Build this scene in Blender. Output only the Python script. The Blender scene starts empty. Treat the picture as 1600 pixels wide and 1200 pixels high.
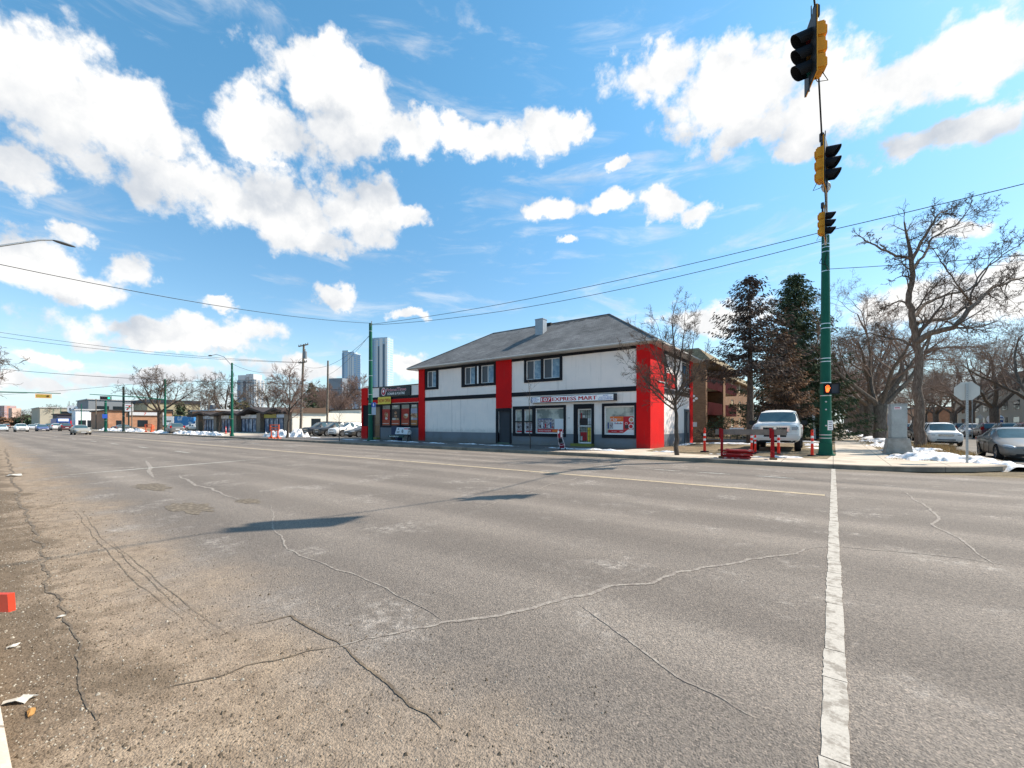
import bpy, bmesh, math, random
from mathutils import Vector, Matrix
R = math.radians
scene = bpy.context.scene
# ---------------------------------------------------------------- camera
H = 1.6; YAW = R(37.0); S, C = math.sin(YAW), math.cos(YAW); FPX = 666.0
cam = bpy.data.cameras.new('camera'); camo = bpy.data.objects.new('camera', cam)
scene.collection.objects.link(camo); scene.camera = camo
camo.location = (0, 0, H); camo.rotation_euler = (R(90), 0, YAW)
cam.sensor_width = 36; cam.lens = 36 * FPX / 1600; cam.shift_y = 62 / 1600
cam.clip_start = .05; cam.clip_end = 9000
# ---------------------------------------------------------------- sun, world, exposure
SH = (-.64, -.84)                     # where one metre of height throws its shadow
az = math.atan2(.64, .84); el = math.atan2(1, math.hypot(*SH))
sl = bpy.data.lights.new('sun', 'SUN'); so = bpy.data.objects.new('sun', sl)
scene.collection.objects.link(so)
so.rotation_euler = Vector((.64, .84, 1)).to_track_quat('Z', 'Y').to_euler(); so.location = (20, 25, 40)
sl.energy = 5.0; sl.angle = R(.53); sl.color = (1.0, .90, .77)
scene.view_settings.view_transform = 'Standard'; scene.view_settings.look = 'None'
scene.view_settings.exposure = 0.62; scene.view_settings.gamma = 1
scene.render.engine = 'CYCLES'
scene.cycles.max_bounces = 4; scene.cycles.diffuse_bounces = 2; scene.cycles.glossy_bounces = 2; scene.cycles.transmission_bounces = 1

def px_dir(px, py):
    r = (px - 800) / FPX; u = (662 - py) / FPX
    return Vector((-S + r * C, C + r * S, u)).normalized()
def azel(px, py):
    v = px_dir(px, py); return math.atan2(v.x, v.y), math.asin(v.z)

world = bpy.data.worlds.new('World'); scene.world = world; world.use_nodes = True
wt = world.node_tree; wt.nodes.clear()
class NT:
    def __init__(s, t): s.t = t
    def n(s, typ, **k):
        o = s.t.nodes.new(typ)
        for a, b in k.items(): setattr(o, a, b)
        return o
    def put(s, sock, v):
        if isinstance(v, bpy.types.NodeSocket): s.t.links.new(v, sock)
        else: sock.default_value = v
    def m(s, op, a, b=None, c=None, clamp=False):
        o = s.n('ShaderNodeMath', operation=op, use_clamp=clamp)
        s.put(o.inputs[0], a)
        if b is not None: s.put(o.inputs[1], b)
        if c is not None: s.put(o.inputs[2], c)
        return o.outputs[0]
    def v(s, op, a, b=None, scale=None):
        o = s.n('ShaderNodeVectorMath', operation=op); s.put(o.inputs[0], a)
        if b is not None: s.put(o.inputs[1], b)
        if scale is not None: s.put(o.inputs['Scale'], scale)
        return o.outputs['Value' if op in ('LENGTH', 'DOT_PRODUCT', 'DISTANCE') else 'Vector']
    def noise(s, vec, scale, detail=2, rough=.5, dist=0, col=False):
        o = s.n('ShaderNodeTexNoise'); s.put(o.inputs['Vector'], vec); s.put(o.inputs['Scale'], scale)
        s.put(o.inputs['Detail'], detail); s.put(o.inputs['Roughness'], rough); s.put(o.inputs['Distortion'], dist)
        return o.outputs['Color' if col else 'Fac']
    def vor(s, vec, scale, feature='F1', out='Distance', rnd=1):
        o = s.n('ShaderNodeTexVoronoi', feature=feature); s.put(o.inputs['Vector'], vec); s.put(o.inputs['Scale'], scale)
        s.put(o.inputs['Randomness'], rnd)
        return o.outputs[out]
    def ramp(s, f, stops, interp='LINEAR'):
        o = s.n('ShaderNodeValToRGB'); s.put(o.inputs[0], f); cr = o.color_ramp; cr.interpolation = interp
        while len(cr.elements) > len(stops): cr.elements.remove(cr.elements[-1])
        while len(cr.elements) < len(stops): cr.elements.new(1)
        for e, (p, c) in zip(cr.elements, stops): e.position = p; e.color = (*c, 1) if len(c) == 3 else c
        return o.outputs['Color']
    def sstep(s, f, a, b):
        o = s.n('ShaderNodeMapRange', interpolation_type='SMOOTHSTEP'); s.put(o.inputs['Value'], f)
        o.inputs['From Min'].default_value = a; o.inputs['From Max'].default_value = b
        return o.outputs[0]
    def mix(s, f, a, b, blend='MIX'):
        o = s.n('ShaderNodeMix', data_type='RGBA', blend_type=blend); s.put(o.inputs[0], f)
        for i, q in ((6, a), (7, b)):
            if isinstance(q, tuple) and len(q) == 3: q = (*q, 1)
            s.put(o.inputs[i], q)
        return o.outputs[2]
    def sep(s, v):
        o = s.n('ShaderNodeSeparateXYZ'); s.put(o.inputs[0], v); return o.outputs
    def comb(s, x, y, z):
        o = s.n('ShaderNodeCombineXYZ')
        for i, q in enumerate((x, y, z)): s.put(o.inputs[i], q)
        return o.outputs[0]
W = NT(wt)
tc = W.n('ShaderNodeTexCoord').outputs['Generated']
sky = W.n('ShaderNodeTexSky', sky_type='NISHITA'); sky.sun_disc = False
sky.sun_elevation = el; sky.sun_rotation = az; sky.altitude = 600; sky.air_density = 1.0; sky.dust_density = .4; sky.ozone_density = 1.6
dn = W.v('NORMALIZE', tc); dx, dy, dz = W.sep(dn)
wz = W.m('ARCTAN2', dx, dy); we = W.m('ARCSINE', dz)
warp = W.noise(dn, 7.0, 6, .62, 0, True)
wv = W.v('SCALE', W.v('SUBTRACT', warp, (.5, .5, .5)), scale=.11)
P0 = W.comb(wz, we, 0.0)
P = W.v('ADD', P0, wv); P = W.v('MULTIPLY', P, (1, 1, 0))
BL = [(50,140,190,105),(180,185,105,85),(20,262,85,42),(120,240,110,45),(250,210,62,38),
 (510,130,95,62),(440,212,85,48),(560,195,80,60),(640,205,38,36),(515,85,62,22),(400,225,40,30),
 (290,290,105,52),(225,300,52,42),(430,325,110,50),(545,335,95,58),(590,300,48,48),(490,380,75,28),(640,345,45,20),
 (770,225,55,34),(850,208,62,34),(905,200,38,22),(715,205,28,26),
 (40,400,80,42),(110,370,30,18),(195,418,48,28),(100,436,115,22),
 (310,522,155,28),(225,510,70,24),(400,520,72,26),(350,476,26,10),(250,532,110,16),
 (530,467,32,17),(640,492,24,8),
 (1030,125,80,55),(1150,140,140,62),(1290,160,150,66),(1430,110,160,62),(1560,100,90,40),(1470,205,130,26),(1570,185,60,36),(1240,240,45,30),(1180,200,90,30),
 (865,318,46,17),(950,320,36,13),(1045,322,44,25),(1085,333,34,18),(970,264,18,9),(883,378,12,8),
 (1105,500,80,22),(1500,362,48,18),(1560,440,90,26),(1480,480,150,36),(620,566,48,18),(80,562,55,12),(210,590,120,14),(60,600,90,14),(480,575,90,14),
 (-260,200,200,120),(-300,480,160,60),(1850,250,200,90),(1800,480,180,50)]
cur = None; cur2 = None; PU = W.v('ADD', P, (0, .09, 0))
for (x, y, rx, ry) in BL:
    a0, e0 = azel(x, y); a1, _ = azel(x + rx, y); _, e1 = azel(x, y - ry)
    w_ = W.v('MULTIPLY', W.v('SUBTRACT', P, (a0, e0, 0)), (1 / abs(a1 - a0), 1 / abs(e1 - e0), 0))
    L_ = W.v('LENGTH', w_)
    cur = L_ if cur is None else W.m('SMOOTH_MIN', cur, L_, .22)
    w2_ = W.v('MULTIPLY', W.v('SUBTRACT', PU, (a0, e0, 0)), (1 / abs(a1 - a0), 1 / abs(e1 - e0), 0))
    L2 = W.v('LENGTH', w2_)
    cur2 = L2 if cur2 is None else W.m('SMOOTH_MIN', cur2, L2, .22)
def svor(v, sc):
    o = W.n('ShaderNodeTexVoronoi', feature='F1'); W.put(o.inputs['Vector'], v); o.inputs['Scale'].default_value = sc
    return o.outputs['Distance']
dw = W.v('ADD', dn, W.v('SCALE', W.v('SUBTRACT', W.noise(dn, 18.0, 5, .6, 0, True), (.5, .5, .5)), scale=.07))
puff = W.m('ADD', W.m('MULTIPLY', svor(dw, 10.0), .62), W.m('MULTIPLY', svor(dw, 25.0), .38))
fine = W.noise(dn, 30.0, 8, .62)
rag = W.m('ADD', W.m('MULTIPLY', W.m('SUBTRACT', puff, .42), 1.45), W.m('MULTIPLY', W.m('SUBTRACT', fine, .5), 1.35))
edge = W.m('ADD', cur, rag)
alpha = W.m('SUBTRACT', 1.0, W.sstep(edge, .84, 1.42))
# cirrus veil and general broken cloud elsewhere
cir = W.noise(W.v('MULTIPLY', dn, (2.2, 2.2, 9)), 2.4, 6, .62, .6)
cira = W.m('MULTIPLY', W.sstep(cir, .50, .80), .55)
lowc = W.m('MULTIPLY', W.sstep(W.noise(W.v('MULTIPLY', dn, (1, 1, 3.5)), 7.0, 6, .55), .48, .66), W.m('SUBTRACT', 1.0, W.sstep(we, .03, .17)))
alpha = W.m('MAXIMUM', alpha, W.m('MAXIMUM', cira, W.m('MULTIPLY', lowc, .8)))
# cloud body: thick parts go grey below
relief = W.m('SUBTRACT', W.noise(W.v('ADD', dn, (.0, .0, .025)), 8.0, 7, .6), W.noise(dn, 8.0, 7, .6))
above = W.m('SUBTRACT', 1.0, W.sstep(W.m('ADD', cur2, W.m('MULTIPLY', W.m('SUBTRACT', fine, .5), .6)), .20, 1.20))
crev = W.m('MULTIPLY', W.sstep(puff, .36, .66), .30)
thick = W.m('MULTIPLY', above, W.sstep(W.noise(dn, 4.5, 4, .55), .05, .75))
shade = W.m('ADD', crev, W.m('ADD', W.m('MULTIPLY', relief, 1.6), W.m('MULTIPLY', thick, .72)), clamp=True)
ccol = W.mix(shade, (1.03, 1.02, 1.0), (.57, .62, .69))
skyc = W.v('SCALE', sky.outputs[0], scale=.108)
hs = W.n('ShaderNodeHueSaturation'); W.put(hs.inputs['Color'], skyc); hs.inputs['Saturation'].default_value = 1.19; hs.inputs['Value'].default_value = 1.25
cl = W.n('ShaderNodeVectorMath', operation='SCALE'); W.put(cl.inputs[0], ccol); cl.inputs['Scale'].default_value = .70
skyf = W.mix(W.sstep(we, .12, .72), W.v('MULTIPLY', hs.outputs[0], (1.05, 1.04, .93)), W.v('MULTIPLY', hs.outputs[0], (1.16, 1.45, 1.22)))
skyf = W.mix(W.m('MULTIPLY', W.m('SUBTRACT', 1.0, W.sstep(we, -.02, .26)), .75), skyf, (.36, .52, .66))
fin = W.mix(alpha, skyf, cl.outputs[0])
world.cycles.sampling_method = 'MANUAL'; world.cycles.sample_map_resolution = 256
bg = W.n('ShaderNodeBackground'); W.put(bg.inputs['Color'], fin); bg.inputs['Strength'].default_value = 1.0
out = W.n('ShaderNodeOutputWorld'); wt.links.new(bg.outputs[0], out.inputs[0])

# ---------------------------------------------------------------- from the ground plan
def gp(px, py, z=.15):
    d = FPX * (H - z) / (py - 662); return dp(px, d, z)
def dp(px, d, z=.15):
    l = (px - 800) / FPX * d; return Vector((l * C - d * S, l * S + d * C, z))
def onY(px, Y):
    r = (px - 800) / FPX; return Y * (r * C - S) / (C + r * S)
def onX(px, X):
    r = (px - 800) / FPX; return X * (C + r * S) / (r * C - S)
def zof(py, X, Y): return H - (py - 662) * (-X * S + Y * C) / FPX

# ---------------------------------------------------------------- materials
MATS = {}
def mat(name, col, rough=.6, metal=0, var=.12, vscale=3.0, bump=0, bscale=40, spec=.25, emit=0, coat=0, fn=None):
    if name in MATS: return MATS[name]
    m = bpy.data.materials.new(name); m.use_nodes = True; t = m.node_tree; N = NT(t)
    b = t.nodes['Principled BSDF']
    b.inputs['Roughness'].default_value = rough; b.inputs['Metallic'].default_value = metal
    b.inputs['Specular IOR Level'].default_value = spec; b.inputs['Coat Weight'].default_value = coat
    pos = N.n('ShaderNodeNewGeometry').outputs['Position']
    if fn: fn(N, b, pos)
    else:
        c = (*col, 1)
        if var:
            nz = N.noise(pos, vscale, 4, .6)
            f = N.m('ADD', 1 - var, N.m('MULTIPLY', nz, 2 * var))
            N.put(b.inputs['Base Color'], N.v('SCALE', tuple(col), scale=f))
        else: b.inputs['Base Color'].default_value = c
        if bump:
            bn = N.n('ShaderNodeBump'); bn.inputs['Strength'].default_value = bump; bn.inputs['Distance'].default_value = .02
            N.put(bn.inputs['Height'], N.noise(pos, bscale, 4, .6)); N.put(b.inputs['Normal'], bn.outputs[0])
        if emit:
            b.inputs['Emission Color'].default_value = c; b.inputs['Emission Strength'].default_value = emit
    MATS[name] = m; return m

def f_stain(c1, c2, sc=1.5, bump=.25, bsc=60, lo=.4, hi=.7, streak=False):
    def fn(N, b, pos):
        v = N.v('MULTIPLY', pos, (1, 1, .25)) if streak else pos
        n = N.noise(v, sc, 6, .6); f = N.sstep(n, lo, hi)
        c = N.mix(f, c1, c2); n2 = N.noise(pos, bsc * .5, 3, .6)
        c = N.mix(.12, c, N.ramp(n2, [(.3, (.2, .2, .2)), (.7, (.9, .9, .9))]), 'OVERLAY')
        N.put(b.inputs['Base Color'], c); b.inputs['Specular IOR Level'].default_value = .12
        bn = N.n('ShaderNodeBump'); bn.inputs['Strength'].default_value = bump; bn.inputs['Distance'].default_value = .01
        N.put(bn.inputs['Height'], N.noise(pos, bsc, 4, .6)); N.put(b.inputs['Normal'], bn.outputs[0])
    return fn

def f_asphalt(N, b, pos):
    x, y, z = N.sep(pos)
    big = N.noise(N.v('MULTIPLY', pos, (.25, 1, 1)), .55, 5, .55)
    mid = N.noise(N.v('MULTIPLY', pos, (.12, 1, 1)), 1.7, 5, .6)
    c = N.mix(N.sstep(big, .35, .68), (.188, .161, .138), (.252, .215, .182))
    # wheel tracks along the street, darker and smoother
    tr = N.m('ABSOLUTE', N.m('SINE', N.m('ADD', N.m('MULTIPLY', y, 1.75), N.m('MULTIPLY', mid, 1.1))))
    c = N.mix(N.m('MULTIPLY', N.sstep(tr, .3, 1.0), .50), c, (.138, .117, .100))
    # salt bloom
    salt = N.m('MULTIPLY', N.sstep(N.noise(pos, .8, 7, .70), .52, .70), N.sstep(N.noise(pos, 9.0, 4, .7), .40, .62))
    c = N.mix(N.m('MULTIPLY', salt, .75), c, (.43, .385, .34))
    # tan dirt spread along the near gutter
    ed = N.m('ADD', y, N.m('MULTIPLY', N.m('SUBTRACT', N.noise(pos, .8, 6, .62), .5), 2.6))
    ed = N.m('ADD', ed, N.m('MULTIPLY', N.m('MINIMUM', x, 0.0), .030))
    dirt = N.m('SUBTRACT', 1.0, N.sstep(ed, .6, 2.15))
    dc = N.mix(N.sstep(N.noise(pos, 5.0, 8, .78), .36, .62), (.215, .158, .108), (.345, .262, .185))
    dc = N.mix(N.m('MULTIPLY', N.m('SUBTRACT', 1.0, N.sstep(N.m('ADD', ed, N.m('MULTIPLY', N.noise(pos, 3.0, 5, .7), .6)), .55, 1.0)), .75), dc, (.125, .090, .058))
    c = N.mix(N.m('MULTIPLY', dirt, N.m('SUBTRACT', 1.0, N.sstep(x, -1.9, .6))), c, dc)
    far = N.m('SUBTRACT', 1.0, N.sstep(N.m('ADD', y, N.m('MULTIPLY', mid, 1.2)), 18.2, 19.4))
    c = N.mix(N.m('MULTIPLY', N.m('SUBTRACT', 1.0, far), .6), c, (.20, .16, .115))
    # aggregate
    v1 = N.vor(pos, 95.0); a = N.noise(pos, 60.0, 3, .7)
    cs = N.n('ShaderNodeTexVoronoi'); N.put(cs.inputs['Vector'], pos); cs.inputs['Scale'].default_value = 80
    st = N.sep(cs.outputs['Color'])[0]
    c = N.mix(N.m('SUBTRACT', .52, N.m('MULTIPLY', dirt, .26)), c, N.ramp(st, [(.0, (.18, .18, .18)), (.45, (.5, .5, .5)), (.9, (.72, .70, .66)), (1, (.95, .9, .85))]), 'OVERLAY')
    c = N.mix(.5, c, N.ramp(a, [(.28, (.22, .22, .22)), (.7, (.74, .74, .74))]), 'OVERLAY')
    N.put(b.inputs['Base Color'], c); N.put(b.inputs['Roughness'], .85)
    bn = N.n('ShaderNodeBump'); bn.inputs['Strength'].default_value = .9; bn.inputs['Distance'].default_value = .006
    hgt = N.m('ADD', N.m('MULTIPLY', v1, -1.0), N.m('MULTIPLY', a, 1.4))
    N.put(bn.inputs['Height'], hgt); N.put(b.inputs['Normal'], bn.outputs[0])
def f_asphalt2(N, b, pos):
    n = N.noise(pos, .6, 6, .6); c = N.mix(N.sstep(n, .35, .65), (.14, .125, .108), (.21, .185, .155))
    c = N.mix(.4, c, N.ramp(N.noise(pos, 45, 4, .7), [(.3, (.25, .25, .25)), (.7, (.75, .75, .75))]), 'OVERLAY')
    N.put(b.inputs['Base Color'], c); b.inputs['Roughness'].default_value = .9
def f_conc(c1, c2, jx, jy):
    def fn(N, b, pos):
        x, y, z = N.sep(pos); n = N.noise(pos, 1.1, 6, .62); c = N.mix(N.sstep(n, .32, .68), c1, c2)
        c = N.mix(N.m('MULTIPLY', N.sstep(N.noise(pos, .45, 5, .6), .52, .68), .6), c, (.15, .125, .095))
        for ax, j in ((x, jx), (y, jy)):
            if j:
                f = N.m('ABSOLUTE', N.m('SUBTRACT', N.m('FRACT', N.m('MULTIPLY', ax, 1 / j)), .5))
                c = N.mix(N.m('MULTIPLY', N.m('GREATER_THAN', f, .5 - .014 / j), .7), c, (.08, .07, .06))
        c = N.mix(.3, c, N.ramp(N.noise(pos, 40, 4, .7), [(.3, (.3, .3, .3)), (.7, (.7, .7, .7))]), 'OVERLAY')
        N.put(b.inputs['Base Color'], c); b.inputs['Roughness'].default_value = .9
    return fn
def f_soil(N, b, pos):
    n = N.noise(pos, 1.4, 7, .65); c = N.ramp(n, [(.3, (.10, .075, .045)), (.5, (.20, .155, .095)), (.7, (.30, .24, .15))])
    c = N.mix(.6, c, N.ramp(N.noise(pos, 22, 5, .75), [(.3, (.2, .2, .2)), (.7, (.8, .8, .8))]), 'OVERLAY')
    N.put(b.inputs['Base Color'], c); b.inputs['Roughness'].default_value = 1
    bn = N.n('ShaderNodeBump'); bn.inputs['Strength'].default_value = 1; bn.inputs['Distance'].default_value = .04
    N.put(bn.inputs['Height'], N.noise(pos, 18, 6, .75)); N.put(b.inputs['Normal'], bn.outputs[0])
def f_snow(N, b, pos):
    n = N.noise(pos, 4, 6, .7); c = N.mix(N.sstep(n, .44, .68), (.84, .84, .86), (.42, .36, .29))
    N.put(b.inputs['Base Color'], c); b.inputs['Roughness'].default_value = .7
    bn = N.n('ShaderNodeBump'); bn.inputs['Strength'].default_value = .7; bn.inputs['Distance'].default_value = .05
    N.put(bn.inputs['Height'], N.noise(pos, 14, 5, .7)); N.put(b.inputs['Normal'], bn.outputs[0])
def f_brick(c1, c2, mort, swap=False, sc=1.0):
    def fn(N, b, pos):
        x, y, z = N.sep(pos); h = N.m('ADD', x, y)
        o = N.n('ShaderNodeTexBrick'); N.put(o.inputs['Vector'], N.comb(h, z, 0.0)); o.inputs['Scale'].default_value = 1
        o.inputs['Brick Width'].default_value = .22 * sc; o.inputs['Row Height'].default_value = .075 * sc
        o.inputs['Mortar Size'].default_value = .008; o.inputs['Color1'].default_value = (*c1, 1)
        o.inputs['Color2'].default_value = (*c2, 1); o.inputs['Mortar'].default_value = (*mort, 1)
        c = N.mix(.4, o.outputs[0], N.ramp(N.noise(pos, 1.2, 5, .6), [(.3, (.3, .3, .3)), (.7, (.7, .7, .7))]), 'OVERLAY')
        N.put(b.inputs['Base Color'], c); b.inputs['Roughness'].default_value = .9
    return fn
def f_shingle(c1, c2):
    def fn(N, b, pos):
        x, y, z = N.sep(pos)
        o = N.n('ShaderNodeTexBrick'); N.put(o.inputs['Vector'], N.comb(N.m('ADD', x, N.m('MULTIPLY', y, .35)), N.m('MULTIPLY', z, 1.0), 0.0)); o.inputs['Scale'].default_value = 1
        o.inputs['Brick Width'].default_value = .33; o.inputs['Row Height'].default_value = .085; o.inputs['Mortar Size'].default_value = .006
        o.inputs['Color1'].default_value = (*c1, 1); o.inputs['Color2'].default_value = (*c2, 1); o.inputs['Mortar'].default_value = tuple(q * .45 for q in c1) + (1,)
        c = N.mix(.65, o.outputs[0], N.ramp(N.noise(N.v('MULTIPLY', pos, (.4, .4, 1)), 1.3, 6, .65), [(.32, (.22, .23, .24)), (.7, (.72, .72, .72))]), 'OVERLAY')
        c = N.mix(.4, c, N.ramp(N.noise(pos, 14, 4, .7), [(.3, (.25, .25, .25)), (.7, (.75, .75, .75))]), 'OVERLAY')
        N.put(b.inputs['Base Color'], c); b.inputs['Roughness'].default_value = .95
        bn = N.n('ShaderNodeBump'); bn.inputs['Strength'].default_value = .6; bn.inputs['Distance'].default_value = .02
        N.put(bn.inputs['Height'], o.outputs[0]); N.put(b.inputs['Normal'], bn.outputs[0])
    return fn
def f_bark(c1, c2):
    def fn(N, b, pos):
        v = N.v('MULTIPLY', pos, (1, 1, .22)); n = N.noise(v, 14, 6, .7, .4)
        c = N.ramp(n, [(.3, tuple(q * .45 for q in c1)), (.5, c1), (.72, c2)])
        N.put(b.inputs['Base Color'], c); b.inputs['Roughness'].default_value = .95
        bn = N.n('ShaderNodeBump'); bn.inputs['Strength'].default_value = 1; bn.inputs['Distance'].default_value = .04
        N.put(bn.inputs['Height'], n); N.put(b.inputs['Normal'], bn.outputs[0])
    return fn
def f_leaf(c1, c2, sc=2.0):
    def fn(N, b, pos):
        n = N.noise(pos, sc, 4, .6); c = N.ramp(n, [(.32, c1), (.68, c2)])
        n2 = N.noise(pos, 15, 2, .5); c = N.mix(.5, c, N.ramp(n2, [(.3, (.25, .25, .25)), (.7, (.75, .75, .75))]), 'OVERLAY')
        N.put(b.inputs['Base Color'], c); b.inputs['Roughness'].default_value = .9; b.inputs['Specular IOR Level'].default_value = .15
    return fn
def f_tower(c1, c2, cw, ch, fx=.35):
    def fn(N, b, pos):
        x, y, z = N.sep(pos); h = N.m('ADD', x, N.m('MULTIPLY', y, .9))
        fz = N.m('GREATER_THAN', N.m('FRACT', N.m('MULTIPLY', z, 1 / ch)), .38)
        fh = N.m('GREATER_THAN', N.m('FRACT', N.m('MULTIPLY', h, 1 / cw)), fx)
        f = N.m('MULTIPLY', fz, fh); n = N.noise(pos, .03, 3, .6)
        c = N.mix(f, c1, N.mix(n, c2, tuple(min(1, q * 1.7) for q in c2)))
        N.put(b.inputs['Base Color'], c); N.put(b.inputs['Roughness'], N.m('SUBTRACT', .6, N.m('MULTIPLY', f, .4)))
    return fn
def f_wall(c1, c2, dirt, z0, h):
    def fn(N, b, pos):
        x, y, z = N.sep(pos); n = N.noise(pos, .45, 5, .6); c = N.mix(N.sstep(n, .35, .7), c1, c2)
        st = N.noise(N.comb(N.m('MULTIPLY', x, 2.2), N.m('MULTIPLY', y, 2.2), N.m('MULTIPLY', z, .18)), 2.0, 6, .65)
        c = N.mix(N.m('MULTIPLY', N.sstep(st, .54, .74), .38), c, dirt)
        sp = N.m('SUBTRACT', 1.0, N.sstep(N.m('ADD', z, N.m('MULTIPLY', N.m('SUBTRACT', N.noise(pos, 3.5, 6, .7), .5), .9)), z0, z0 + h))
        c = N.mix(N.m('MULTIPLY', sp, .55), c, dirt)
        c = N.mix(.10, c, N.ramp(N.noise(pos, 45, 3, .6), [(.3, (.2, .2, .2)), (.7, (.9, .9, .9))]), 'OVERLAY')
        N.put(b.inputs['Base Color'], c); b.inputs['Specular IOR Level'].default_value = .12; b.inputs['Roughness'].default_value = .8
        bn = N.n('ShaderNodeBump'); bn.inputs['Strength'].default_value = .5; bn.inputs['Distance'].default_value = .012
        N.put(bn.inputs['Height'], N.m('ADD', N.noise(pos, 90, 4, .6), N.m('MULTIPLY', N.noise(pos, 1.2, 3, .5), 1.2))); N.put(b.inputs['Normal'], bn.outputs[0])
    return fn
asphalt = mat('asphalt', None, fn=f_asphalt)
asphalt2 = mat('side_asphalt', None, fn=f_asphalt2)
concrete = mat('concrete', None, fn=f_conc((.48, .40, .31), (.60, .51, .41), 1.6, 1.6))
concrete_k = mat('kerb_concrete', None, fn=f_conc((.17, .14, .11), (.30, .25, .195), 3.0, 0))
soil = mat('soil', None, fn=f_soil); snowm = mat('snow', None, fn=f_snow)
earth = mat('earth', None, fn=f_soil)
white_st = mat('white_stucco', None, fn=f_wall((.92, .82, .76), (.82, .75, .71), (.50, .46, .43), .9, .45))
grey_st = mat('grey_stucco', None, fn=f_wall((.20, .215, .24), (.155, .165, .185), (.19, .155, .12), .1, .5))
red_st = mat('red_paint', None, fn=f_wall((.68, .012, .012), (.55, .012, .014), (.36, .05, .04), .1, .5))
black_p = mat('black_trim', (.008, .009, .014), .7, var=.3)
shingle = mat('grey_shingle', None, fn=f_shingle((.145, .143, .143), (.20, .198, .195)))
shingle_b = mat('brown_shingle', None, fn=f_shingle((.22, .17, .10), (.30, .24, .15)))
soffit = mat('beige_metal', (.48, .45, .41), .5)
glass = mat('dark_glass', (.02, .028, .035), .06, var=0, spec=.8)
glass_b = mat('blue_glass', (.10, .17, .24), .08, var=.25, vscale=1.5, spec=.8)
glass_c = mat('curtained_glass', None, fn=f_stain((.30, .42, .50), (.16, .26, .36), 3, .05, 10, .35, .6))
glass_s = mat('shop_glass', None, fn=f_stain((.50, .50, .44), (.20, .22, .20), 1.6, .05, 10, .42, .6))  # bright reflections put into the base colour as pale patches
vinyl = mat('white_vinyl', (.78, .78, .78), .4, var=.05)
door_g = mat('grey_door', (.045, .05, .06), .7, var=.2)
steel = mat('galvanised_steel', (.42, .43, .43), .45, .7, var=.15, vscale=8)
greenp = mat('green_pole_paint', (.004, .10, .062), .6, var=.2, vscale=2)
strap = mat('steel_strap', (.6, .62, .62), .3, .8, var=0)
yellow_s = mat('signal_yellow', (.75, .33, .02), .45, var=.12)
black_s = mat('signal_black', (.008, .009, .012), .6, var=0)
chrome = mat('chrome', (.7, .7, .72), .15, 1, var=0)
rubber = mat('rubber', (.016, .016, .017), .8, var=.3)
orange = mat('orange_plastic', (.9, .035, .015), .45, var=.06)
reflect = mat('reflective_white', (.85, .82, .80), .35, var=.05)
redwood = mat('red_barricade_wood', None, fn=f_stain((.38, .010, .012), (.24, .02, .02), 6, .4, 50))
greywood = mat('weathered_wood', None, fn=f_stain((.24, .19, .155), (.17, .14, .12), 5, .3, 60))
polewood = mat('pole_wood', None, fn=f_bark((.17, .14, .11), (.27, .23, .19)))
bark_d = mat('dark_bark', None, fn=f_bark((.085, .065, .052), (.17, .14, .115)))
bark_l = mat('elm_bark', None, fn=f_bark((.17, .13, .10), (.30, .245, .19)))
twig = mat('twig', (.115, .085, .066), .9, var=.25)
twig_l = mat('pale_twig', (.25, .175, .135), .9, var=.25)
twig_r = mat('reddish_twig', (.20, .135, .11), .9, var=.25)
needle = mat('spruce_needles', None, fn=f_leaf((.034, .056, .030), (.115, .145, .075)))
needle_d = mat('dead_needles', None, fn=f_leaf((.06, .043, .034), (.145, .105, .085)))
needle_b = mat('brown_needles', None, fn=f_leaf((.20, .115, .07), (.46, .29, .18)))
wirem = mat('wire', (.012, .012, .014), .6, var=0)
amber = mat('amber_glow', (1, .16, .03), .5, var=0, emit=1.6)
greenlamp = mat('green_lamp', (.02, .8, .35), .5, var=0, emit=1.2)
yellow_p = mat('yellow_paint', (.55, .45, .04), .6, var=.25)
paintline = mat('road_paint', None, fn=f_stain((.60, .58, .52), (.36, .34, .30), 9, .3, 80, .42, .62))
cream = mat('cream_wall', None, fn=f_stain((.80, .75, .64), (.70, .66, .57), .6, .2, 60, .4, .8, True))
brick_b = mat('brown_brick', None, fn=f_brick((.20, .10, .05), (.28, .15, .075), (.2, .17, .14)))
brick_o = mat('orange_brick', None, fn=f_brick((.40, .17, .085), (.50, .23, .12), (.35, .3, .25)))
maroon = mat('maroon_metal', (.12, .02, .022), .5, var=.15)
tan = mat('tan_wall', (.42, .32, .19), .8); beige = mat('beige_wall', (.45, .40, .33), .8)
stone = mat('stone_wall', None, fn=f_stain((.24, .20, .16), (.12, .10, .085), 6, .6, 25))

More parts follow.
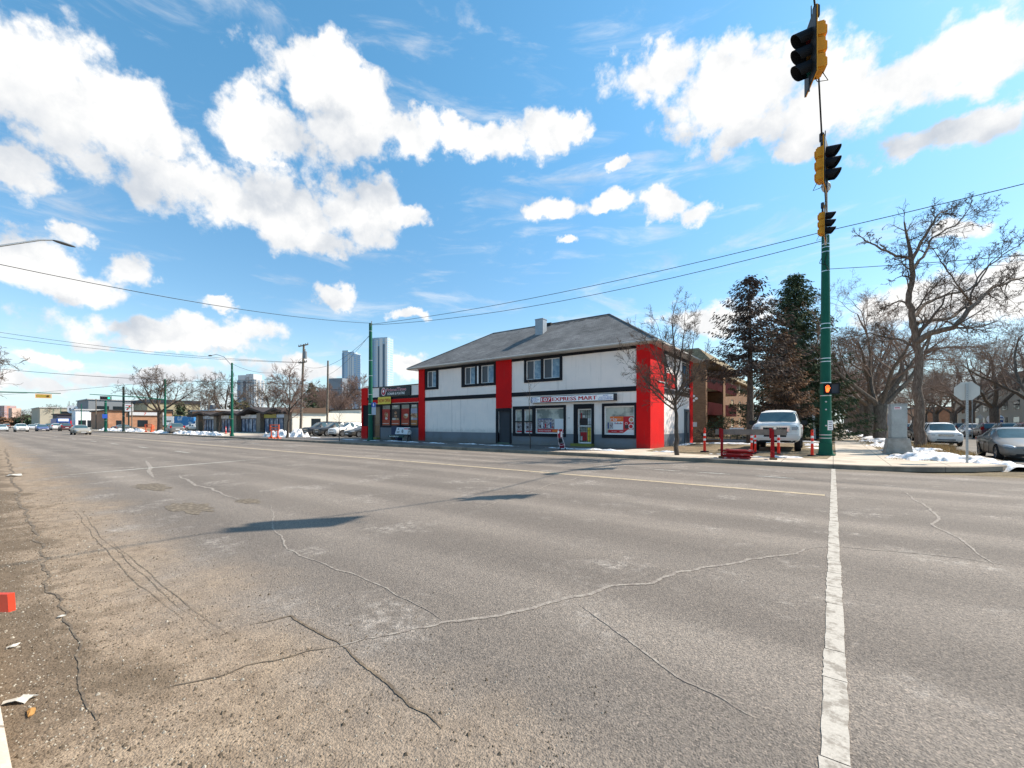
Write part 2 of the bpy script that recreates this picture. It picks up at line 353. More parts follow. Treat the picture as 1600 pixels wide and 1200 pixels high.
# ---------------------------------------------------------------- mesh builder
COL = scene.collection
class MB:
    def __init__(s): s.v = []; s.f = []; s.m = []; s.sm = []
    def add(s, vs, fs, m=0, smooth=False):
        o = len(s.v); s.v += [tuple(q) for q in vs]
        for f in fs: s.f.append(tuple(i + o for i in f)); s.m.append(m); s.sm.append(smooth)
        return s
    def quad(s, a, b, c, d, m=0): return s.add([a, b, c, d], [(0, 1, 2, 3)], m)
    def poly(s, pts, m=0): return s.add(pts, [tuple(range(len(pts)))], m)
    def box(s, x0, x1, y0, y1, z0, z1, m=0, M=None):
        vs = [Vector((x, y, z)) for z in (z0, z1) for y in (y0, y1) for x in (x0, x1)]
        if M is not None: vs = [M @ q for q in vs]
        return s.add(vs, [(0, 2, 3, 1), (4, 5, 7, 6), (0, 1, 5, 4), (2, 6, 7, 3), (0, 4, 6, 2), (1, 3, 7, 5)], m)
    def bbox(s, c, sz, m=0, b=.02, M=None):   # bevelled box
        t = bmesh.new(); bmesh.ops.create_cube(t, size=1)
        for q in t.verts: q.co = Vector((q.co.x * sz[0], q.co.y * sz[1], q.co.z * sz[2]))
        bmesh.ops.bevel(t, geom=t.edges[:], offset=b, segments=2, affect='EDGES')
        t.verts.index_update()
        vs = [q.co + Vector(c) for q in t.verts]
        if M is not None: vs = [M @ q for q in vs]
        s.add(vs, [[q.index for q in f.verts] for f in t.faces], m); t.free(); return s
    def cyl(s, p0, p1, r0, r1=None, n=12, m=0, caps=True, smooth=True):
        r1 = r0 if r1 is None else r1; p0 = Vector(p0); p1 = Vector(p1); d = (p1 - p0).normalized()
        a = d.orthogonal().normalized(); b = d.cross(a); vs = []
        for p, r in ((p0, r0), (p1, r1)):
            for i in range(n):
                t = 2 * math.pi * (i + .5) / n; vs.append(p + (a * math.cos(t) + b * math.sin(t)) * r)
        s.add(vs, [(i, (i + 1) % n, n + (i + 1) % n, n + i) for i in range(n)], m, smooth)
        if caps: s.add(vs, [tuple(range(n))[::-1], tuple(range(n, 2 * n))], m)
        return s
    def tube(s, pts, rad, n=6, m=0, smooth=True):
        pts = [Vector(p) for p in pts]; k = len(pts)
        if not hasattr(rad, '__len__'): rad = [rad] * k
        vs = []; a = None
        for i, p in enumerate(pts):
            d = (pts[min(i + 1, k - 1)] - pts[max(i - 1, 0)])
            if d.length < 1e-9: d = Vector((0, 0, 1))
            d.normalize()
            a = d.orthogonal().normalized() if a is None else (a - d * a.dot(d))
            if a.length < 1e-4: a = d.orthogonal()
            a.normalize(); b = d.cross(a)
            for j in range(n):
                t = 2 * math.pi * j / n; vs.append(p + (a * math.cos(t) + b * math.sin(t)) * rad[i])
        fs = [(i * n + j, i * n + (j + 1) % n, (i + 1) * n + (j + 1) % n, (i + 1) * n + j) for i in range(k - 1) for j in range(n)]
        s.add(vs, fs, m, smooth)
        if n > 3: s.add(vs, [tuple(range(n))[::-1], tuple(range((k - 1) * n, k * n))], m)
        return s
    def ell(s, c, r, m=0, M=None, nu=12, nv=8):
        vs = []; 
        for i in range(nv + 1):
            th = math.pi * i / nv
            for j in range(nu):
                ph = 2 * math.pi * j / nu
                q = Vector((r[0] * math.sin(th) * math.cos(ph), r[1] * math.sin(th) * math.sin(ph), r[2] * math.cos(th)))
                if M is not None: q = M @ q
                vs.append(q + Vector(c))
        return s.add(vs, [(i * nu + j, (i + 1) * nu + j, (i + 1) * nu + (j + 1) % nu, i * nu + (j + 1) % nu) for i in range(nv) for j in range(nu)], m, True)
    def prism(s, out, f, d, m=0):   # outline (u,v) mapped by f(u,v)->Vector, extruded by vector d
        a = [f(u, v) for u, v in out]; d = Vector(d); n = len(a)
        return s.add(a + [q + d for q in a], [tuple(range(n))[::-1], tuple(range(n, 2 * n))] + [(i, (i + 1) % n, n + (i + 1) % n, n + i) for i in range(n)], m)
    def build(s, name, mats, parent=None, loc=None, off=None):
        me = bpy.data.meshes.new(name); vs = s.v
        if off is not None: vs = [(q[0] - off[0], q[1] - off[1], q[2] - off[2]) for q in vs]
        me.from_pydata(vs, [], s.f)
        for q in (mats if isinstance(mats, (list, tuple)) else [mats]): me.materials.append(q)
        me.polygons.foreach_set('material_index', s.m); me.polygons.foreach_set('use_smooth', s.sm); me.update()
        o = bpy.data.objects.new(name, me); COL.objects.link(o)
        if parent is not None: o.parent = parent
        if loc is not None: o.location = loc
        return o
def tag(o, label=None, cat=None, group=None, kind=None):
    if label: o['label'] = label
    if cat: o['category'] = cat
    if group: o['group'] = group
    if kind: o['kind'] = kind
    return o
def thing(name, loc, label, cat, group=None, rz=0):
    o = bpy.data.objects.new(name, None); COL.objects.link(o); o.location = loc; o.rotation_euler = (0, 0, rz); o.empty_display_size = .3
    return tag(o, label, cat, group)
def single(mb, name, mats, base, label, cat, group=None):
    o = mb.build(name, mats, None, base, base); return tag(o, label, cat, group)
def copy_tree(o, parent=None):
    c = o.copy(); COL.objects.link(c); c.parent = parent
    for ch in list(o.children): copy_tree(ch, c)
    return c
def text_mesh(body, w, h, bold=.0, ext=.006):
    cu = bpy.data.curves.new('lettering', 'FONT'); cu.body = body; cu.size = 1; cu.extrude = .0; cu.offset = bold; cu.resolution_u = 3
    cu.align_x = 'CENTER'; cu.align_y = 'CENTER'
    o = bpy.data.objects.new('lettering', cu); COL.objects.link(o); dg = bpy.context.evaluated_depsgraph_get(); dg.update()
    me = bpy.data.meshes.new_from_object(o.evaluated_get(dg)); bpy.data.objects.remove(o); bpy.data.curves.remove(cu)
    xs = [q.co.x for q in me.vertices]; ys = [q.co.y for q in me.vertices]
    cx, cy = (min(xs) + max(xs)) / 2, (min(ys) + max(ys)) / 2; sx, sy = w / (max(xs) - min(xs)), h / (max(ys) - min(ys))
    return [((q.co.x - cx) * sx, (q.co.y - cy) * sy) for q in me.vertices], [tuple(p.vertices) for p in me.polygons], me
def text(mb, body, c, w, h, face='-Y', m=0, bold=.0):
    vs, fs, me = text_mesh(body, w, h, 0); bpy.data.meshes.remove(me); c = Vector(c)
    for k, q in enumerate((0, -1, 1) if bold else (0,)):
        q *= bold * h * .9
        if face == '-Y': f = lambda u, v: c + Vector((u + q, -.0006 * k, v))
        elif face == '+X': f = lambda u, v: c + Vector((.0006 * k, u + q, v))
        else: f = (lambda u, v: face(u + q, v) + Vector((0, .0006 * k, 0)))
        mb.add([f(u, v) for u, v in vs], fs, m)
# ================================================================ SETTING
def sheet(name, pts, m, z, kind='structure'):
    mb = MB().poly([(x, y, z) for x, y in pts]); o = mb.build(name, m); o['kind'] = kind; return o
def rect(x0, x1, y0, y1): return [(x0, y0), (x1, y0), (x1, y1), (x0, y1)]
sheet('ground', rect(-4000, 4000, -3000, 4500), earth, -.05)
sheet('avenue_road', rect(-420, 260, .11, 18.97), asphalt, 0.0)
sheet('cross_street_road', rect(5.3, 15, 18.97, 420), asphalt2, 0.002)
sheet('near_sidewalk', rect(-300, 100, -5, -.03), concrete, .146)
cor = [(-1, 18.95), (.8, 19.08), (1.9, 19.45), (2.8, 20.0), (3.8, 20.8), (4.6, 21.8), (5.1, 23.0), (5.3, 24.6)]
sheet('block_ground', [(-420, 18.95)] + cor + [(5.3, 420), (-420, 420)], soil, .140)
sheet('far_block_ground', [(15, 420), (15, 24), (17, 19.5), (19, 18.95), (260, 18.95), (260, 420)], soil, .140)
sheet('avenue_sidewalk', [(-420, 18.97)] + [(x - .02, y + .02) for x, y in cor[:7]] + [(4.0, 22.9), (2.0, 24.6), (-420, 24.55)], concrete, .150)
sheet('side_sidewalk', rect(.1, 2.0, 24.6, 300), concrete, .152)
sheet('dirt_lot', [(-8.2, 24.4), (-7.9, 22.2), (-5.5, 21.5), (-.2, 21.7), (-.05, 24), (.0, 45), (-8.4, 45)], soil, .155)
sheet('dark_sidewalk', [(-57, 19.15), (-30, 19.12), (-12, 19.12), (-10.5, 20.2), (-9.3, 22), (-9.0, 24.5), (-57, 24.5)], mat('dark_pavement', None, fn=f_stain((.17, .15, .135), (.10, .09, .082), .9, .5, 60)), .1545)  # darker pavement sheet over the concrete walk along the shop fronts
sheet('parking_lot', rect(-63.5, -37.1, 24.6, 46), asphalt2, .146)
sheet('mall_forecourt', rect(-110, -64, 24.6, 31), concrete, .146)
def kerb(path, name, w=.16, z1=.1565, km=None):
    mb = MB(); n = len(path)
    nr = []
    for i, p in enumerate(path):
        a = Vector(path[max(i - 1, 0)]); b = Vector(path[min(i + 1, n - 1)]); d = (b - a).normalized(); nr.append(Vector((d.y, -d.x)))
    o = [(p[0] + q.x * w * .3, p[1] + q.y * w * .3) for p, q in zip(path, nr)]; i_ = [(p[0] - q.x * w, p[1] - q.y * w) for p, q in zip(path, nr)]
    for k in range(n - 1):
        mb.quad((*o[k], -.02), (*o[k + 1], -.02), (*o[k + 1], z1 - .02), (*o[k], z1 - .02))
        t0 = [(q[0] * .85 + r_[0] * .15, q[1] * .85 + r_[1] * .15) for q, r_ in ((o[k], i_[k]), (o[k + 1], i_[k + 1]))]
        mb.quad((*o[k], z1 - .02), (*o[k + 1], z1 - .02), (*t0[1], z1), (*t0[0], z1))
        mb.quad((*t0[0], z1), (*t0[1], z1), (*i_[k + 1], z1), (*i_[k], z1))
    q = mb.build(name, km or concrete_k); q['kind'] = 'structure'; return q
kerb([(x, 18.95) for x in (-420, -200, -100, -60, -40, -20, -10, -5)] + cor + [(5.3, 60), (5.3, 200), (5.3, 400)], 'far_kerb')
kerb([(100, .12), (10, .12), (-5, .12), (-60, .12), (-300, .12)], 'near_kerb', km=concrete)
kerb([(15, 400), (15, 24), (17, 19.5), (19, 18.95), (260, 18.95)], 'east_kerb')

rg = random.Random(5)
def ribbon(mb, pts, w, z, m=0, rough=.4, sub=8, end=.3):
    P_ = []
    for a, b in zip(pts[:-1], pts[1:]):
        a, b = Vector(a[:2]), Vector(b[:2]); n = max(2, int((b - a).length * sub))
        for i in range(n): P_.append(a.lerp(b, i / n))
    P_.append(Vector(pts[-1][:2])); n = len(P_); L = []; Rr = []; wk = 0; vv = 0
    for i, p in enumerate(P_):
        d = (P_[min(i + 1, n - 1)] - P_[max(0, i - 1)]).normalized(); q = Vector((-d.y, d.x))
        e = min(1, end + 3 * min(i, n - 1 - i) / n); vv = vv * .75 + rg.uniform(-1, 1) * .6; wk = wk * .93 + vv * .5; c = q * wk * w * rough * 1.1 * (w < .09)
        ww = w * e * rg.uniform(1 - rough * .5, 1 + rough * .5) / 2
        L.append(p + c + q * ww); Rr.append(p + c - q * ww)
    for i in range(n - 1): mb.quad((*L[i], z), (*Rr[i], z), (*Rr[i + 1], z), (*L[i + 1], z), m)
def pxs(l): return [gp(x, y, 0) for x, y in l]
crack_l = mat('crack_filler', None, fn=f_stain((.33, .29, .245), (.215, .18, .155), 14, .8, 60, .40, .62))
crack_d = mat('crack_dark', None, fn=f_stain((.12, .093, .068), (.23, .175, .12), 10, .8, 60, .4, .65))
mb = MB()
ribbon(mb, pxs([(532, 1010), (600, 996), (690, 972), (780, 955), (870, 938), (1000, 910), (1090, 892), (1200, 870), (1297, 853)]), .045, .004, 0, .5, 40)
ribbon(mb, pxs([(690, 968), (640, 940), (560, 905), (500, 882), (450, 858), (436, 830), (420, 790)]), .022, .004, 0, .7, 30)
ribbon(mb, pxs([(905, 945), (960, 985), (1040, 1040), (1180, 1120)]), .016, .004, 0, .8, 40)
ribbon(mb, pxs([(1405, 765), (1450, 795), (1480, 835), (1510, 858), (1540, 880)]), .04, .004, 0, .6, 20)
ribbon(mb, pxs([(228, 720), (236, 731), (232, 736), (240, 746)]), .12, .004, 0, .5, 10)
ribbon(mb, pxs([(280, 742), (300, 753), (335, 762), (350, 772), (385, 779)]), .07, .004, 0, .6, 12)
ribbon(mb, pxs([(700, 803), (760, 790), (860, 757), (960, 733)]), .03, .004, 0, .6, 20)
ribbon(mb, pxs([(1297, 853), (1400, 862), (1500, 872), (1600, 890)]), .02, .004, 0, .9, 20)
ribbon(mb, pxs([(200, 745), (280, 739), (352, 732)]), .05, .004, 0, .5, 10)
tag(mb.build('sealed_crack', crack_l), kind='structure')
mb = MB()
ribbon(mb, pxs([(532, 1010), (480, 1018), (430, 1033), (385, 1040), (340, 1056), (250, 1074)]), .013, .005, 0, .6, 50)
ribbon(mb, pxs([(532, 1008), (500, 990), (455, 963), (430, 970), (395, 975)]), .020, .005, 0, .5, 50)
ribbon(mb, pxs([(534, 1010), (580, 1060), (640, 1105), (690, 1140)]), .018, .005, 0, .6, 50)
ribbon(mb, pxs([(8, 700), (11, 715), (31, 780), (60, 850), (77, 902), (98, 960), (115, 1014), (128, 1075), (134, 1132)]), .040, .005, 0, .45, 40)
for k in range(3):     # tyre tracks in the dirt
    ox = k % 3 * 5 + rg.uniform(-2, 2); a = rg.uniform(0, .5); b = rg.uniform(.6, 1)
    q = [(118, 795), (150, 840), (200, 890), (260, 945), (330, 1000)]; i0 = int(a * 4); 
    ribbon(mb, pxs([(x + ox * (1 + j * .5) * 1.6, y) for j, (x, y) in enumerate(q[i0:])]), .005, .005, 0, .9, 40)
tag(mb.build('dark_crack', crack_d), kind='structure')
def blob(cx, cy, rx, ry, z, n=28, ir=.3):
    return [(cx + rx * math.cos(t) * (k := 1 + rg.uniform(-ir, ir)), cy + ry * math.sin(t) * k, z) for t in [2 * math.pi * i / n for i in range(n)]]
mb = MB(); p = gp(300, 793, 0); mb.poly(blob(p.x, p.y, .75, .28, .004)); p = gp(388, 783, 0); mb.poly(blob(p.x, p.y, .35, .18, .004)); p = gp(236, 761, 0); mb.poly(blob(p.x, p.y, .9, .3, .004))
tag(mb.build('pothole_patch', mat('patch', None, fn=f_stain((.12, .095, .07), (.26, .21, .15), 12, .8, 50))), kind='structure')
# painted markings
def f_worn(N, b, pos):
    n = N.noise(pos, 7, 7, .72); c = N.mix(N.sstep(n, .47, .60), (.45, .41, .355), (.27, .238, .20))
    c = N.mix(.25, c, N.ramp(N.noise(pos, 70, 3, .7), [(.3, (.2, .2, .2)), (.7, (.8, .8, .8))]), 'OVERLAY')
    N.put(b.inputs['Base Color'], c); b.inputs['Roughness'].default_value = .85
    bn = N.n('ShaderNodeBump'); bn.inputs['Strength'].default_value = .5; bn.inputs['Distance'].default_value = .004
    N.put(bn.inputs['Height'], N.noise(pos, 70, 3, .7)); N.put(b.inputs['Normal'], bn.outputs[0])
worn = mat('worn_marking', None, fn=f_worn)
mb = MB(); y = 1.2
while y < 18.6:       # crosswalk line laid in short worn lengths
    L = rg.uniform(.18, .75) * (1 + y * .10); 
    if 5.45 < y < 5.7: y += .10; continue
    g = .005 + .0008 * y; x0, x1 = -.052 + rg.uniform(-.004, .004), .066 + rg.uniform(-.004, .004)
    n = 10; lft = []; rt = []
    for i in range(n + 1):
        t = y + (L - g) * i / n; lft.append((x0 + rg.uniform(-.005, .005), t, .006)); rt.append((x1 + rg.uniform(-.005, .005), t, .006))
    for i in range(n): mb.quad(lft[i], rt[i], rt[i + 1], lft[i + 1])
    y += L
tag(mb.build('crosswalk_line', worn), kind='structure')
mb = MB()
for k in range(60):
    x1 = -.15 - k * 4; mb.quad((x1 - 3.98, 11.70, .0045), (x1, 11.70, .0045), (x1, 11.90, .0045), (x1 - 3.98, 11.90, .0045))
tag(mb.build('centre_line', mat('yellowed_paint', None, fn=f_stain((.50, .40, .27), (.34, .275, .195), 5, .3, 80, .40, .66))), kind='structure')
mb = MB()
for x in (-.9, -2.6, -4.1, -6.3, -30, -36, -42, -48, -60, -70): ribbon(mb, [(x, 14.9), (x - (1.0 if x > -20 else 2.5), 14.9)], .10, .0045, 0, .15, 6)
for x in (-28, -36, -44, -52, -62, -74): ribbon(mb, [(x, 8.0), (x - 2.6, 8.0)], .10, .0045, 0, .15, 6)
ribbon(mb, pxs([(107, 742), (250, 730), (400, 718)]), .13, .0045, 0, .12, 3)
tag(mb.build('lane_markings', paintline), kind='structure')

# ---- snow (shapeless, one object) built as lumpy low banks
def lumps(mb, cx, cy, rx, ry, h, ang=0, n=26, seed=0, z0=.14):
    r_ = random.Random(seed); ca, sa = math.cos(ang), math.sin(ang); vs = []; ph = [r_.uniform(0, 6.3) for _ in range(8)]
    from mathutils import noise as mn
    for i in range(n + 1):
        for j in range(n + 1):
            u, v = i / n * 2 - 1, j / n * 2 - 1
            th = math.atan2(v, u); rad = 1 + .22 * math.sin(3 * th + ph[0]) + .14 * math.sin(7 * th + ph[1]) + .10 * math.sin(13 * th + ph[2])
            q = 1 - math.hypot(u, v) / rad * 1.18
            nn = mn.noise(Vector((u * rx * 2.2 + seed, v * ry * 2.2, 0))) * .5 + mn.noise(Vector((u * rx * 6, v * ry * 6, seed))) * .35
            z = h * q * 1.5 + h * nn * 1.7 * min(1, max(0, q * 5)) - .012; z = min(z, h * 1.5)
            x_, y_ = u * rx * 1.15, v * ry * 1.15; vs.append((cx + x_ * ca - y_ * sa, cy + x_ * sa + y_ * ca, z0 + z - .01))
    mb.add(vs, [(i * (n + 1) + j, (i + 1) * (n + 1) + j, (i + 1) * (n + 1) + j + 1, i * (n + 1) + j + 1) for i in range(n) for j in range(n)], 0, True)
mb = MB()
lumps(mb, 2.95, 24.1, 1.25, 1.0, .18, .3, 40, 1); lumps(mb, 4.2, 23.7, .95, 1.6, .15, .6, 40, 2); lumps(mb, 3.6, 26.2, 1.5, 1.8, .15, 0, 40, 3)
lumps(mb, 3.2, 30.4, 1.3, 2.4, .17, 0, 36, 4); lumps(mb, 3.1, 37, 1.2, 3.4, .18, 0, 36, 5); lumps(mb, 3.1, 46, 1.2, 3.8, .19, 0, 30, 6)
for k in range(8): lumps(mb, 3.2, 56 + k * 10, 1.2, 4.2, .16, 0, 20, 7 + k)
lumps(mb, -10.4, 21.6, 2.3, .38, .07, .02, 40, 30, .15); lumps(mb, -12.8, 21.8, 1.2, .3, .05, .02, 30, 31, .15)
for k, x in enumerate((-17.5, -20.5, -23.5, -26.5, -29, -31.5, -34.5)): lumps(mb, x, 22.0 + .3 * math.sin(k * 2), 1.5, .35, .06, 0, 28, 40 + k, .15)
for k, x in enumerate((-62, -65, -68, -71, -75, -80, -85)): lumps(mb, x, 20.3, 2.4, .8, .33, 0, 28, 50 + k)
lumps(mb, -49.5, 22.4, 2.4, 1.1, .55, 0, 26, 61); lumps(mb, -47.4, 23.2, 1.8, 1.0, .6, 0, 26, 62); lumps(mb, -43, 23, 2, .3, .06, 0, 20, 63)
for a in ((-4.2, 22.1, .7, .3, .05), (-6.9, 22.2, .8, .3, .06), (-1.6, 21.9, .8, .35, .06), (-2.6, 21.5, .6, .2, .03)): lumps(mb, *a, 0, 24, int(-a[0] * 9), .15)
lumps(mb, -6, 34.5, 2.6, 1.5, .07, 0, 30, 71); lumps(mb, -5, 38, 3.2, 1.5, .1, 0, 30, 72); lumps(mb, -1.0, 36, .9, 2.2, .08, 0, 30, 73); lumps(mb, -.9, 31, .5, .8, .05, 0, 24, 74, .15); lumps(mb, -8.2, 31, .3, 2.8, .07, 0, 24, 75, .15)
lumps(mb, -3.5, 42, 3.2, 2.0, .1, 0, 30, 76)
for k in range(5): lumps(mb, -100 - k * 7, 21, 3, 1, .4, 0, 20, 80 + k)
o = mb.build('snow', snowm); tag(o, 'patchy melting snow lying in banks along the sidewalks and verges', 'snow', kind='stuff')

# ---- gravel in the near gutter
mb = MB()
for k in range(13000):
    x = -1.0 - 14 * rg.random() ** 1.6; y = .175 + abs(rg.gauss(0, .55)) + (0 if rg.random() < .8 else rg.random() * 1.4)
    if y > 3.2: continue
    s_ = rg.uniform(.003, .010) * (1.5 if rg.random() < .05 else .8); a = rg.random() * 6; vs = []
    for j in range(4): vs.append((x + s_ * math.cos(a + j * 1.57) * rg.uniform(.7, 1.3), y + s_ * math.sin(a + j * 1.57), .001))
    vs.append((x + rg.uniform(-.3, .3) * s_, y, s_ * 1.1)); mb.add(vs, [(0, 1, 4), (1, 2, 4), (2, 3, 4), (3, 0, 4)], 0 if rg.random() < .75 else 1)
o = mb.build('gravel', [mat('gravel_brown', (.13, .10, .07), .9, var=.5, vscale=60), mat('gravel_pale', (.36, .32, .26), .9, var=.4, vscale=60)])
tag(o, 'loose gravel and grit scattered along the near gutter', 'gravel', kind='stuff')
mb = MB()
def blades(cx, cy, rx, ry, n, h):
    for _ in range(n):
        t = rg.random() * 6.28; q = rg.random() ** .5; x = cx + rx * q * math.cos(t); y = cy + ry * q * math.sin(t); a = rg.random() * 6.28
        w = .012; hh = h * rg.uniform(.4, 1.2); dx_, dy_ = rg.gauss(0, .6) * hh, rg.gauss(0, .6) * hh
        mb.add([(x - w * math.cos(a), y - w * math.sin(a), .14), (x + w * math.cos(a), y + w * math.sin(a), .14), (x + dx_, y + dy_, .14 + hh)], [(0, 1, 2)])
blades(4.5, 33.2, .8, 1.6, 1500, .38); blades(4.6, 29.5, .6, 3.0, 1800, .22); blades(3.4, 28, 1.4, 2.5, 1500, .12); blades(3.2, 45, 1.8, 14, 2500, .12); blades(2.7, 23.6, 1.0, .6, 300, .07)
o = mb.build('dry_grass', mat('dry_grass_blades', (.40, .27, .12), .9, var=.35, vscale=9)); tag(o, 'dry tan grass tufts on the verge round the street tree', 'grass', kind='stuff')

# litter
def litter(name, px, py, sz, m, label, cat, seed, flat=1.0):
    r_ = random.Random(seed); p = gp(px, py, 0.0); mb = MB(); n = 11; vs = []
    for k in range(n):
        t = 2 * math.pi * k / n; q = sz * r_.uniform(.55, 1.1); vs.append((math.cos(t) * q, math.sin(t) * q * flat, .006 + r_.uniform(0, sz * .22)))
    vs.append((0, 0, .012 + sz * .18)); mb.add(vs, [(k, (k + 1) % n, n) for k in range(n)])
    vs2 = [(a, b, c - .004) for a, b, c in vs]; mb.add(vs2, [((k + 1) % n, k, n) for k in range(n)])
    o = mb.build(name, m, None, p); o.rotation_euler.z = seed; tag(o, label, cat); return o
paper = mat('dirty_paper', (.52, .49, .43), .8, var=.3, vscale=30)
litter('paper_scrap', 33, 1096, .085, paper, 'large crumpled pale paper scrap in the gutter beside the kerb', 'litter', 1, .5)
litter('dry_leaf', 48, 1114, .055, mat('leaf_tan', (.42, .22, .07), .8, var=.3, vscale=40), 'curled orange tan leaf lying nearest the camera in the gutter', 'leaf', 3, .4)
litter('paper_scrap', 20, 1011, .04, paper, 'small white paper scrap close to the kerb, above the crumpled one', 'litter', 2, .6)
litter('paper_scrap', 96, 964, .03, paper, 'pale paper bit lying on the dark gutter crack', 'litter', 5, .8)
litter('paper_scrap', 22, 744, .3, paper, 'far flattened paper sheet on the dirt at the left edge of the avenue', 'litter', 4, .5)
# ================================================================ BUILDINGS
def wall_open(mb, x0, x1, z0, z1, ops, f, m=0, rv=.14, mr=None):
    """front wall in (u,z) with openings; f(u, depth, z)->point; reveals of depth rv"""
    us = sorted({x0, x1, *[q for o in ops for q in (o[0], o[1])]}); zs = sorted({z0, z1, *[q for o in ops for q in (o[2], o[3])]})
    us = [u for u in us if x0 <= u <= x1]; zs = [z for z in zs if z0 <= z <= z1]
    for a, b in zip(us[:-1], us[1:]):
        for c, d in zip(zs[:-1], zs[1:]):
            cu, cz = (a + b) / 2, (c + d) / 2
            if any(o[0] < cu < o[1] and o[2] < cz < o[3] for o in ops): continue
            mb.quad(f(a, 0, c), f(b, 0, c), f(b, 0, d), f(a, 0, d), m)
    mr = m if mr is None else mr
    for a, b, c, d in ops:
        mb.quad(f(a, 0, c), f(a, rv, c), f(a, rv, d), f(a, 0, d), mr); mb.quad(f(b, 0, c), f(b, rv, c), f(b, rv, d), f(b, 0, d), mr)
        if d < z1 - 1e-6: mb.quad(f(a, 0, d), f(b, 0, d), f(b, rv, d), f(a, rv, d), mr)
        if c > z0 + 1e-6: mb.quad(f(a, 0, c), f(b, 0, c), f(b, rv, c), f(a, rv, c), mr)
def fbox(mb, f, u0, u1, d0, d1, z0, z1, m=0):
    vs = [f(u, d, z) for z in (z0, z1) for d in (d0, d1) for u in (u0, u1)]
    mb.add(vs, [(0, 2, 3, 1), (4, 5, 7, 6), (0, 1, 5, 4), (2, 6, 7, 3), (0, 4, 6, 2), (1, 3, 7, 5)], m)
def frame(mb, f, u0, u1, z0, z1, w, d0, d1, m=0):
    fbox(mb, f, u0, u1, d0, d1, z0, z0 + w, m); fbox(mb, f, u0, u1, d0, d1, z1 - w, z1, m)
    fbox(mb, f, u0, u0 + w, d0, d1, z0 + w, z1 - w, m); fbox(mb, f, u1 - w, u1, d0, d1, z0 + w, z1 - w, m)
F = 24.6; XC = onY(1015, F); G = .15
fF = lambda u, d, z: Vector((u, F + d, z))           # front facade, +d into the building
fS = lambda u, d, z: Vector((XC - d, u, z))          # east side wall, u = world Y
X_ = lambda px: onY(px, F)
# ---------------- the two storey corner building
base = Vector(((X_(655.5) + XC) / 2, F + 4.6, G))
B = thing('corner_store_building', base, 'two storey white building with red panels and a grey hip roof', 'building')
def P_(mb, name, m, parent=None): return mb.build(name, m, parent or B, None, base)
Z1 = 6.22; ZB0, ZB1 = 3.54, 3.83; YB = 33.9; ZG = .93
xl = X_(655.5)
wins = []      # upper and lower openings
def op(px0, px1, z0, z1): return (X_(px0), X_(px1), z0, z1)
zz = lambda px, py: zof(py, X_(px), F)
u1 = op(668, 682, 4.68, 6.02); u2a = op(726.5, 743, 4.68, 6.02); u2b = op(752, 772, 4.68, 6.02); u3a = op(822.5, 845.6, 4.68, 6.02); u3b = op(849.3, 875, 4.68, 6.02)
g1 = op(805.5, 816, .93, 2.60); g2 = op(819.5, 832.2, .93, 2.60); g3 = op(837, 881, .93, 2.66); g4 = op(944.5, 991.5, .931, 2.68)
dr1 = op(779, 797, .22, 2.52); dr2 = op(903, 924.5, .34, 2.55)
mb = MB(); xr = XC
ops = [u1, u2a, u2b, u3a, u3b, g1, g2, g3, g4, dr1, dr2]
wall_open(mb, xl, xr, ZG, Z1, ops, fF, 0, .16)
P_(mb, 'wall', [white_st])
mb = MB(); wall_open(mb, xl, xr, -.1, ZG, [(o[0], o[1], o[2], min(o[3], ZG)) for o in ops if o[2] < ZG], fF, 0, .16)
for o in (): pass
YW = [(25.9, 27.5, 4.2, 5.8), (31.4, 32.9, 4.2, 5.8)]; sd = (31.9, 32.95, .2, 2.5)
wall_open(mb, F, YB, -.1, ZG, [(sd[0], sd[1], sd[2], ZG)], fS, 0, .12)
P_(mb, 'base_band', [grey_st])
mb = MB(); wall_open(mb, F, YB, ZG, Z1, YW + [(sd[0], sd[1], ZG, sd[3])], fS, 0, .12)
mb.quad((xl, F, 0), (xl, YB, 0), (xl, YB, Z1), (xl, F, Z1)); mb.quad((xl, YB, 0), (XC, YB, 0), (XC, YB, Z1), (xl, YB, Z1))
P_(mb, 'side_wall', [white_st])
# red pilasters
def pil(a, b, z0, z1, nm='pilaster', m=red_st, pr=.07):
    mb = MB(); fbox(mb, fF, a, b, -pr, .0, z0, z1); 
    return P_(mb, nm, m)
pil(xl - .02, X_(664.2), -.1, Z1 + .02, pr=.10); pil(X_(775.8), X_(799.8), 2.74, Z1 + .02)
mb = MB(); fbox(mb, fF, X_(995), XC + .07, -.07, .0, -.1, Z1 + .02); fbox(mb, fS, F + .003, onX(1036, XC), -.07, .0, -.1, Z1 + .02); P_(mb, 'corner_pilaster', red_st)
mb = MB(); fbox(mb, fS, YB - .75, YB, -.07, 0, -.1, Z1 + .02); P_(mb, 'side_pilaster', red_st)
mb = MB(); fbox(mb, fS, onX(1041, XC), onX(1055, XC), -.05, 0, 3.9, 4.85); P_(mb, 'side_panel', red_st)
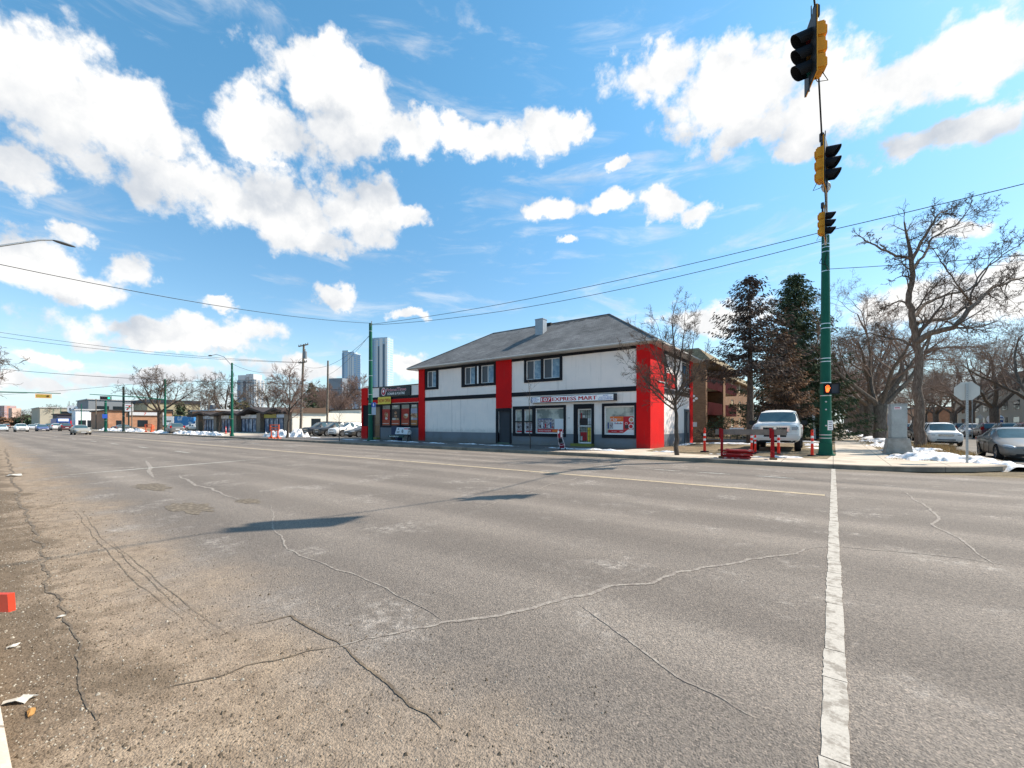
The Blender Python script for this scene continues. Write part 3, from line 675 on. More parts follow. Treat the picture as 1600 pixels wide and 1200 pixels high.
# black bands
mb = MB(); fbox(mb, fF, X_(664.2) + .004, X_(775.8) - .004, -.045, 0, ZB0, ZB1); fbox(mb, fF, X_(799.8) + .004, X_(995) - .004, -.045, 0, ZB0, ZB1)
fbox(mb, fS, onX(1036, XC) + .004, YB - .754, -.045, 0, ZB0, ZB1); P_(mb, 'band_course', black_p)
mb = MB(); fbox(mb, fF, X_(664.2) + .004, X_(775.8) - .004, -.035, 0, Z1 - .16, Z1 + .04); fbox(mb, fF, X_(799.8) + .004, X_(995) - .004, -.035, 0, Z1 - .16, Z1 + .04)
fbox(mb, fS, onX(1036, XC) + .004, YB - .754, -.035, 0, Z1 - .2, Z1 + .04); P_(mb, 'frieze', black_p)
mb = MB()
for u in (X_(706), X_(720)): fbox(mb, fF, u - .006, u + .006, -.004, 0, ZG, ZB0)
P_(mb, 'panel_joint', grey_st)
def sash(o, name='window', f=fF, fw=.045, screen=True, tall=False):
    a, b, c, d = o; mb = MB(); frame(mb, f, a, b, c, d, fw, .05, .11)
    mid = (a + b) / 2
    if screen: fbox(mb, f, mid - .025, mid + .025, .045, .105, c + fw, d - fw)
    w = P_(mb, name, vinyl); mb = MB()
    if screen:
        mb.quad(f(a + fw, .085, c + fw), f(mid, .085, c + fw), f(mid, .085, d - fw), f(a + fw, .085, d - fw), 0)
        mb.quad(f(mid, .09, c + fw), f(b - fw, .09, c + fw), f(b - fw, .09, d - fw), f(mid, .09, d - fw), 1)
    else: mb.quad(f(a + fw, .09, c + fw), f(b - fw, .09, c + fw), f(b - fw, .09, d - fw), f(a + fw, .09, d - fw), 2)
    mb.build('pane', [mat('window_screen', (.075, .085, .10), .35, var=.1), glass_c, glass_s], w, None, base)
    return w
def trim(px0, px1, z0, z1, mids=(), f=fF, w=.14, holes=()):
    a, b = X_(px0), X_(px1); mb = MB()
    wall_open(mb, a, b, z0, z1, holes, lambda u, d, z: f(u, d - .06, z), 0, .06)
    for q in (a, b): mb.quad(f(q, -.06, z0), f(q, 0, z0), f(q, 0, z1), f(q, -.06, z1))
    for q in (z0, z1): mb.quad(f(a, -.06, q), f(b, -.06, q), f(b, 0, q), f(a, 0, q))
    return P_(mb, 'window_trim', black_p)
for o in (u1, u2a, u2b, u3a, u3b): sash(o)
trim(664.8, 685.3, 4.48, 6.2, holes=[u1]); trim(721.6, 775.2, 4.48, 6.2, holes=[u2a, u2b]); trim(819.4, 878.8, 4.48, 6.2, holes=[u3a, u3b])
mb = MB(); fbox(mb, fF, X_(746.4), X_(748.6), -.08, -.061, 4.68, 6.02); P_(mb, 'trim_batten', vinyl)
trim(801.8, 884.3, .72, 2.84, holes=[g1, g2, g3]); trim(941, 994.8, .72, 2.85, holes=[g4])
ws = [sash(g1, 'shop_window', screen=False, fw=.03), sash(g2, 'shop_window', screen=False, fw=.06), sash(g3, 'shop_window', screen=False, fw=.06), sash(g4, 'shop_window', screen=False, fw=.07)]
# transoms on the two narrow windows, posters on all
poster = [mat('poster_grey', None, fn=f_stain((.45, .42, .44), (.20, .17, .18), 9, 0, 20, .42, .58)), mat('poster_orange', (.75, .16, .03), .5, var=.1),
          mat('poster_red', (.50, .02, .03), .5, var=.1), mat('poster_white', (.70, .70, .72), .5, var=.06), mat('poster_dark', (.05, .04, .045), .5, var=.1),
          mat('poster_yellow', (.75, .55, .06), .5), mat('poster_blue', (.05, .08, .22), .5), mat('poster_skin', (.50, .30, .16), .6, var=.5, vscale=12)]
def pq(mb, f, a, b, c, d, m, dep): mb.quad(f(a, dep, c), f(b, dep, c), f(b, dep, d), f(a, dep, d), m)
def disc(mb, f, u, z, r, m, dep, n=18, sy=1):
    mb.poly([f(u + r * math.cos(2 * math.pi * i / n), dep, z + sy * r * math.sin(2 * math.pi * i / n)) for i in range(n)], m)
for k, o in enumerate((g1, g2)):
    mb = MB(); pq(mb, fF, o[0] + .06, o[1] - .06, o[2] + .06, 1.7, 0, .084); pq(mb, fF, o[0] + .15, o[0] + .3, o[2] + .35, o[2] + .5, 4, .082); pq(mb, fF, o[0] + .06, o[1] - .06, o[2] + .06, o[2] + .16, 2, .082)
    mb.build('poster', poster, ws[k], None, base); mb = MB(); fbox(mb, fF, o[0], o[1], -.03, .11, 1.71, 1.78); mb.build('transom', black_p, ws[k], None, base)
a, b, c, d = g3; mb = MB(); pq(mb, fF, a + .1, b - .06, c + .08, c + .30, 2, .086); pq(mb, fF, a + .1, a + 1.45, c + .31, c + .95, 0, .086); pq(mb, fF, a + 1.47, b - .06, c + .31, c + 1.0, 3, .086)
pq(mb, fF, a + .1, a + 1.3, c + .96, c + 1.02, 6, .086); pq(mb, fF, a + 1.3, a + 1.75, c + .1, c + .28, 1, .084)
for k in range(9): pq(mb, fF, a + .15 + k * .14, a + .24 + k * .14, c + .38, c + .38 + .5 * ((k * 7) % 5) / 5, (2, 4, 3, 6)[k % 4], .084)
text(mb, 'MONEY TRANSFER', (a + .7, F + .083, c + .19), 1.0, .10, m=3)
mb.build('poster', poster, ws[2], None, base)
a, b, c, d = g4; W4 = b - a; ux = lambda px: X_(930 + px / 15.0); zx = lambda px, py: zof(620 + py / 15.0, ux(px), F)
mb = MB(); pq(mb, fF, ux(335), ux(642), zx(480, 578), zx(480, 460), 1, .086); pq(mb, fF, ux(645), ux(885), zx(760, 765), zx(760, 458), 2, .086); pq(mb, fF, ux(290), ux(640), zx(460, 845), zx(460, 775), 2, .086)
pq(mb, fF, ux(335), ux(640), zx(480, 770), zx(480, 580), 3, .088); pq(mb, fF, ux(275), ux(310), zx(290, 750), zx(290, 600), 6, .087); pq(mb, fF, ux(325), ux(405), zx(360, 750), zx(360, 600), 0, .086)
pq(mb, fF, ux(645), ux(885), zx(760, 860), zx(760, 766), 3, .087); mb.poly([fF(ux(645), .0855, zx(645, 850)), fF(ux(760), .0855, zx(760, 766)), fF(ux(645), .0855, zx(645, 766))], 2)
for (x, y, r, m1) in ((835, 540, .16, 3), (825, 695, .17, 3), (715, 625, .08, 3), (725, 700, .13, 4)):
    disc(mb, fF, ux(x), zx(x, y), r, m1, .083); 
    if m1 == 3: disc(mb, fF, ux(x), zx(x, y), r * .68, 2 if y > 600 else 7, .081)
text(mb, 'ria', (ux(420), F + .084, zx(420, 525)), .42, .21, m=3, bold=.02); text(mb, 'money transfer', (ux(545), F + .084, zx(545, 520)), .30, .07, m=3)
text(mb, 'Buy, send', (ux(430), F + .0855, zx(430, 815)), .3, .06, m=3); text(mb, 'YOU', (ux(595), F + .0855, zx(595, 815)), .2, .08, m=3)
for k in range(6): pq(mb, fF, ux(440 + k * 32), ux(462 + k * 32), zx(480, 640), zx(480, 600 + (k * 13) % 25), (6, 2, 4)[k % 3], .087)
mb.build('poster', poster, ws[3], None, base)
# doors
a, b, c, d = dr1; mb = MB(); fbox(mb, fF, a, b, .08, .13, c, d); dd = P_(mb, 'door', door_g); mb = MB(); mb.ell(fF(a + .09, .06, 1.25), (.035, .035, .035)); mb.build('handle', chrome, dd, None, base)
trim(775.4, 799.4, G - .02, 2.73, holes=[(a, b, G - .02, d)])
mb = MB(); fbox(mb, fF, a, b, -.12, .15, .0, .21); P_(mb, 'door_step', mat('green_step', (.10, .17, .10), .7))
a, b, c, d = dr2; mb = MB(); frame(mb, fF, a, b, c, d, .07, .05, .10); fbox(mb, fF, a, b, .05, .10, 1.42, 1.48); dd = P_(mb, 'security_door', vinyl)
mb = MB(); mb.quad(fF(a, .14, c), fF(b, .14, c), fF(b, .14, d), fF(a, .14, d)); mb.build('pane', glass_s, dd, None, base)
mb = MB(); zs_ = [.5, .8, 1.15, 1.7, 2.2]
for k in range(1, 6): u = a + (b - a) * k / 6; fbox(mb, fF, u - .008, u + .008, .06, .078, c, d)
for z in zs_: fbox(mb, fF, a, b, .056, .082, z, z + .016)
mb.build('bars', mat('bar_black', (.02, .02, .02), .5, var=0), dd, None, base)
mb = MB(); pq(mb, fF, a + .08, b - .35, 1.5, 1.95, 4, .13); pq(mb, fF, b - .33, b - .08, 1.6, 1.95, 3, .13); pq(mb, fF, b - .36, b - .08, .45, 1.35, 5, .13); pq(mb, fF, a + .1, b - .4, .5, 1.05, 2, .13); pq(mb, fF, a + .1, a + .25, .5, .8, 3, .128); pq(mb, fF, a + .12, a + .22, 1.95, 2.3, 2, .13); pq(mb, fF, a + .3, a + .42, 2.0, 2.15, 3, .13)
mb.build('poster', poster, dd, None, base)
trim(896.8, 928.2, G - .02, 2.86, holes=[(a, b, G - .02, d)])
mb = MB(); fbox(mb, fF, X_(896), X_(928.5), -.42, .1, .0, .33); P_(mb, 'door_step', mat('olive_step', (.20, .20, .05), .8, var=.3))
mb = MB(); fbox(mb, fF, X_(889) - .08, X_(889) + .08, -.02, 0, 1.95, 2.0); P_(mb, 'wall_vent', steel)
# side: door, windows
fS2 = fS; a, b, c, d = sd; mb = MB(); fbox(mb, fS, a, b, .06, .11, c, d); dd = P_(mb, 'side_door', door_g)
mb = MB(); frame(mb, fS, a - .14, b + .14, c - .2, d + .14, .137, -.05, .0); mb.build('door_trim', mat('grey_trim', (.10, .11, .12), .6), dd, None, base)
for a, b, c, d in YW:
    mb = MB(); frame(mb, fS, a - .1, b + .1, c - .3, d + .12, .1, -.05, 0); frame(mb, fS, a, b, c, d, .05, .03, .08); w = P_(mb, 'side_window', black_p)
    mb = MB(); pq(mb, fS, a, b, c, d, 0, .07); mb.build('pane', glass_b, w, None, base)
    mb = MB(); fbox(mb, fS, a - .1, b + .1, -.12, 0, c - .06, c); mb.build('snow_cap', snowm, w, None, base)
# roof
ex0, ex1, ey0, ey1, ez, eh = xl - .95, XC + .55, F - .55, YB + .55, 6.24, 9.62; ry = (ey0 + ey1) / 2; rx0, rx1 = -24.1, -13.1
mb = MB(); c4 = [(ex0, ey0), (ex1, ey0), (ex1, ey1), (ex0, ey1)]; zt = ez + .14
A_, B_, C_, D_ = [Vector((*q, zt)) for q in c4]; E_, F_ = Vector((rx0, ry, eh)), Vector((rx1, ry, eh + .0))
mb.quad(A_, B_, F_, E_); mb.poly([B_, C_, F_]); mb.quad(C_, D_, E_, F_); mb.poly([D_, A_, E_])
roof = P_(mb, 'roof', shingle)
mb = MB()
for q0, q1 in ((B_, F_), (A_, E_), (C_, F_), (D_, E_), (E_, F_)): mb.tube([q0 + Vector((0, 0, .01)), q1 + Vector((0, 0, .01))], .05, 6)
mb.build('ridge_cap', shingle, roof, None, base)
mb = MB()
for p, q in ((c4[0], c4[1]), (c4[1], c4[2]), (c4[2], c4[3]), (c4[3], c4[0])): mb.quad((*p, ez), (*q, ez), (*q, zt), (*p, zt))
mb.poly([(*q, ez) for q in c4][::-1]); mb.build('fascia', soffit, roof, None, base)
mb = MB(); mb.tube([(ex0 + .02, ey0 - .06, ez + .09), (ex1 - .02, ey0 - .06, ez + .09)], .07, 8); mb.tube([(ex1 + .06, ey0, ez + .09), (ex1 + .06, ey1, ez + .09)], .07, 8); mb.build('gutter', soffit, roof, None, base)
mb = MB()
pc = Vector((onY(843, 27.4), 27.4, 0)); zc = zof(521, pc.x, 27.0); mb.bbox((pc.x, 27.6, zc + .28), (.70, .6, 1.7), 0, .02); mb.bbox((pc.x, 27.6, zc + 1.15), (.75, .65, .08), 0, .01)
mb.build('chimney', mat('flue_steel', (.30, .34, .38), .5, .5, var=.25, vscale=6), roof, None, base)
mb = MB(); mb.box(rx1 - 5.2, rx1 - 4.8, ry - .40, ry - .12, eh - .25, eh + .02, 0); mb.build('roof_vent', mat('vent_black', (.03, .03, .03), .8), roof, None, base)
rs = random.Random(9); mb = MB(); sn = Vector((0, -(eh - zt), -(ry - ey0))).normalized()
def onroof(x, y): return Vector((x, y, zt + (eh - zt) * (y - ey0) / (ry - ey0) + .012))
for k in range(14):
    x = rx1 - 4.9 + k * .36; w = rs.uniform(.2, .42); y1_ = ry - .12 - rs.uniform(0, .1); y0_ = y1_ - rs.uniform(.12, .4)
    mb.quad(onroof(x, y0_), onroof(x + w, y0_ + .03), onroof(x + w, y1_), onroof(x, y1_))
mb.build('damaged_shingles', mat('bare_patch', (.06, .06, .062), .95, var=.4, vscale=9), roof, None, base)
# shop sign
fz0, fz1 = 3.04, 3.39; sx0, sx1 = X_(835), X_(960.8)
mb = MB(); fbox(mb, fF, sx0 - .05, sx1 + .14, -.30, -.0, fz0 - .03, fz1 + .05); sg = P_(mb, 'shop_sign', mat('sign_dark', (.03, .03, .04), .5))
mb = MB(); pq(mb, fF, sx0, sx1 + .03, fz0, fz1 + .02, 0, -.304); mb.build('sign_face', mat('sign_white', (.95, .92, .92), .3, var=.03), sg, None, base)
red_l = mat('sign_red', (.52, .012, .03), .4, var=0); blue_l = mat('sign_blue', (.03, .10, .45), .4, var=0)
zc_ = (fz0 + fz1) / 2 + .01; mb = MB(); pq(mb, fF, X_(848.2), X_(865.3), fz0 + .02, fz1 - .0, 0, -.307)
text(mb, 'EXPRESS MART', ((X_(866.8) + X_(935.5)) / 2, F - .308, zc_), X_(935.5) - X_(866.8), .24, m=0, bold=.08)
text(mb, '107', ((X_(849) + X_(864.6)) / 2, F - .312, zc_), X_(864.3) - X_(850.2), .24, m=1, bold=.06)
for k, t in enumerate(('MONEY', 'TRANSFER', 'BY RIA')): text(mb, t, ((X_(833) + X_(845)) / 2, F - .308, zc_ + .11 - k * .11), (.5, .7, .5)[k], .075, m=2, bold=.03)
for k, (t, w) in enumerate((('ALSO', .35), ('EXOTIC BAGS', .8), ('SMOKE ACCESSORIES', .98))): text(mb, t, (X_(949.5), F - .308, zc_ + .11 - k * .11), w, .075, m=2, bold=.03)
mb.build('lettering', [red_l, mat('letter_white', (.88, .88, .88), .4, var=0), blue_l], sg, None, base)

# ---------------- the donair shop
xa, xb = X_(566.5), xl - .01; bD = Vector(((xa + xb) / 2, F + 4, G)); ZD = 5.0
D = thing('donair_shop', bD, 'low shop with dark sign board, yellow banner and food posters', 'building')
def Q_(mb, name, m, parent=None): return mb.build(name, m, parent or D, None, bD)
z_ = lambda px, py: zof(py, X_(px), F)
wn = [(X_(595.8), X_(609.2)), (X_(610.2), X_(624.3)), (X_(625.4), X_(639.3)), (X_(640.2), X_(652))]; wz0, wz1 = 1.42, 3.33
dd0 = (X_(584.2), X_(593.4), .3, 3.2)
ops = [(a, b, wz0, wz1) for a, b in wn] + [dd0]
mb = MB(); wall_open(mb, xa, xb, 1.25, 3.45, ops, fF, 0, .1); wall_open(mb, xa, X_(594.5), -.1, 1.25, [(dd0[0], dd0[1], dd0[2], 1.25)], fF, 0, .1); Q_(mb, 'shopfront', black_p)
mb = MB(); wall_open(mb, X_(594.5), xb, -.1, 1.25, [], fF); Q_(mb, 'base_band', grey_st)
mb = MB(); fbox(mb, fF, xa, xb, 0, .3, 3.45, ZD); mb.box(xa, xb, F + .3, F + 9, 3.0, ZD - .3); mb.quad((xa, F + .01, 0), (xa, F + 9, 0), (xa, F + 9, ZD - .3), (xa, F + .01, ZD - .3)); Q_(mb, 'wall', white_st)
mb = MB(); fbox(mb, fF, xa - .05, X_(575), -.1, -.0, 3.4, ZD + .05); fbox(mb, fF, xa - .05, X_(575), -.1, -.0, -.1, 1.35); fbox(mb, fF, xa - .05, xa + .12, -.1, 0, 1.35, 3.4); Q_(mb, 'red_pilaster', red_st)
mb = MB(); fbox(mb, fF, X_(575.1), xb - .1, -.05, 0, 3.86, 4.1); Q_(mb, 'band_course', black_p)
mb = MB(); fbox(mb, fF, X_(575.1), xb - .1, -.06, 0, 3.5, 3.85); Q_(mb, 'red_fascia', red_st)
mb = MB(); fbox(mb, fF, xa - .06, xb, -.06, .34, ZD + .003, ZD + .06); Q_(mb, 'parapet_cap', black_p)
pinkm = mat('sign_pink', (.65, .12, .16), .4, var=0); wht = mat('letter_white', (.88, .88, .88))
fs = X_(594.3), X_(642.9); mb = MB(); fbox(mb, fF, fs[0], fs[1], -.14, -.0, 4.12, ZD - .04); sg = Q_(mb, 'shop_sign', mat('sign_charcoal', (.02, .026, .032), .4, var=.1))
mb = MB(); cx = X_(601.3); disc(mb, fF, cx, 4.56, .34, 0, -.145, 28, 1.1); disc(mb, fF, cx, 4.56, .30, 1, -.148, 28, 1.1); disc(mb, fF, cx, 4.56, .25, 2, -.151, 28, 1.1); disc(mb, fF, cx, 4.6, .12, 0, -.154, 12, 1.3); disc(mb, fF, cx + .03, 4.42, .07, 1, -.156, 12, 1.4)
text(mb, 'PrimeTime', ((X_(606) + X_(636.5)) / 2, F - .146, 4.70), X_(636.5) - X_(606), .30, m=0, bold=.06); text(mb, 'PrimeTime', ((X_(606) + X_(636.5)) / 2, F - .150, 4.70), X_(636.5) - X_(606) - .04, .27, m=1, bold=.02)
text(mb, 'DONAIR & POUTINE', ((X_(607.5) + X_(634.5)) / 2, F - .146, 4.34), X_(634.5) - X_(607.5), .22, m=0, bold=.03)
mb.build('lettering', [wht, pinkm, mat('sign_crimson', (.35, .01, .02), .4, var=0)], sg, None, bD)
mb = MB(); fbox(mb, fF, X_(593.2), X_(612.9), -.18, -.15, 3.42, 4.08); bn = Q_(mb, 'banner', yellow_p if False else mat('banner_yellow', (.80, .62, .08), .5, var=.1))
mb = MB(); text(mb, 'NOW OPEN', ((X_(594) + X_(612.3)) / 2, F - .184, 3.74), X_(611.8) - X_(594.2), .34, m=0, bold=.03); mb.build('lettering', mat('banner_red', (.45, .02, .01), .5, var=0), bn, None, bD)
food = mat('food_print', None, fn=f_stain((.62, .42, .26), (.30, .09, .04), 8, 0, 20, .42, .6))
orr = mat('print_orange', (.42, .07, .03), .5, var=.2)
for k, (a, b) in enumerate(wn):
    mb = MB(); frame(mb, fF, a, b, wz0, wz1, .04, .04, .09); w = Q_(mb, 'shop_window', mat('dark_alu', (.06, .06, .065), .4, .5)); mb = MB(); pq(mb, fF, a, b, wz0, wz1, 0, .085); mb.build('pane', glass, w, None, bD)
    mb = MB(); hh = wz1 - wz0; pq(mb, fF, a + .06, b - .06, wz0 + .05, wz0 + hh * .27, 0 if k != 3 else 6, .078); pq(mb, fF, a + .06, b - .06, wz0 + hh * .27, wz0 + hh * .80, (1, 2, 1, 3)[k], .078)
    m_ = (a + b) / 2; zc0 = wz0 + hh * .45
    if k == 0: disc(mb, fF, m_, zc0 + .12, .27, 4, .076, 16, 1.0); disc(mb, fF, m_ + .02, zc0 - .2, .2, 5, .075, 12, .5)
    if k == 1:
        disc(mb, fF, m_, zc0 + .3, .2, 4, .076, 14, .7); disc(mb, fF, m_, zc0 + .12, .22, 2, .075, 14, .35); disc(mb, fF, m_, zc0, .2, 4, .074, 14, .6)
        for q in (-.35, -.12, .12, .35): disc(mb, fF, m_ + q, zc0 - .25, .14, 4 if q > 0 else 5, .073, 12, .7)
        pq(mb, fF, m_ - .28, m_ + .28, wz0 + hh * .88, wz0 + hh * .96, 5, .077)
    if k == 2: disc(mb, fF, m_ + .08, zc0 + .02, .36, 4, .076, 18, .62); disc(mb, fF, m_ + .12, zc0 + .1, .25, 5, .075, 14, .45); disc(mb, fF, m_ - .1, zc0 - .05, .14, 6, .074, 12, .6)
    if k == 3:
        for q in (-.3, .0, .3): disc(mb, fF, m_ + q, zc0 + .03, .19, 4, .076, 14, 1.2)
        disc(mb, fF, m_ - .3, zc0 - .2, .12, 5, .075); pq(mb, fF, m_ - .3, m_ + .3, wz0 + hh * .88, wz0 + hh * .96, 5, .077)
    pq(mb, fF, a + .1, b - .25, wz0 + .17, wz0 + .22, 5, .076)
    mb.build('food_poster', [orr, mat('print_red', (.40, .03, .02), .5), mat('print_dark', (.05, .035, .03), .5), mat('print_lilac', (.36, .36, .45), .5), food, mat('print_cream', (.66, .58, .50), .5), mat('print_amber', (.42, .16, .05), .5)], w, None, bD)
a, b, c, d = dd0; mb = MB(); frame(mb, fF, a, b, c, d, .08, .03, .08); fbox(mb, fF, a + .08, b - .08, .03, .08, 1.45, 1.52); dr = Q_(mb, 'door', mat('bronze_alu', (.12, .10, .085), .4, .5)); mb = MB(); pq(mb, fF, a, b, c, d, 0, .07); mb.build('pane', mat('brown_glass', (.16, .10, .06), .08, var=.4, vscale=2), dr, None, bD)
mb = MB(); fbox(mb, fF, X_(580.5), X_(594), -.4, .05, -.0, .30); Q_(mb, 'door_step', mat('olive_step', (.20, .20, .05)))

# ---------------- strip mall to the left
bM = Vector((-84, 36, .1)); M_ = thing('strip_mall', bM, 'low row of shops with dark zigzag canopy and stone piers', 'building')
def R_(mb, n, m, p=None): return mb.build(n, m, p or M_, None, bM)
YM = 31.3; XE = -64.9; fM = lambda u, d, z: Vector((u, YM + d, z)); xm = lambda px: onY(px, YM)
mb = MB(); fbox(mb, fM, -107, XE - .45, .35, 12, 0, 3.2); R_(mb, 'wall', beige)
wm = mat('dark_canopy', (.05, .04, .038), .8)
mb = MB(); mb.box(XE - .4, XE, YM, YM + 12, 0, 3.35); R_(mb, 'end_wall', cream)
mb = MB(); mb.prism([(0, 3.3), (6.5, 3.3), (6.5, 4.15), (3, 4.0), (0, 3.75)], lambda u, v: Vector((XE + .35, YM - .9 + u, v)), (-.9, 0, 0)); R_(mb, 'end_fascia', mat('brown_fascia', (.13, .085, .06), .8))
# zigzag canopy
pts = [(303, 3.35), (322, 3.9), (340, 3.3), (362, 3.9), (382, 3.3), (400, 4.4), (424, 3.4), (440, 4.1), (456, 3.4)]
for (p0, z0), (p1, z1) in zip(pts[:-1], pts[1:]):
    a, b = xm(p0), xm(p1); mb = MB(); mb.add([fM(a, -1.2, z0 - .35), fM(b, -1.2, z1 - .35), fM(b, -1.2, z1), fM(a, -1.2, z0), fM(a, 3, z0 - .35), fM(b, 3, z1 - .35), fM(b, 3, z1), fM(a, 3, z0)], [(0, 1, 2, 3), (4, 5, 6, 7), (0, 1, 5, 4), (3, 2, 6, 7), (0, 3, 7, 4), (1, 2, 6, 5)]); R_(mb, 'canopy', wm)
for p in (312, 340, 371, 408, 452):
    mb = MB(); a = xm(p); mb.box(a - .7, a + .7, YM - .45, YM + .34, 0, 3.3); R_(mb, 'stone_pier', stone)
sg_c = [mat('sign_offwhite', (.6, .6, .62), .5), mat('sign_mustard', (.35, .32, .06), .5), mat('sign_paleblue', (.42, .5, .62), .5)]
shopglass = mat('mall_glass', None, fn=f_stain((.13, .17, .25), (.42, .44, .50), 1.1, .05, 10, .45, .62))
for (p0, p1, k) in ((317, 337, 2), (345, 368, 0), (376, 405, 0), (412, 449, 1)):
    a, b = xm(p0), xm(p1); mb = MB(); frame(mb, fM, a, b, .15, 2.5, .09, .1, .345); 
    for q in range(1, 5): u = a + (b - a) * q / 5; fbox(mb, fM, u - .05, u + .05, .1, .34, .24, 2.41)
    w = R_(mb, 'shop_window', mat('navy_frame', (.03, .035, .06), .4)); mb = MB(); pq(mb, fM, a, b, .15, 2.5, 0, .2); mb.build('pane', shopglass, w, None, bM)
    mb = MB(); fbox(mb, fM, a + .1, (a + b) / 2 + .3, 0, .3, 2.55, 3.15, 0); R_(mb, 'shop_sign', sg_c[k]); mb = MB(); fbox(mb, fM, (a + b) / 2 + .5, b - .1, 0, .3, 2.55, 3.05); R_(mb, 'shop_sign', sg_c[(k + 1) % 3 if p0 != 376 else 0])
mb = MB(); mb.box(XE, XE + .03, 34.2, 35.7, 1.1, 2.4); w = R_(mb, 'side_window', glass)
# white building behind
bW = Vector((-71, 44, .1)); Wb = thing('warehouse', bW, 'long cream windowed wall of a flat building behind the parked cars', 'building')
mb = MB(); mb.box(-78, -65.6, 43.4, 68, 0, 4.0); mb.build('wall', cream, Wb, None, bW)
mb = MB(); mb.box(-78.1, -65.4, 43.3, 68, 4.003, 4.25); mb.build('roof_edge', mat('brown_fascia', (.1, .07, .05)), Wb, None, bW)
mb = MB(); mb.box(-65.6, -65.55, 47.0, 49, 1.4, 2.6); mb.build('window', mat('red_shutter', (.3, .04, .02), .6), Wb, None, bW)
bW = Vector((-62, 76, .1)); Wb = thing('brown_house', bW, 'tan brown building with white eaves seen above the donair shop left edge', 'building')
mb = MB(); mb.box(-68, -57, 72, 80, 0, 7.6); mb.build('wall', mat('tan_brown', (.22, .13, .06), .8), Wb, None, bW)
mb = MB(); mb.box(-68.8, -56.2, 71.2, 80.8, 7.603, 7.9); mb.build('roof', mat('pale_eaves', (.6, .58, .55), .6), Wb, None, bW)
bW = Vector((-78, 92, .1)); Wb = thing('gabled_house', bW, 'small white gabled house among bare trees behind the warehouse', 'house')
mb = MB(); mb.box(-84, -72, 88, 97, 0, 9); mb.add([(-84, 88, 9), (-72, 88, 9), (-78, 88, 12.5), (-84, 97, 9), (-72, 97, 9), (-78, 97, 12.5)], [(0, 1, 2), (3, 5, 4)]); mb.build('wall', mat('house_white', (.62, .58, .52), .7), Wb, None, bW)
mb = MB(); mb.quad((-84.4, 87.5, 8.8), (-78, 87.5, 12.7), (-78, 97.5, 12.7), (-84.4, 97.5, 8.8)); mb.quad((-71.6, 87.5, 8.8), (-78, 87.5, 12.7), (-78, 97.5, 12.7), (-71.6, 97.5, 8.8)); mb.build('roof', shingle, Wb, None, bW)
mb = MB(); mb.box(-79.5, -76.5, 87.95, 88, 6, 8); mb.build('window', glass, Wb, None, bW)

# ---------------- brown brick apartment block
bA = Vector((-16, 60, .14)); A = thing('apartment_block', bA, 'three storey brown brick apartment block with maroon balconies and shingled mansard roof', 'building')
def T_(mb, n, m, p=None): return mb.build(n, m, p or A, None, bA)
AX, AY = -11.4, 44.0; fA = lambda u, d, z: Vector((AX - d, u, z))
ops = []
for fl in range(3):
    z0 = .3 + fl * 2.6
    for y0 in (45.2, 48.4, 54.8, 58.2, 66, 72, 80): ops.append((y0, y0 + (1.6 if y0 < 60 else 1.8), z0 + (.1 if y0 < 60 else .9), z0 + 2.1))
mb = MB(); wall_open(mb, AY, 86, 0, 7.8, ops, fA, 0, .15); mb.quad((-24, AY, 0), (AX, AY, 0), (AX, AY, 7.8), (-24, AY, 7.8)); mb.quad((-24, AY, 7.8), (AX, AY, 7.8), (AX, 86, 7.8), (-24, 86, 7.8)); T_(mb, 'wall', brick_b)
mb = MB(); mb.box(AX, AX + 1.6, 52.2, 53.4, 0, 7.6); T_(mb, 'pier', brick_b); mb = MB(); mb.box(AX, AX + 1.6, 43.99, 44.6, 0, 7.6); T_(mb, 'pier', brick_b)
for k, o in enumerate(ops):
    a, b, c, d = o; mb = MB(); frame(mb, fA, a, b, c, d, .07, .06, .12); w = T_(mb, 'window', vinyl); mb = MB(); pq(mb, fA, a, (a + b) / 2, c, d, 0, .1); pq(mb, fA, (a + b) / 2, b, c, d, 1, .1); mb.build('pane', [glass, mat('curtain_cream', (.55, .45, .28), .7, var=.3, vscale=5)], w, None, bA)
for y0, y1, z in ((44.7, 51.8, 2.6), (44.7, 51.8, 5.2), (53.6, 60.5, 2.6), (53.6, 60.5, 5.2)):
    mb = MB(); mb.box(AX, AX + 1.5, y0, y1, z, z + .18, 1); mb.box(AX + 1.5, AX + 1.56, y0, y1, z - .1, z + 1.15, 0); mb.box(AX + .01, AX + 1.5, y0, y0 + .06, z - .1, z + 1.15, 0); mb.box(AX + .01, AX + 1.5, y1 - .06, y1, z - .1, z + 1.15, 0)
    for q in range(24): u = y0 + (y1 - y0) * (q + .5) / 24; mb.box(AX + 1.56, AX + 1.59, u - .06, u + .06, z - .1, z + 1.15, 0)
    for q in range(5): u = AX + 1.5 * (q + .5) / 5; mb.box(u - .06, u + .06, y0 - .03, y0, z - .1, z + 1.15, 0)
    T_(mb, 'balcony', [maroon, mat('slab_beige', (.45, .4, .33), .8)])
mb = MB()
for y0, y1, pr in ((43.4, 61.2, 2.1), (61.2, 87, .5)):
    x1 = AX + pr; z0, z1 = 7.75, 9.0
    mb.quad((x1, y0, z0), (x1, y1, z0), (x1 - 1.2, y1, z1), (x1 - 1.2, y0 + .8, z1)); mb.quad((-24.5, y0, z0), (x1, y0, z0), (x1 - 1.2, y0 + .8, z1), (-24.5, y0 + .8, z1)); mb.quad((-24.5, y0 + .8, z1), (x1 - 1.2, y0 + .8, z1), (x1 - 1.2, y1, z1), (-24.5, y1, z1)); mb.poly([(x1, y1, z0), (x1 - 1.2, y1, z1), (x1 - 1.2, y1, z0)])
T_(mb, 'mansard_roof', shingle_b)
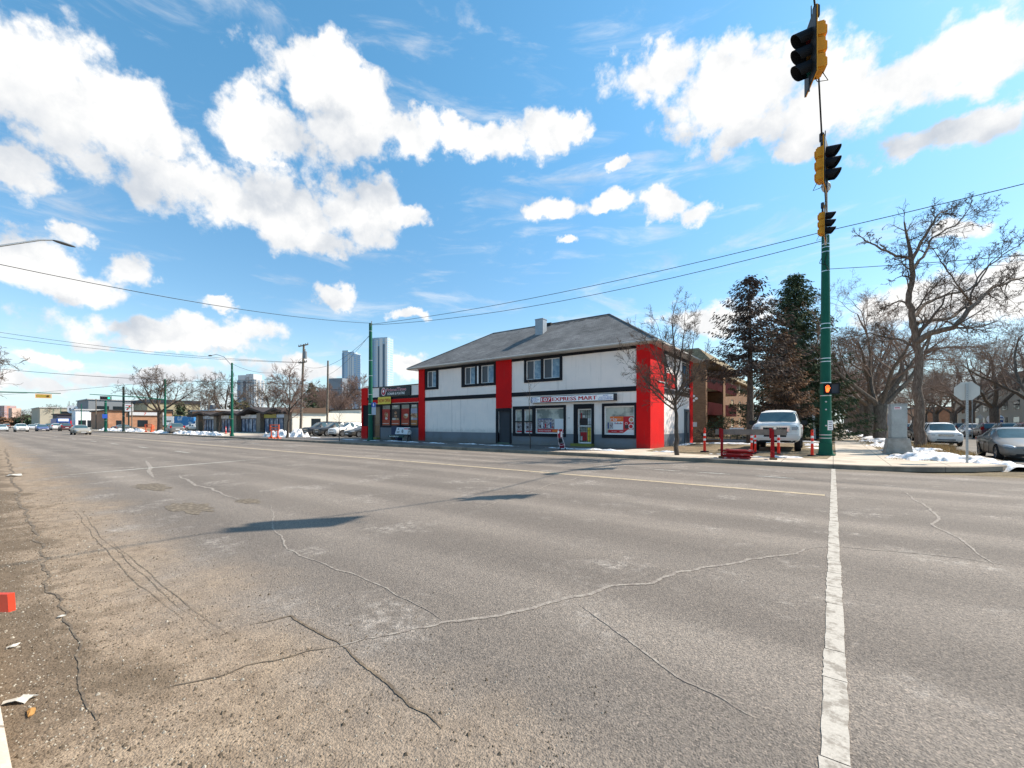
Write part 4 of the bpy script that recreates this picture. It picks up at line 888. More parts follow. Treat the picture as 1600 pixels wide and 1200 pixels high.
mb = MB(); mb.box(-24.6, AX + 2.15, 43.3, 61.25, 7.62, 7.745); mb.box(-24.6, AX + .55, 61.26, 87, 7.62, 7.745); T_(mb, 'soffit', mat('soffit_tan', (.42, .34, .24), .8))
mb = MB(); mb.tube([(AX + .1, AY - .08, 0), (AX + .1, AY - .08, 8)], .05, 6); T_(mb, 'downpipe', vinyl)
mb = MB(); mb.box(-11.3, -10.6, AY - .04, AY, 1.3, 1.75); T_(mb, 'wall_sign', mat('sign_offwhite', (.6, .6, .62)))
mb = MB(); 
for dx_, dz_ in ((0, .25), (.25, 0), (-.25, 0), (0, -.2)): mb.ell((-10.9 + dx_, AY - .03, 4.05 + dz_), (.15, .03, .12))
T_(mb, 'wall_ornament', vinyl)

# ---------------- right-hand block across the cross street
def simple_block(name, x0, x1, y0, y1, h, m, rm, label, cat='building', wins=(), wm=glass, faces='W', flat=True, ph=.3):
    b_ = Vector(((x0 + x1) / 2, (y0 + y1) / 2, .1)); t = thing(name, b_, label, cat)
    mb = MB(); mb.box(x0, x1, y0, y1, 0, h); mb.build('wall', m, t, None, b_)
    mb = MB(); mb.box(x0 - .3, x1 + .3, y0 - .3, y1 + .3, h + .003, h + ph); mb.build('roof', rm, t, None, b_)
    for (fc, u0, u1, z0, z1) in wins:
        mb = MB()
        if fc == 'W': mb.box(x0 - .05, x0 - .003, u0, u1, z0, z1)
        elif fc == 'E': mb.box(x1 + .003, x1 + .05, u0, u1, z0, z1)
        else: mb.box(u0, u1, y0 - .05, y0 - .003, z0, z1)
        mb.build('window', wm, t, None, b_)
    return t
W_ = []
for fl in range(3):
    for k in range(9): W_.append(('W', 92 + k * 6, 94.8 + k * 6, 1.2 + fl * 2.8, 2.7 + fl * 2.8))
simple_block('apartment_block', 24, 40, 90, 150, 9, beige, mat('brown_roof', (.09, .06, .05), .8), 'beige flat roofed apartment block with rows of windows behind the right hand trees', wins=W_, ph=.9)
simple_block('apartment_block', 22, 36, 60, 84, 7, mat('pale_siding', (.60, .60, .58), .6), mat('brown_roof', (.09, .06, .05)), 'pale sided low apartment block at the right edge beyond the parked cars', wins=[('W', 62 + k * 5, 65 + k * 5, 1 + f * 3, 2.6 + f * 3) for k in range(4) for f in range(2)], wm=glass_b)
simple_block('brick_house', 19, 30, 165, 185, 6, brick_o, shingle, 'low orange brick house far down the cross street behind the elms', cat='house', wins=[('W', 168, 171, 1, 2.6), ('W', 175, 178, 1, 2.6)])
simple_block('white_house', 20, 32, 205, 225, 7, mat('house_white', (.62, .58, .52)), shingle, 'pale house at the far end of the elm avenue', cat='house', wins=[('W', 208, 211, 1, 2.6), ('S', 22, 25, 1, 2.6)], wm=glass_b)
simple_block('blue_shed', 22, 60, 420, 440, 9, mat('far_blue', (.16, .22, .30), .7), shingle, 'bluish building closing the far end of the side street', wins=[('S', 24, 30, 2, 4)])

# ---------------- far left intersection buildings
bs = simple_block('brick_store', -160, -140, 23.5, 36, 4.7, brick_o, mat('dark_cap', (.06, .045, .04), .8), 'orange brick convenience store with white fascia sign beyond the far intersection', cat='store', wins=[('E', 25, 26, 1, 2.4), ('E', 29, 31, .8, 2.5), ('E', 33, 35, .8, 2.5)])
bb = Vector((-150, 29.75, .1)); mb = MB(); mb.box(-140, -139.7, 27.2, 34.6, 3.7, 4.5); sgx = mb.build('fascia_sign', sg_c[0], bs, None, bb); mb = MB(); text(mb, '7', (-139.68, 30.4, 4.1), .5, .6, '+X', bold=.03); mb.build('lettering', mat('sign_redor', (.55, .05, .02), .5, var=0), sgx, None, bb)
simple_block('flat_apartments', -190, -172, 38, 52, 8.2, mat('khaki_wall', (.38, .33, .22), .8), mat('slate_roof', (.035, .045, .06), .7), 'khaki apartment building with slanted dark roof behind the brick store', wins=[('E', 39.5 + k * 3, 41.5 + k * 3, 4.5 + f * 3, 6.2 + f * 3) for k in range(4) for f in range(1)], ph=1.1)
simple_block('grey_block', -215, -195, 28, 46, 9.5, mat('grey_cladding', (.22, .235, .25), .7), mat('pale_cap', (.5, .5, .5), .7), 'grey clad commercial block left of the brick store', wins=[('E', 30 + k * 4, 33 + k * 4, 5, 7.5) for k in range(4)])
simple_block('white_kiosk', -182, -176, 22.6, 29, 5.6, mat('kiosk_white', (.75, .75, .74), .6), mat('pale_cap', (.5, .5, .5)), 'small white glass fronted building left of the brick store', wins=[('E', 23.2 + k * 1.9, 24.8 + k * 1.9, .5, 2.6) for k in range(3)])
simple_block('cream_store', -300, -270, 24, 55, 8.4, mat('yellowish_wall', (.42, .38, .30), .8), mat('pale_cap', (.5, .5, .5)), 'large pale yellow flat building far down the avenue', wins=[('E', 30, 36, 5.5, 7), ('E', 45, 48, 4, 6)])
simple_block('dark_store', -200, -190, 20.5, 25, 4.4, mat('charcoal_wall', (.06, .06, .08), .7), mat('dark_cap', (.06, .045, .04)), 'dark fronted low store beside the white glass building', wins=[('E', 21, 24, .6, 2.5)], wm=poster[2])
simple_block('orange_shop', -380, -360, -4, 12, 8, mat('orange_wall', (.45, .17, .07), .8), mat('dark_cap', (.06, .045, .04)), 'orange walled shop at the far end of the avenue', wins=[('E', 0, 6, 1, 3)])
simple_block('brick_rowhouse', -128, -112, 37, 50, 4.6, brick_o, mat('pale_cap', (.5, .5, .5)), 'low orange brick house with pale windows behind the far parked car', cat='house', wins=[('E', 39 + k * 3.3, 41 + k * 3.3, 1.4, 3.4) for k in range(3)], wm=mat('curtain_cream', (.55, .45, .28)))
# towers on the skyline
def tower(px0, px1, pytop, d, m, label, steps=(), name='office_tower', depth=32):
    p = dp((px0 + px1) / 2, d, 0); w = (px1 - px0) / FPX * d; h = H - (pytop - 662) * d / FPX
    t = thing(name, Vector((p.x, p.y, 0)), label, 'tower'); t.rotation_euler.z = YAW * .6
    mb = MB(); mb.box(-w * .42, w * .42, -depth / 2, depth / 2, 0, h); mb.build('shaft', m, t)
    for k, (a, b, hh, mm) in enumerate(steps):
        mb = MB(); mb.box(w * a, w * b, -depth * .52, depth * .3, 0 if hh < 1 and k == 0 and False else h * .999, h * hh); mb.build('crown', mm, t)
    mb = MB(); mb.box(-w * .44, -w * .30, -depth * .515, depth * .3, 0, h * .985); mb.build('corner_bay', mat('bay_blue', (.20, .30, .42), .3), t)
    return t
tw1 = mat('tower_banded', None, fn=f_tower((.50, .50, .50), (.13, .19, .26), 5, 4)); tw2 = mat('tower_blue', None, fn=f_tower((.50, .56, .60), (.22, .36, .52), 11, 6, .25)); tw3 = mat('tower_slate', None, fn=f_tower((.44, .49, .53), (.24, .37, .50), 9, 7, .2)); tw4 = mat('tower_brick', None, fn=f_tower((.42, .22, .17), (.30, .25, .28), 6, 3.5))
TA = tower(374, 411, 594, 1100, tw1, 'banded grey office tower with white stepped crown behind the strip mall', [(-.40, .0, 1.10, mat('crown_white', (.62, .62, .64), .6)), (.02, .40, 1.12, mat('crown_white', (.62, .62, .64)))])
TB = tower(537, 562, 551, 1250, tw2, 'blue glass tower left of the green pole by the donair shop', [(-.42, -.0, 1.02, tw2)])
TC = tower(582, 614, 529, 1250, tw3, 'tallest slate blue glass tower right above the donair shop', [])
def fins(t, px0, px1, pytop, d, m, us, nm='facade_fin', depth=32):
    w = (px1 - px0) / FPX * d; h = H - (pytop - 662) * d / FPX
    for (a, b, z0, z1) in us:
        mb = MB(); mb.box(w * a, w * b, -depth / 2 - 1.2, -depth / 2 - .02, h * z0, h * z1); mb.build(nm, m, t)
fw_ = mat('tower_white', (.66, .67, .68), .5); fd_ = mat('tower_recess', (.09, .14, .20), .3)
fins(TB, 537, 562, 551, 1250, fw_, [(.0, .10, 0, .97), (.16, .22, 0, .95), (.28, .40, 0, .93)]); fins(TC, 582, 614, 529, 1250, fw_, [(-.16, -.10, 0, .97), (.0, .16, 0, .99), (.30, .41, 0, .99)]); fins(TC, 582, 614, 529, 1250, fd_, [(-.08, -.02, .3, .9), (.19, .26, .3, .92)])
fins(TA, 374, 411, 594, 1100, fd_, [(-.12, .0, 0, .96)]); fins(TA, 374, 411, 594, 1100, fw_, [(.05, .09, 0, .9), (.17, .21, 0, .9), (.29, .33, 0, .9)])
tower(514, 545, 592, 1150, mat('tower_grey', None, fn=f_tower((.22, .24, .27), (.16, .2, .25), 6, 4)), 'short dark grey tower low behind the blue glass tower')
tower(6, 19, 634, 900, tw4, 'dark striped apartment tower on the far left skyline', depth=18); tower(19, 28, 638, 880, mat('tower_pink', (.52, .38, .32), .8), 'pinkish apartment tower on the far left skyline', depth=14)
tower(328, 342, 633, 700, mat('tower_navy', (.12, .16, .22), .5), 'small navy slab block above the strip mall canopy', depth=14)
# far background rows: houses and scrub along the avenue end
def far_bush(px, py, d, w, h, col, label):
    p = dp(px, d, 0); mb = MB(); r_ = random.Random(px)
    for _ in range(260):
        t = r_.random() * 6.28; u = r_.random() ** .5; x = w * u * math.cos(t); y = w * .5 * u * math.sin(t); z = h * r_.random() * (1 - .5 * u); s_ = w * .09
        q = Matrix.Rotation(r_.random() * 6, 3, 'Z') @ Matrix.Rotation(r_.random() * 3, 3, 'X'); vs = [Vector((x, y, z)) + q @ Vector(v) * s_ for v in ((-1, -1, 0), (1, -1, 0), (1.2, 1, 0), (-1, 1, 0))]; mb.add(vs, [(0, 1, 2, 3)])
    t = thing('far_tree', p, label, 'tree', 'scrubby trees at the end of the avenue'); mb.build('crown', col, t); mb = MB(); mb.cyl((0, 0, 0), (0, 0, h * .6), w * .05, w * .02, 6); mb.build('trunk', bark_d, t)
g_a = mat('far_green', None, fn=f_leaf((.04, .065, .04), (.10, .13, .07), .5)); g_b = mat('far_rust', None, fn=f_leaf((.10, .06, .04), (.26, .15, .09), .5))
for k, (px, d, w, h, m_, c_) in enumerate(((-6, 330, 14, 8, g_b, 'rust'), (30, 340, 14, 8, g_b, 'rust'), (10, 300, 12, 6.5, g_b, 'rust'), (42, 300, 10, 9, g_a, 'green'), (58, 280, 9, 8, g_a, 'green'), (76, 260, 8, 9, g_a, 'green'), (90, 240, 7, 10, g_a, 'green'), (125, 220, 6, 7, g_b, 'rust'), (152, 190, 4.5, 6, g_b, 'rust'))):
    far_bush(px, 0, d, w, h, m_, 'scrubby %s tree at the avenue end, %s in the row from the left' % (c_, ('first', 'second', 'third', 'fourth', 'fifth', 'sixth', 'seventh', 'eighth', 'ninth')[k]))
# ================================================================ TREES
def ortho(d, ang, spin):
    a = d.orthogonal().normalized(); a = Matrix.Rotation(spin, 3, d) @ a
    return (d * math.cos(ang) + a * math.sin(ang)).normalized()
class Tree:
    def __init__(s, seed, rmin=.008): s.r = random.Random(seed); s.T = MB(); s.K = MB(); s.rmin = rmin; s.cnt = 0
    def limb(s, p, d, L, r, lvl, P):
        rr = s.r; n = max(3, int(L / P['seg'][min(lvl, len(P['seg']) - 1)])); pts = [p]; rad = [r]; q = p; dd = d
        kids = []
        for i in range(n):
            j = P['jit'] * (1 + .35 * lvl)
            dd = (dd + Vector((rr.gauss(0, j), rr.gauss(0, j), rr.gauss(0, j) + P['up'][min(lvl, len(P['up']) - 1)]))).normalized()
            q = q + dd * L / n; pts.append(q); t = (i + 1) / n; rad.append(max(s.rmin * .7, r * (1 - t * P['taper'])))
            if lvl < P['lv'] and t > P['start'][min(lvl, len(P['start']) - 1)]: kids.append((q, dd, t, rad[-1]))
        s.emit(pts, rad, lvl)
        if lvl < P['lv']:
            nk = P['kids'][lvl]; 
            for k in range(nk):
                q, dd, t, ra = kids[min(len(kids) - 1, int((k + rr.random()) * len(kids) / nk))]
                a = rr.uniform(*P['ang']); s.limb(q, ortho(dd, a, rr.uniform(0, 6.28)), L * rr.uniform(*P['len']) * (1.15 - .45 * t), max(s.rmin, ra * rr.uniform(.5, .75)), lvl + 1, P)
    def emit(s, pts, rad, lvl):
        s.cnt += len(pts)
        (s.T if lvl <= 0 else s.K).tube(pts, rad, (9, 6, 4, 3, 3, 3)[min(lvl, 5)] if lvl > -1 else 12)
    def path(s, pts, r0, r1, P, lvl=0, kids=6, klen=.4, start=.25):
        """an explicit limb traced through points, with side growth"""
        P_ = []; rr = s.r; pts = [Vector(p) for p in pts]
        for a, b in zip(pts[:-1], pts[1:]):
            for i in range(4): P_.append(a.lerp(b, i / 4) + (Vector((rr.gauss(0, 1), rr.gauss(0, 1), rr.gauss(0, 1))) * .02 * (b - a).length if i else Vector()))
        P_.append(pts[-1]); n = len(P_) - 1; rad = [r0 + (r1 - r0) * (i / n) ** .8 for i in range(n + 1)]
        s.T.tube(P_, rad, 12 if r0 > .12 else 8)
        L = sum((b - a).length for a, b in zip(pts[:-1], pts[1:]))
        for k in range(kids):
            t = start + (1 - start) * (k + rr.random()) / kids; i = min(n - 1, int(t * n)); d = (P_[i + 1] - P_[i]).normalized()
            s.limb(P_[i], ortho(d, rr.uniform(.5, 1.1), rr.uniform(0, 6.28)), L * klen * rr.uniform(.6, 1.2) * (1.2 - .5 * t), max(s.rmin, rad[i] * rr.uniform(.35, .6)), lvl + 1, P)
        s.limb(P_[-1], (P_[-1] - P_[-2]).normalized(), L * klen, r1, lvl + 1, P)
    def make(s, loc, label, group, tm=bark_l, km=twig, name='bare_tree', rz=0, scale=1):
        t = thing(name, loc, label, 'tree', group, rz); s.T.build('trunk', tm, t); s.K.build('crown', km, t); t.scale = (scale,) * 3; return t
ELM = dict(seg=(.8, .6, .42, .32, .3), jit=.13, up=(.05, .03, .0, -.02, .02), taper=.72, lv=4, start=(.25, .18, .12, .1), kids=(6, 7, 7, 5), ang=(.4, 1.05), len=(.40, .64))
def elm(seed, H_=11, fork=3.0, r=.38, limbs=5, lean=.75, P=ELM, rmin=.010):
    t = Tree(seed, rmin); rr = t.r; lx, ly = rr.uniform(-.1, .1), rr.uniform(-.1, .1)
    t.T.tube([(0, 0, -.1), (0, 0, .25), (lx * .5, ly * .5, fork * .5), (lx, ly, fork), (lx * 1.2, ly * 1.2, fork + .5)], [r * 1.5, r * 1.12, r * .95, r * 1.0, r * .5], 14)
    for k in range(limbs):
        a = 2 * math.pi * (k + rr.uniform(-.3, .3)) / limbs; ln = rr.uniform(lean * .55, lean * 1.1); L = (H_ - fork) * rr.uniform(.8, 1.0) * (1 + ln * .2)
        t.limb(Vector((lx, ly, fork - .1)), Vector((math.cos(a) * ln, math.sin(a) * ln, 1)).normalized(), L * .85, r * rr.uniform(.34, .52), 0, P)
    return t
elms = []
loc0 = [(3.3, 49), (3.1, 59), (3.0, 69)]
names_ = ['nearest', 'second', 'third', 'fourth', 'fifth', 'sixth', 'seventh', 'eighth', 'ninth', 'tenth', 'eleventh', 'twelfth']
grpA = 'elms lining the side street sidewalk'; grpB = 'elms on the far side of the cross street'
for k, sd_ in enumerate((11, 23, 37)):
    e = elm(sd_, 12.5, 3.0 + k * .3, .48, 5, 1.05); elms.append(e.make((*loc0[k], .1), '%s bare elm along the side street sidewalk, beyond the grey cabinet' % names_[k], grpA, bark_l, twig_l, 'elm_tree', k))
k = 3
for y in (79, 89, 100, 112, 125, 140, 156):
    c = copy_tree(elms[k % 3]); c.location = (2.9 + rg.uniform(-.1, .1), y, .1); c.rotation_euler.z = k * 1.9; c.scale = (rg.uniform(.9, 1.1),) * 3
    c['label'] = '%s bare elm along the side street sidewalk, counted from the camera' % names_[k]; k += 1
for k, (x, y) in enumerate(((17.2, 84), (17.4, 97), (17.6, 111), (17.3, 125), (17.5, 140), (17.3, 156), (18, 72))):
    c = copy_tree(elms[(k + 1) % 3]); c.location = (x, y, .1); c.rotation_euler.z = k * 2.3 + 1; c.scale = (rg.uniform(.95, 1.1),) * 3; c['group'] = grpB
    c['label'] = '%s spreading bare elm across the side street, beyond the parked cars' % names_[k]
# west side behind the spruces
for k, (x, y) in enumerate(((-2.5, 88), (-3, 101), (-2.6, 114))):
    c = copy_tree(elms[k % 3]); c.location = (x, y, .1); c.rotation_euler.z = k * 1.3 + 2; c['group'] = 'elms left of the side street sidewalk'; c['label'] = '%s bare elm left of the side street sidewalk, behind the green pole' % names_[k]
# the tall traced tree by the cabinet
def tp(px, py, off=0):     # point of this tree, in a plane through its trunk, some depth variation
    d = 24.3 + off; p = dp(px, d, 0); return Vector((p.x, p.y, H - (py - 662) * d / FPX))
TW = dict(seg=(.6, .5, .35, .28), jit=.14, up=(.03, .03, .03, .04), taper=.7, lv=4, start=(.2, .15, .12, .1), kids=(4, 6, 5, 4), ang=(.4, 1.0), len=(.42, .65))
b0 = tp(1437, 700); t = Tree(77, .010); rel = lambda l: [tp(*q) - b0 for q in l]
t.path(rel([(1437, 704), (1436, 660), (1432, 610), (1436, 570), (1431, 530), (1426, 500), (1420, 465), (1425, 440), (1424, 408)]), .27, .11, TW, kids=5, klen=.22, start=.5)
t.path(rel([(1424, 408), (1421, 403), (1400, 400, .3), (1372, 386, .6), (1352, 376, 1)]), .095, .035, TW, kids=8, klen=.26)
t.path(rel([(1424, 408), (1436, 385, -.3), (1450, 360, -.6), (1466, 335, -.4), (1482, 328, 0)]), .10, .03, TW, kids=9, klen=.24)
t.path(rel([(1426, 420), (1446, 395, .5), (1456, 372, 1.0), (1500, 345, 1.3), (1508, 335, 1.5)]), .085, .025, TW, kids=8, klen=.24)
t.path(rel([(1430, 535), (1455, 520, -.5), (1490, 512, -1.0), (1520, 478, -1.0), (1550, 450, -.6), (1580, 438, 0), (1598, 434, .3)]), .19, .04, TW, kids=11, klen=.20)
t.path(rel([(1432, 505), (1455, 500, .8), (1485, 497, 1.2), (1508, 480, 1.6), (1530, 440, 2), (1548, 410, 2)]), .12, .03, TW, kids=8, klen=.24)
t.path(rel([(1428, 495), (1445, 475, .5), (1480, 460, .8), (1515, 452, 1.0), (1545, 415, 1.2), (1590, 385, 1.4)]), .10, .025, TW, kids=9, klen=.22)
t.path(rel([(1424, 475), (1405, 470, .6), (1385, 478, 1), (1370, 490, 1.4)]), .06, .02, TW, kids=5, klen=.4)
t.path(rel([(1434, 545), (1405, 530, .8), (1385, 528, 1.4), (1360, 520, 1.8), (1335, 525, 2.2)]), .09, .025, TW, kids=8, klen=.32)
t.path(rel([(1520, 478), (1500, 450, -.6), (1475, 415, -.2), (1465, 400, 0)]), .06, .02, TW, kids=6, klen=.35)
t.make(b0, 'tall gnarled bare street tree with flaking trunk behind the grey utility cabinet', None, mat('flaky_bark', None, fn=f_bark((.17, .12, .09), (.32, .25, .19))), twig, 'street_tree')
# slim tree in front of the shop
def planar(px0, py0, z=.15):
    b = gp(px0, py0, z); d = (b.x * -S + b.y * C)
    def f(px, py, off=0):
        p = dp(px, d + off, 0); return Vector((p.x, p.y, H - (py - 662) * (d + off) / FPX)) - b
    return b, f
ASH = dict(seg=(.4, .32, .25, .22), jit=.11, up=(.05, .07, .06, .04), taper=.72, lv=3, start=(.15, .12, .1), kids=(7, 8, 6), ang=(.35, .9), len=(.42, .62))
b, f = planar(1058, 711); t = Tree(5, .0065)
t.path([f(1058, 712), f(1057, 680), f(1057, 650), f(1055, 634), f(1056, 600), f(1055, 565, .2), f(1052, 530), f(1050, 500)], .115, .02, ASH, kids=18, klen=.20, start=.35)
for l in ([(1056, 632), (1046, 610, -.3), (1036, 585, -.6), (1022, 555, -.7), (1008, 530, -.8)], [(1055, 634), (1040, 622, .4), (1022, 605, .7), (1005, 590, .9), (985, 575, 1.0)], [(1056, 620), (1066, 600, .4), (1074, 575, .6), (1082, 545, .8), (1086, 515, .9)],
          [(1057, 625), (1068, 612, -.4), (1084, 592, -.7), (1098, 560, -.8)], [(1055, 600), (1044, 575, .6), (1035, 540, .9), (1028, 510, 1)], [(1056, 590), (1064, 560, -.6), (1068, 525, -.8), (1070, 495, -.8)], [(1054, 640), (1038, 628, -.7), (1012, 600, -1), (990, 566, -1.2)]):
    t.path([f(*q) for q in l], .046, .010, ASH, kids=13, klen=.27, start=.15)
t.make(b, 'slim bare tree on the sidewalk in front of the red corner of the white building', None, bark_d, twig, 'street_tree')
b, f = planar(829, 701); t = Tree(6, .005); SAP = dict(ASH, kids=(4, 3, 2), lv=2)
t.path([f(829, 702), f(828, 670), f(827, 640), f(827, 612), f(826, 596)], .032, .008, SAP, kids=9, klen=.22, start=.5)
t.make(b, 'thin bare sapling standing before the shop window of the white building', None, bark_d, twig, 'sapling')
b, f = planar(530, 689); t = Tree(7, .006)
t.path([f(530, 690), f(530, 670), f(530, 655), f(531, 644)], .035, .010, SAP, kids=9, klen=.35, start=.4)
t.make(b, 'thin bare sapling in front of the cars parked beside the donair shop', None, bark_d, twig, 'sapling')
b, f = planar(448, 684); t = Tree(8, .012)
t.path([f(448, 685), f(450, 665), f(452, 645), f(453, 625), f(453, 600), f(452, 585)], .13, .03, ASH, kids=22, klen=.22, start=.3)
for l in ([(452, 645), (440, 628, .5), (428, 612, .8)], [(453, 640), (466, 625, -.5), (480, 612, -1)], [(453, 630), (444, 605, -.8), (436, 592, -1)], [(453, 632), (464, 610, .8), (470, 596, 1)]): t.path([f(*q) for q in l], .06, .02, ASH, kids=14, klen=.42)
t.make(b, 'bushy bare tree on the sidewalk between the orange barricade and the wooden utility pole', None, bark_d, twig_r, 'street_tree')
for k, (px, d, tx, sc) in enumerate(((318, 66, 'thin bare sapling in the snow bank left of the green lamp pole', 1), (342, 60, 'crooked bare sapling in the snow bank nearest the green lamp pole', 1.0))):
    t = Tree(20 + k, .012); t.path([(0, 0, 0), (.05, 0, 1), (.1, .1, 2), (.0, 0, 3)], .05, .015, SAP, kids=8, klen=.35, start=.3); p = dp(px, d); t.make(p, tx, None, bark_d, twig, 'sapling')
# background bare trees, left
FAR = dict(ELM, kids=(6, 6, 5, 3), ang=(.4, 1.05), lv=4)
e = elm(51, 11.0, 3.6, .42, 6, 1.25, FAR, .022); p = dp(250, 80); fe = e.make(p, 'wide spreading bare elm over the dark parked car at the far left intersection', None, bark_d, twig, 'elm_tree')
def far_elm(px, d, sc, rz, lab, g=None, pz=.1, km=None):
    c = copy_tree(fe); c.location = dp(px, d, pz); c.scale = (sc,) * 3; c.rotation_euler.z = rz; c['label'] = lab
    if g: c['group'] = g
    return c
far_elm(352, 104, 1.15, 1.2, 'broad bare elm rising behind the left part of the strip mall')
far_elm(418, 100, .95, 3.0, 'bare elm rising behind the middle of the strip mall canopy')
far_elm(318, 125, .95, 4.0, 'bare elm behind the left end of the strip mall')
e2 = elm(52, 11, 3.2, .35, 6, .9, dict(FAR, kids=(6, 7, 6, 4), up=(.05, .04, .02, .03)), .024); br = e2.make(dp(532, 92, .1), 'reddish bushy bare tree behind the warehouse right of the spruce', None, bark_d, twig_r, 'bare_tree')
for k, (px, d, sc, lab) in enumerate(((556, 104, .9, 'reddish bare treetop directly behind the left corner of the donair shop'), (498, 118, 1.0, 'reddish bare tree behind the dark spruce'), (640, 75, .60, 'bare treetop showing above the donair shop roof near the white building'), (612, 82, .66, 'bare treetop showing above the donair shop sign'), (470, 125, .9, 'reddish bare tree behind the wooden utility pole'), (520, 80, .7, 'low reddish bare tree over the warehouse roof'))):
    c = copy_tree(br); c.location = dp(px, d, .1); c.scale = (sc,) * 3; c.rotation_euler.z = k * 1.7 + 1; c['label'] = lab
for px, d, sc, lab in ((118, 190, .9, 'small distant bare elm above the white kiosk by the eight sided sign'), (86, 230, 1.0, 'distant bare elm above the blue bus'), (60, 260, .9, 'distant bare elm left of the blue bus'), (34, 280, .9, 'distant bare elm beside the skyline towers at the far left'), (148, 175, .75, 'distant bare elm in front of the grey clad block')):
    far_elm(px, d, sc, px * .3, lab)
# tree off the left edge whose branches enter the picture
c = far_elm(-66, 44, .85, 2.6, 'bare tree whose branches reach in from the left edge of the view')
# spruces
def spruce(seed, Hh, Rr, dens=1.0, dead=0, z0=.12, mats=(needle,), rmin=.02, cl=.34):
    rr = random.Random(seed); T_m, K = MB(), MB(); T_m.tube([(0, 0, -.1), (.03, 0, Hh * .3), (0, .04, Hh * .7), (0, 0, Hh)], [Hh * .020, Hh * .017, Hh * .009, .02], 10)
    nb = int(Hh * 15 * dens)
    for i in range(nb):
        t = (i + rr.random()) / nb; z = Hh * (z0 + (1 - z0) * t); L = Rr * ((1 - t) ** .75 + .04) * rr.uniform(.5, 1.12); a = rr.random() * 6.283
        d = Vector((math.cos(a), math.sin(a), 0)); lift = rr.uniform(-.25, .05) + .55 * t; p0 = Vector((0, 0, z)); n = max(3, int(L / .30)); pts = [p0]; q = p0
        for j in range(n): u = (j + 1) / n; q = q + (d + Vector((0, 0, lift + (.30 * u if u > .6 else -.12)))) * (L / n); pts.append(q)
        T_m.tube(pts, [max(.008, .035 * (1 - t * .6) * (1 - k / (n + 1))) for k in range(n + 1)], 3)
        mi = 0 if len(mats) == 1 or rr.random() > .5 else 1
        for j in range(1, n + 1):
            for _ in range(int(rr.uniform(2, 5) * (1 if not dead else dead))):
                c = pts[j] + Vector((rr.gauss(0, .14), rr.gauss(0, .14), rr.gauss(0, .08))); s_ = cl * rr.uniform(.6, 1.3); side = rr.uniform(-1.2, 1.2)
                dd = (Matrix.Rotation(side, 3, 'Z') @ d); dn_ = Vector((dd.x * .8, dd.y * .8, rr.uniform(-1.0, -.05))).normalized(); w = dn_.cross(Vector((rr.gauss(0, 1), rr.gauss(0, 1), 1))).normalized() * s_ * .16
                K.add([c - w * .7, c + w * .7, c + dn_ * s_ * .55 + w, c + dn_ * s_, c + dn_ * s_ * .55 - w], [(0, 1, 2, 3, 4)], mi)
    return T_m, K
p1 = Vector((-5.0, 36.3, .12)); t = thing('dead_spruce', p1, 'tall half dead grey brown spruce with sparse drooping limbs behind the pickup', 'tree'); a_, b_ = spruce(3, 12.4, 3.9, 1.15, 2.2, .42, (needle_d,), cl=.24); a_.build('trunk', bark_d, t); b_.build('crown', [needle_d], t)
p1 = Vector((-2.9, 48, .12)); t = thing('spruce_tree', p1, 'tall dark green spruce left of the green signal pole', 'tree'); a_, b_ = spruce(4, 15.3, 5.6, 2.6, 3.6, .06, cl=.24); a_.build('trunk', bark_d, t); b_.build('crown', [needle], t)
p1 = Vector((-3.3, 41.5, .12)); t = thing('dead_spruce', p1, 'brown needled dying spruce crowded between the two tall spruces', 'tree'); a_, b_ = spruce(5, 8.8, 2.5, 1.8, 3.2, .24, (needle_b, needle_d), cl=.22); a_.build('trunk', bark_d, t); b_.build('crown', [needle_b, needle_d], t)
p1 = Vector((-3.6, 58, .12)); t = thing('spruce_tree', p1, 'shorter dark spruce behind the right flank of the tall green spruce', 'tree'); a_, b_ = spruce(6, 11, 4.4, 1.3, 2.2, .05); a_.build('trunk', bark_d, t); b_.build('crown', [needle], t)
sp = None
for px, d, h, r_, lab in ((488, 95, 10.5, 2.6, 'dark spruce above the strip mall end wall'), (282, 118, 7.5, 2.6, 'dark cone shaped spruce right of the far green pole'), (366, 118, 8, 4, 'olive green pine behind the green lamp pole'), (383, 125, 8, 3.4, 'olive green pine right of the lamp pole behind the canopy'), (500, 100, 8, 2.4, 'shorter dark spruce beside the one over the end wall')):
    t = thing('spruce_tree', dp(px, d, .1), lab, 'tree'); a_, b_ = spruce(px, h, r_, .8, 1.3, .1, cl=.6); a_.build('trunk', bark_d, t); b_.build('crown', [mat('olive_needles', None, fn=f_leaf((.07, .07, .03), (.15, .15, .06))) if 'olive' in lab else needle], t)
def shrub(name, loc, r_, h, n, m, label, seed, s_=.09):
    rr = random.Random(seed); t = thing(name, loc, label, 'shrub'); mb = MB(); st = MB()
    for k in range(16): a = rr.random() * 6.28; st.tube([(0, 0, 0), (math.cos(a) * r_ * .4, math.sin(a) * r_ * .4, h * .6), (math.cos(a) * r_ * .8, math.sin(a) * r_ * .8, h * rr.uniform(.7, 1))], [.02, .014, .006], 3)
    for k in range(n):
        a = rr.random() * 6.28; u = rr.random() ** .5; c = Vector((math.cos(a) * r_ * u, math.sin(a) * r_ * u, h * (.15 + .85 * rr.random() * (1 - .4 * u * u)))); M__ = Matrix.Rotation(rr.random() * 6, 3, 'Z') @ Matrix.Rotation(rr.random() * 3, 3, 'X')
        mb.add([c + M__ @ Vector(v) * s_ * rr.uniform(.6, 1.3) for v in ((-1, 0, 0), (0, -.4, 0), (1, 0, 0), (0, .4, 0))], [(0, 1, 2, 3)])
    st.build('stems', bark_d, t); mb.build('foliage', m, t)
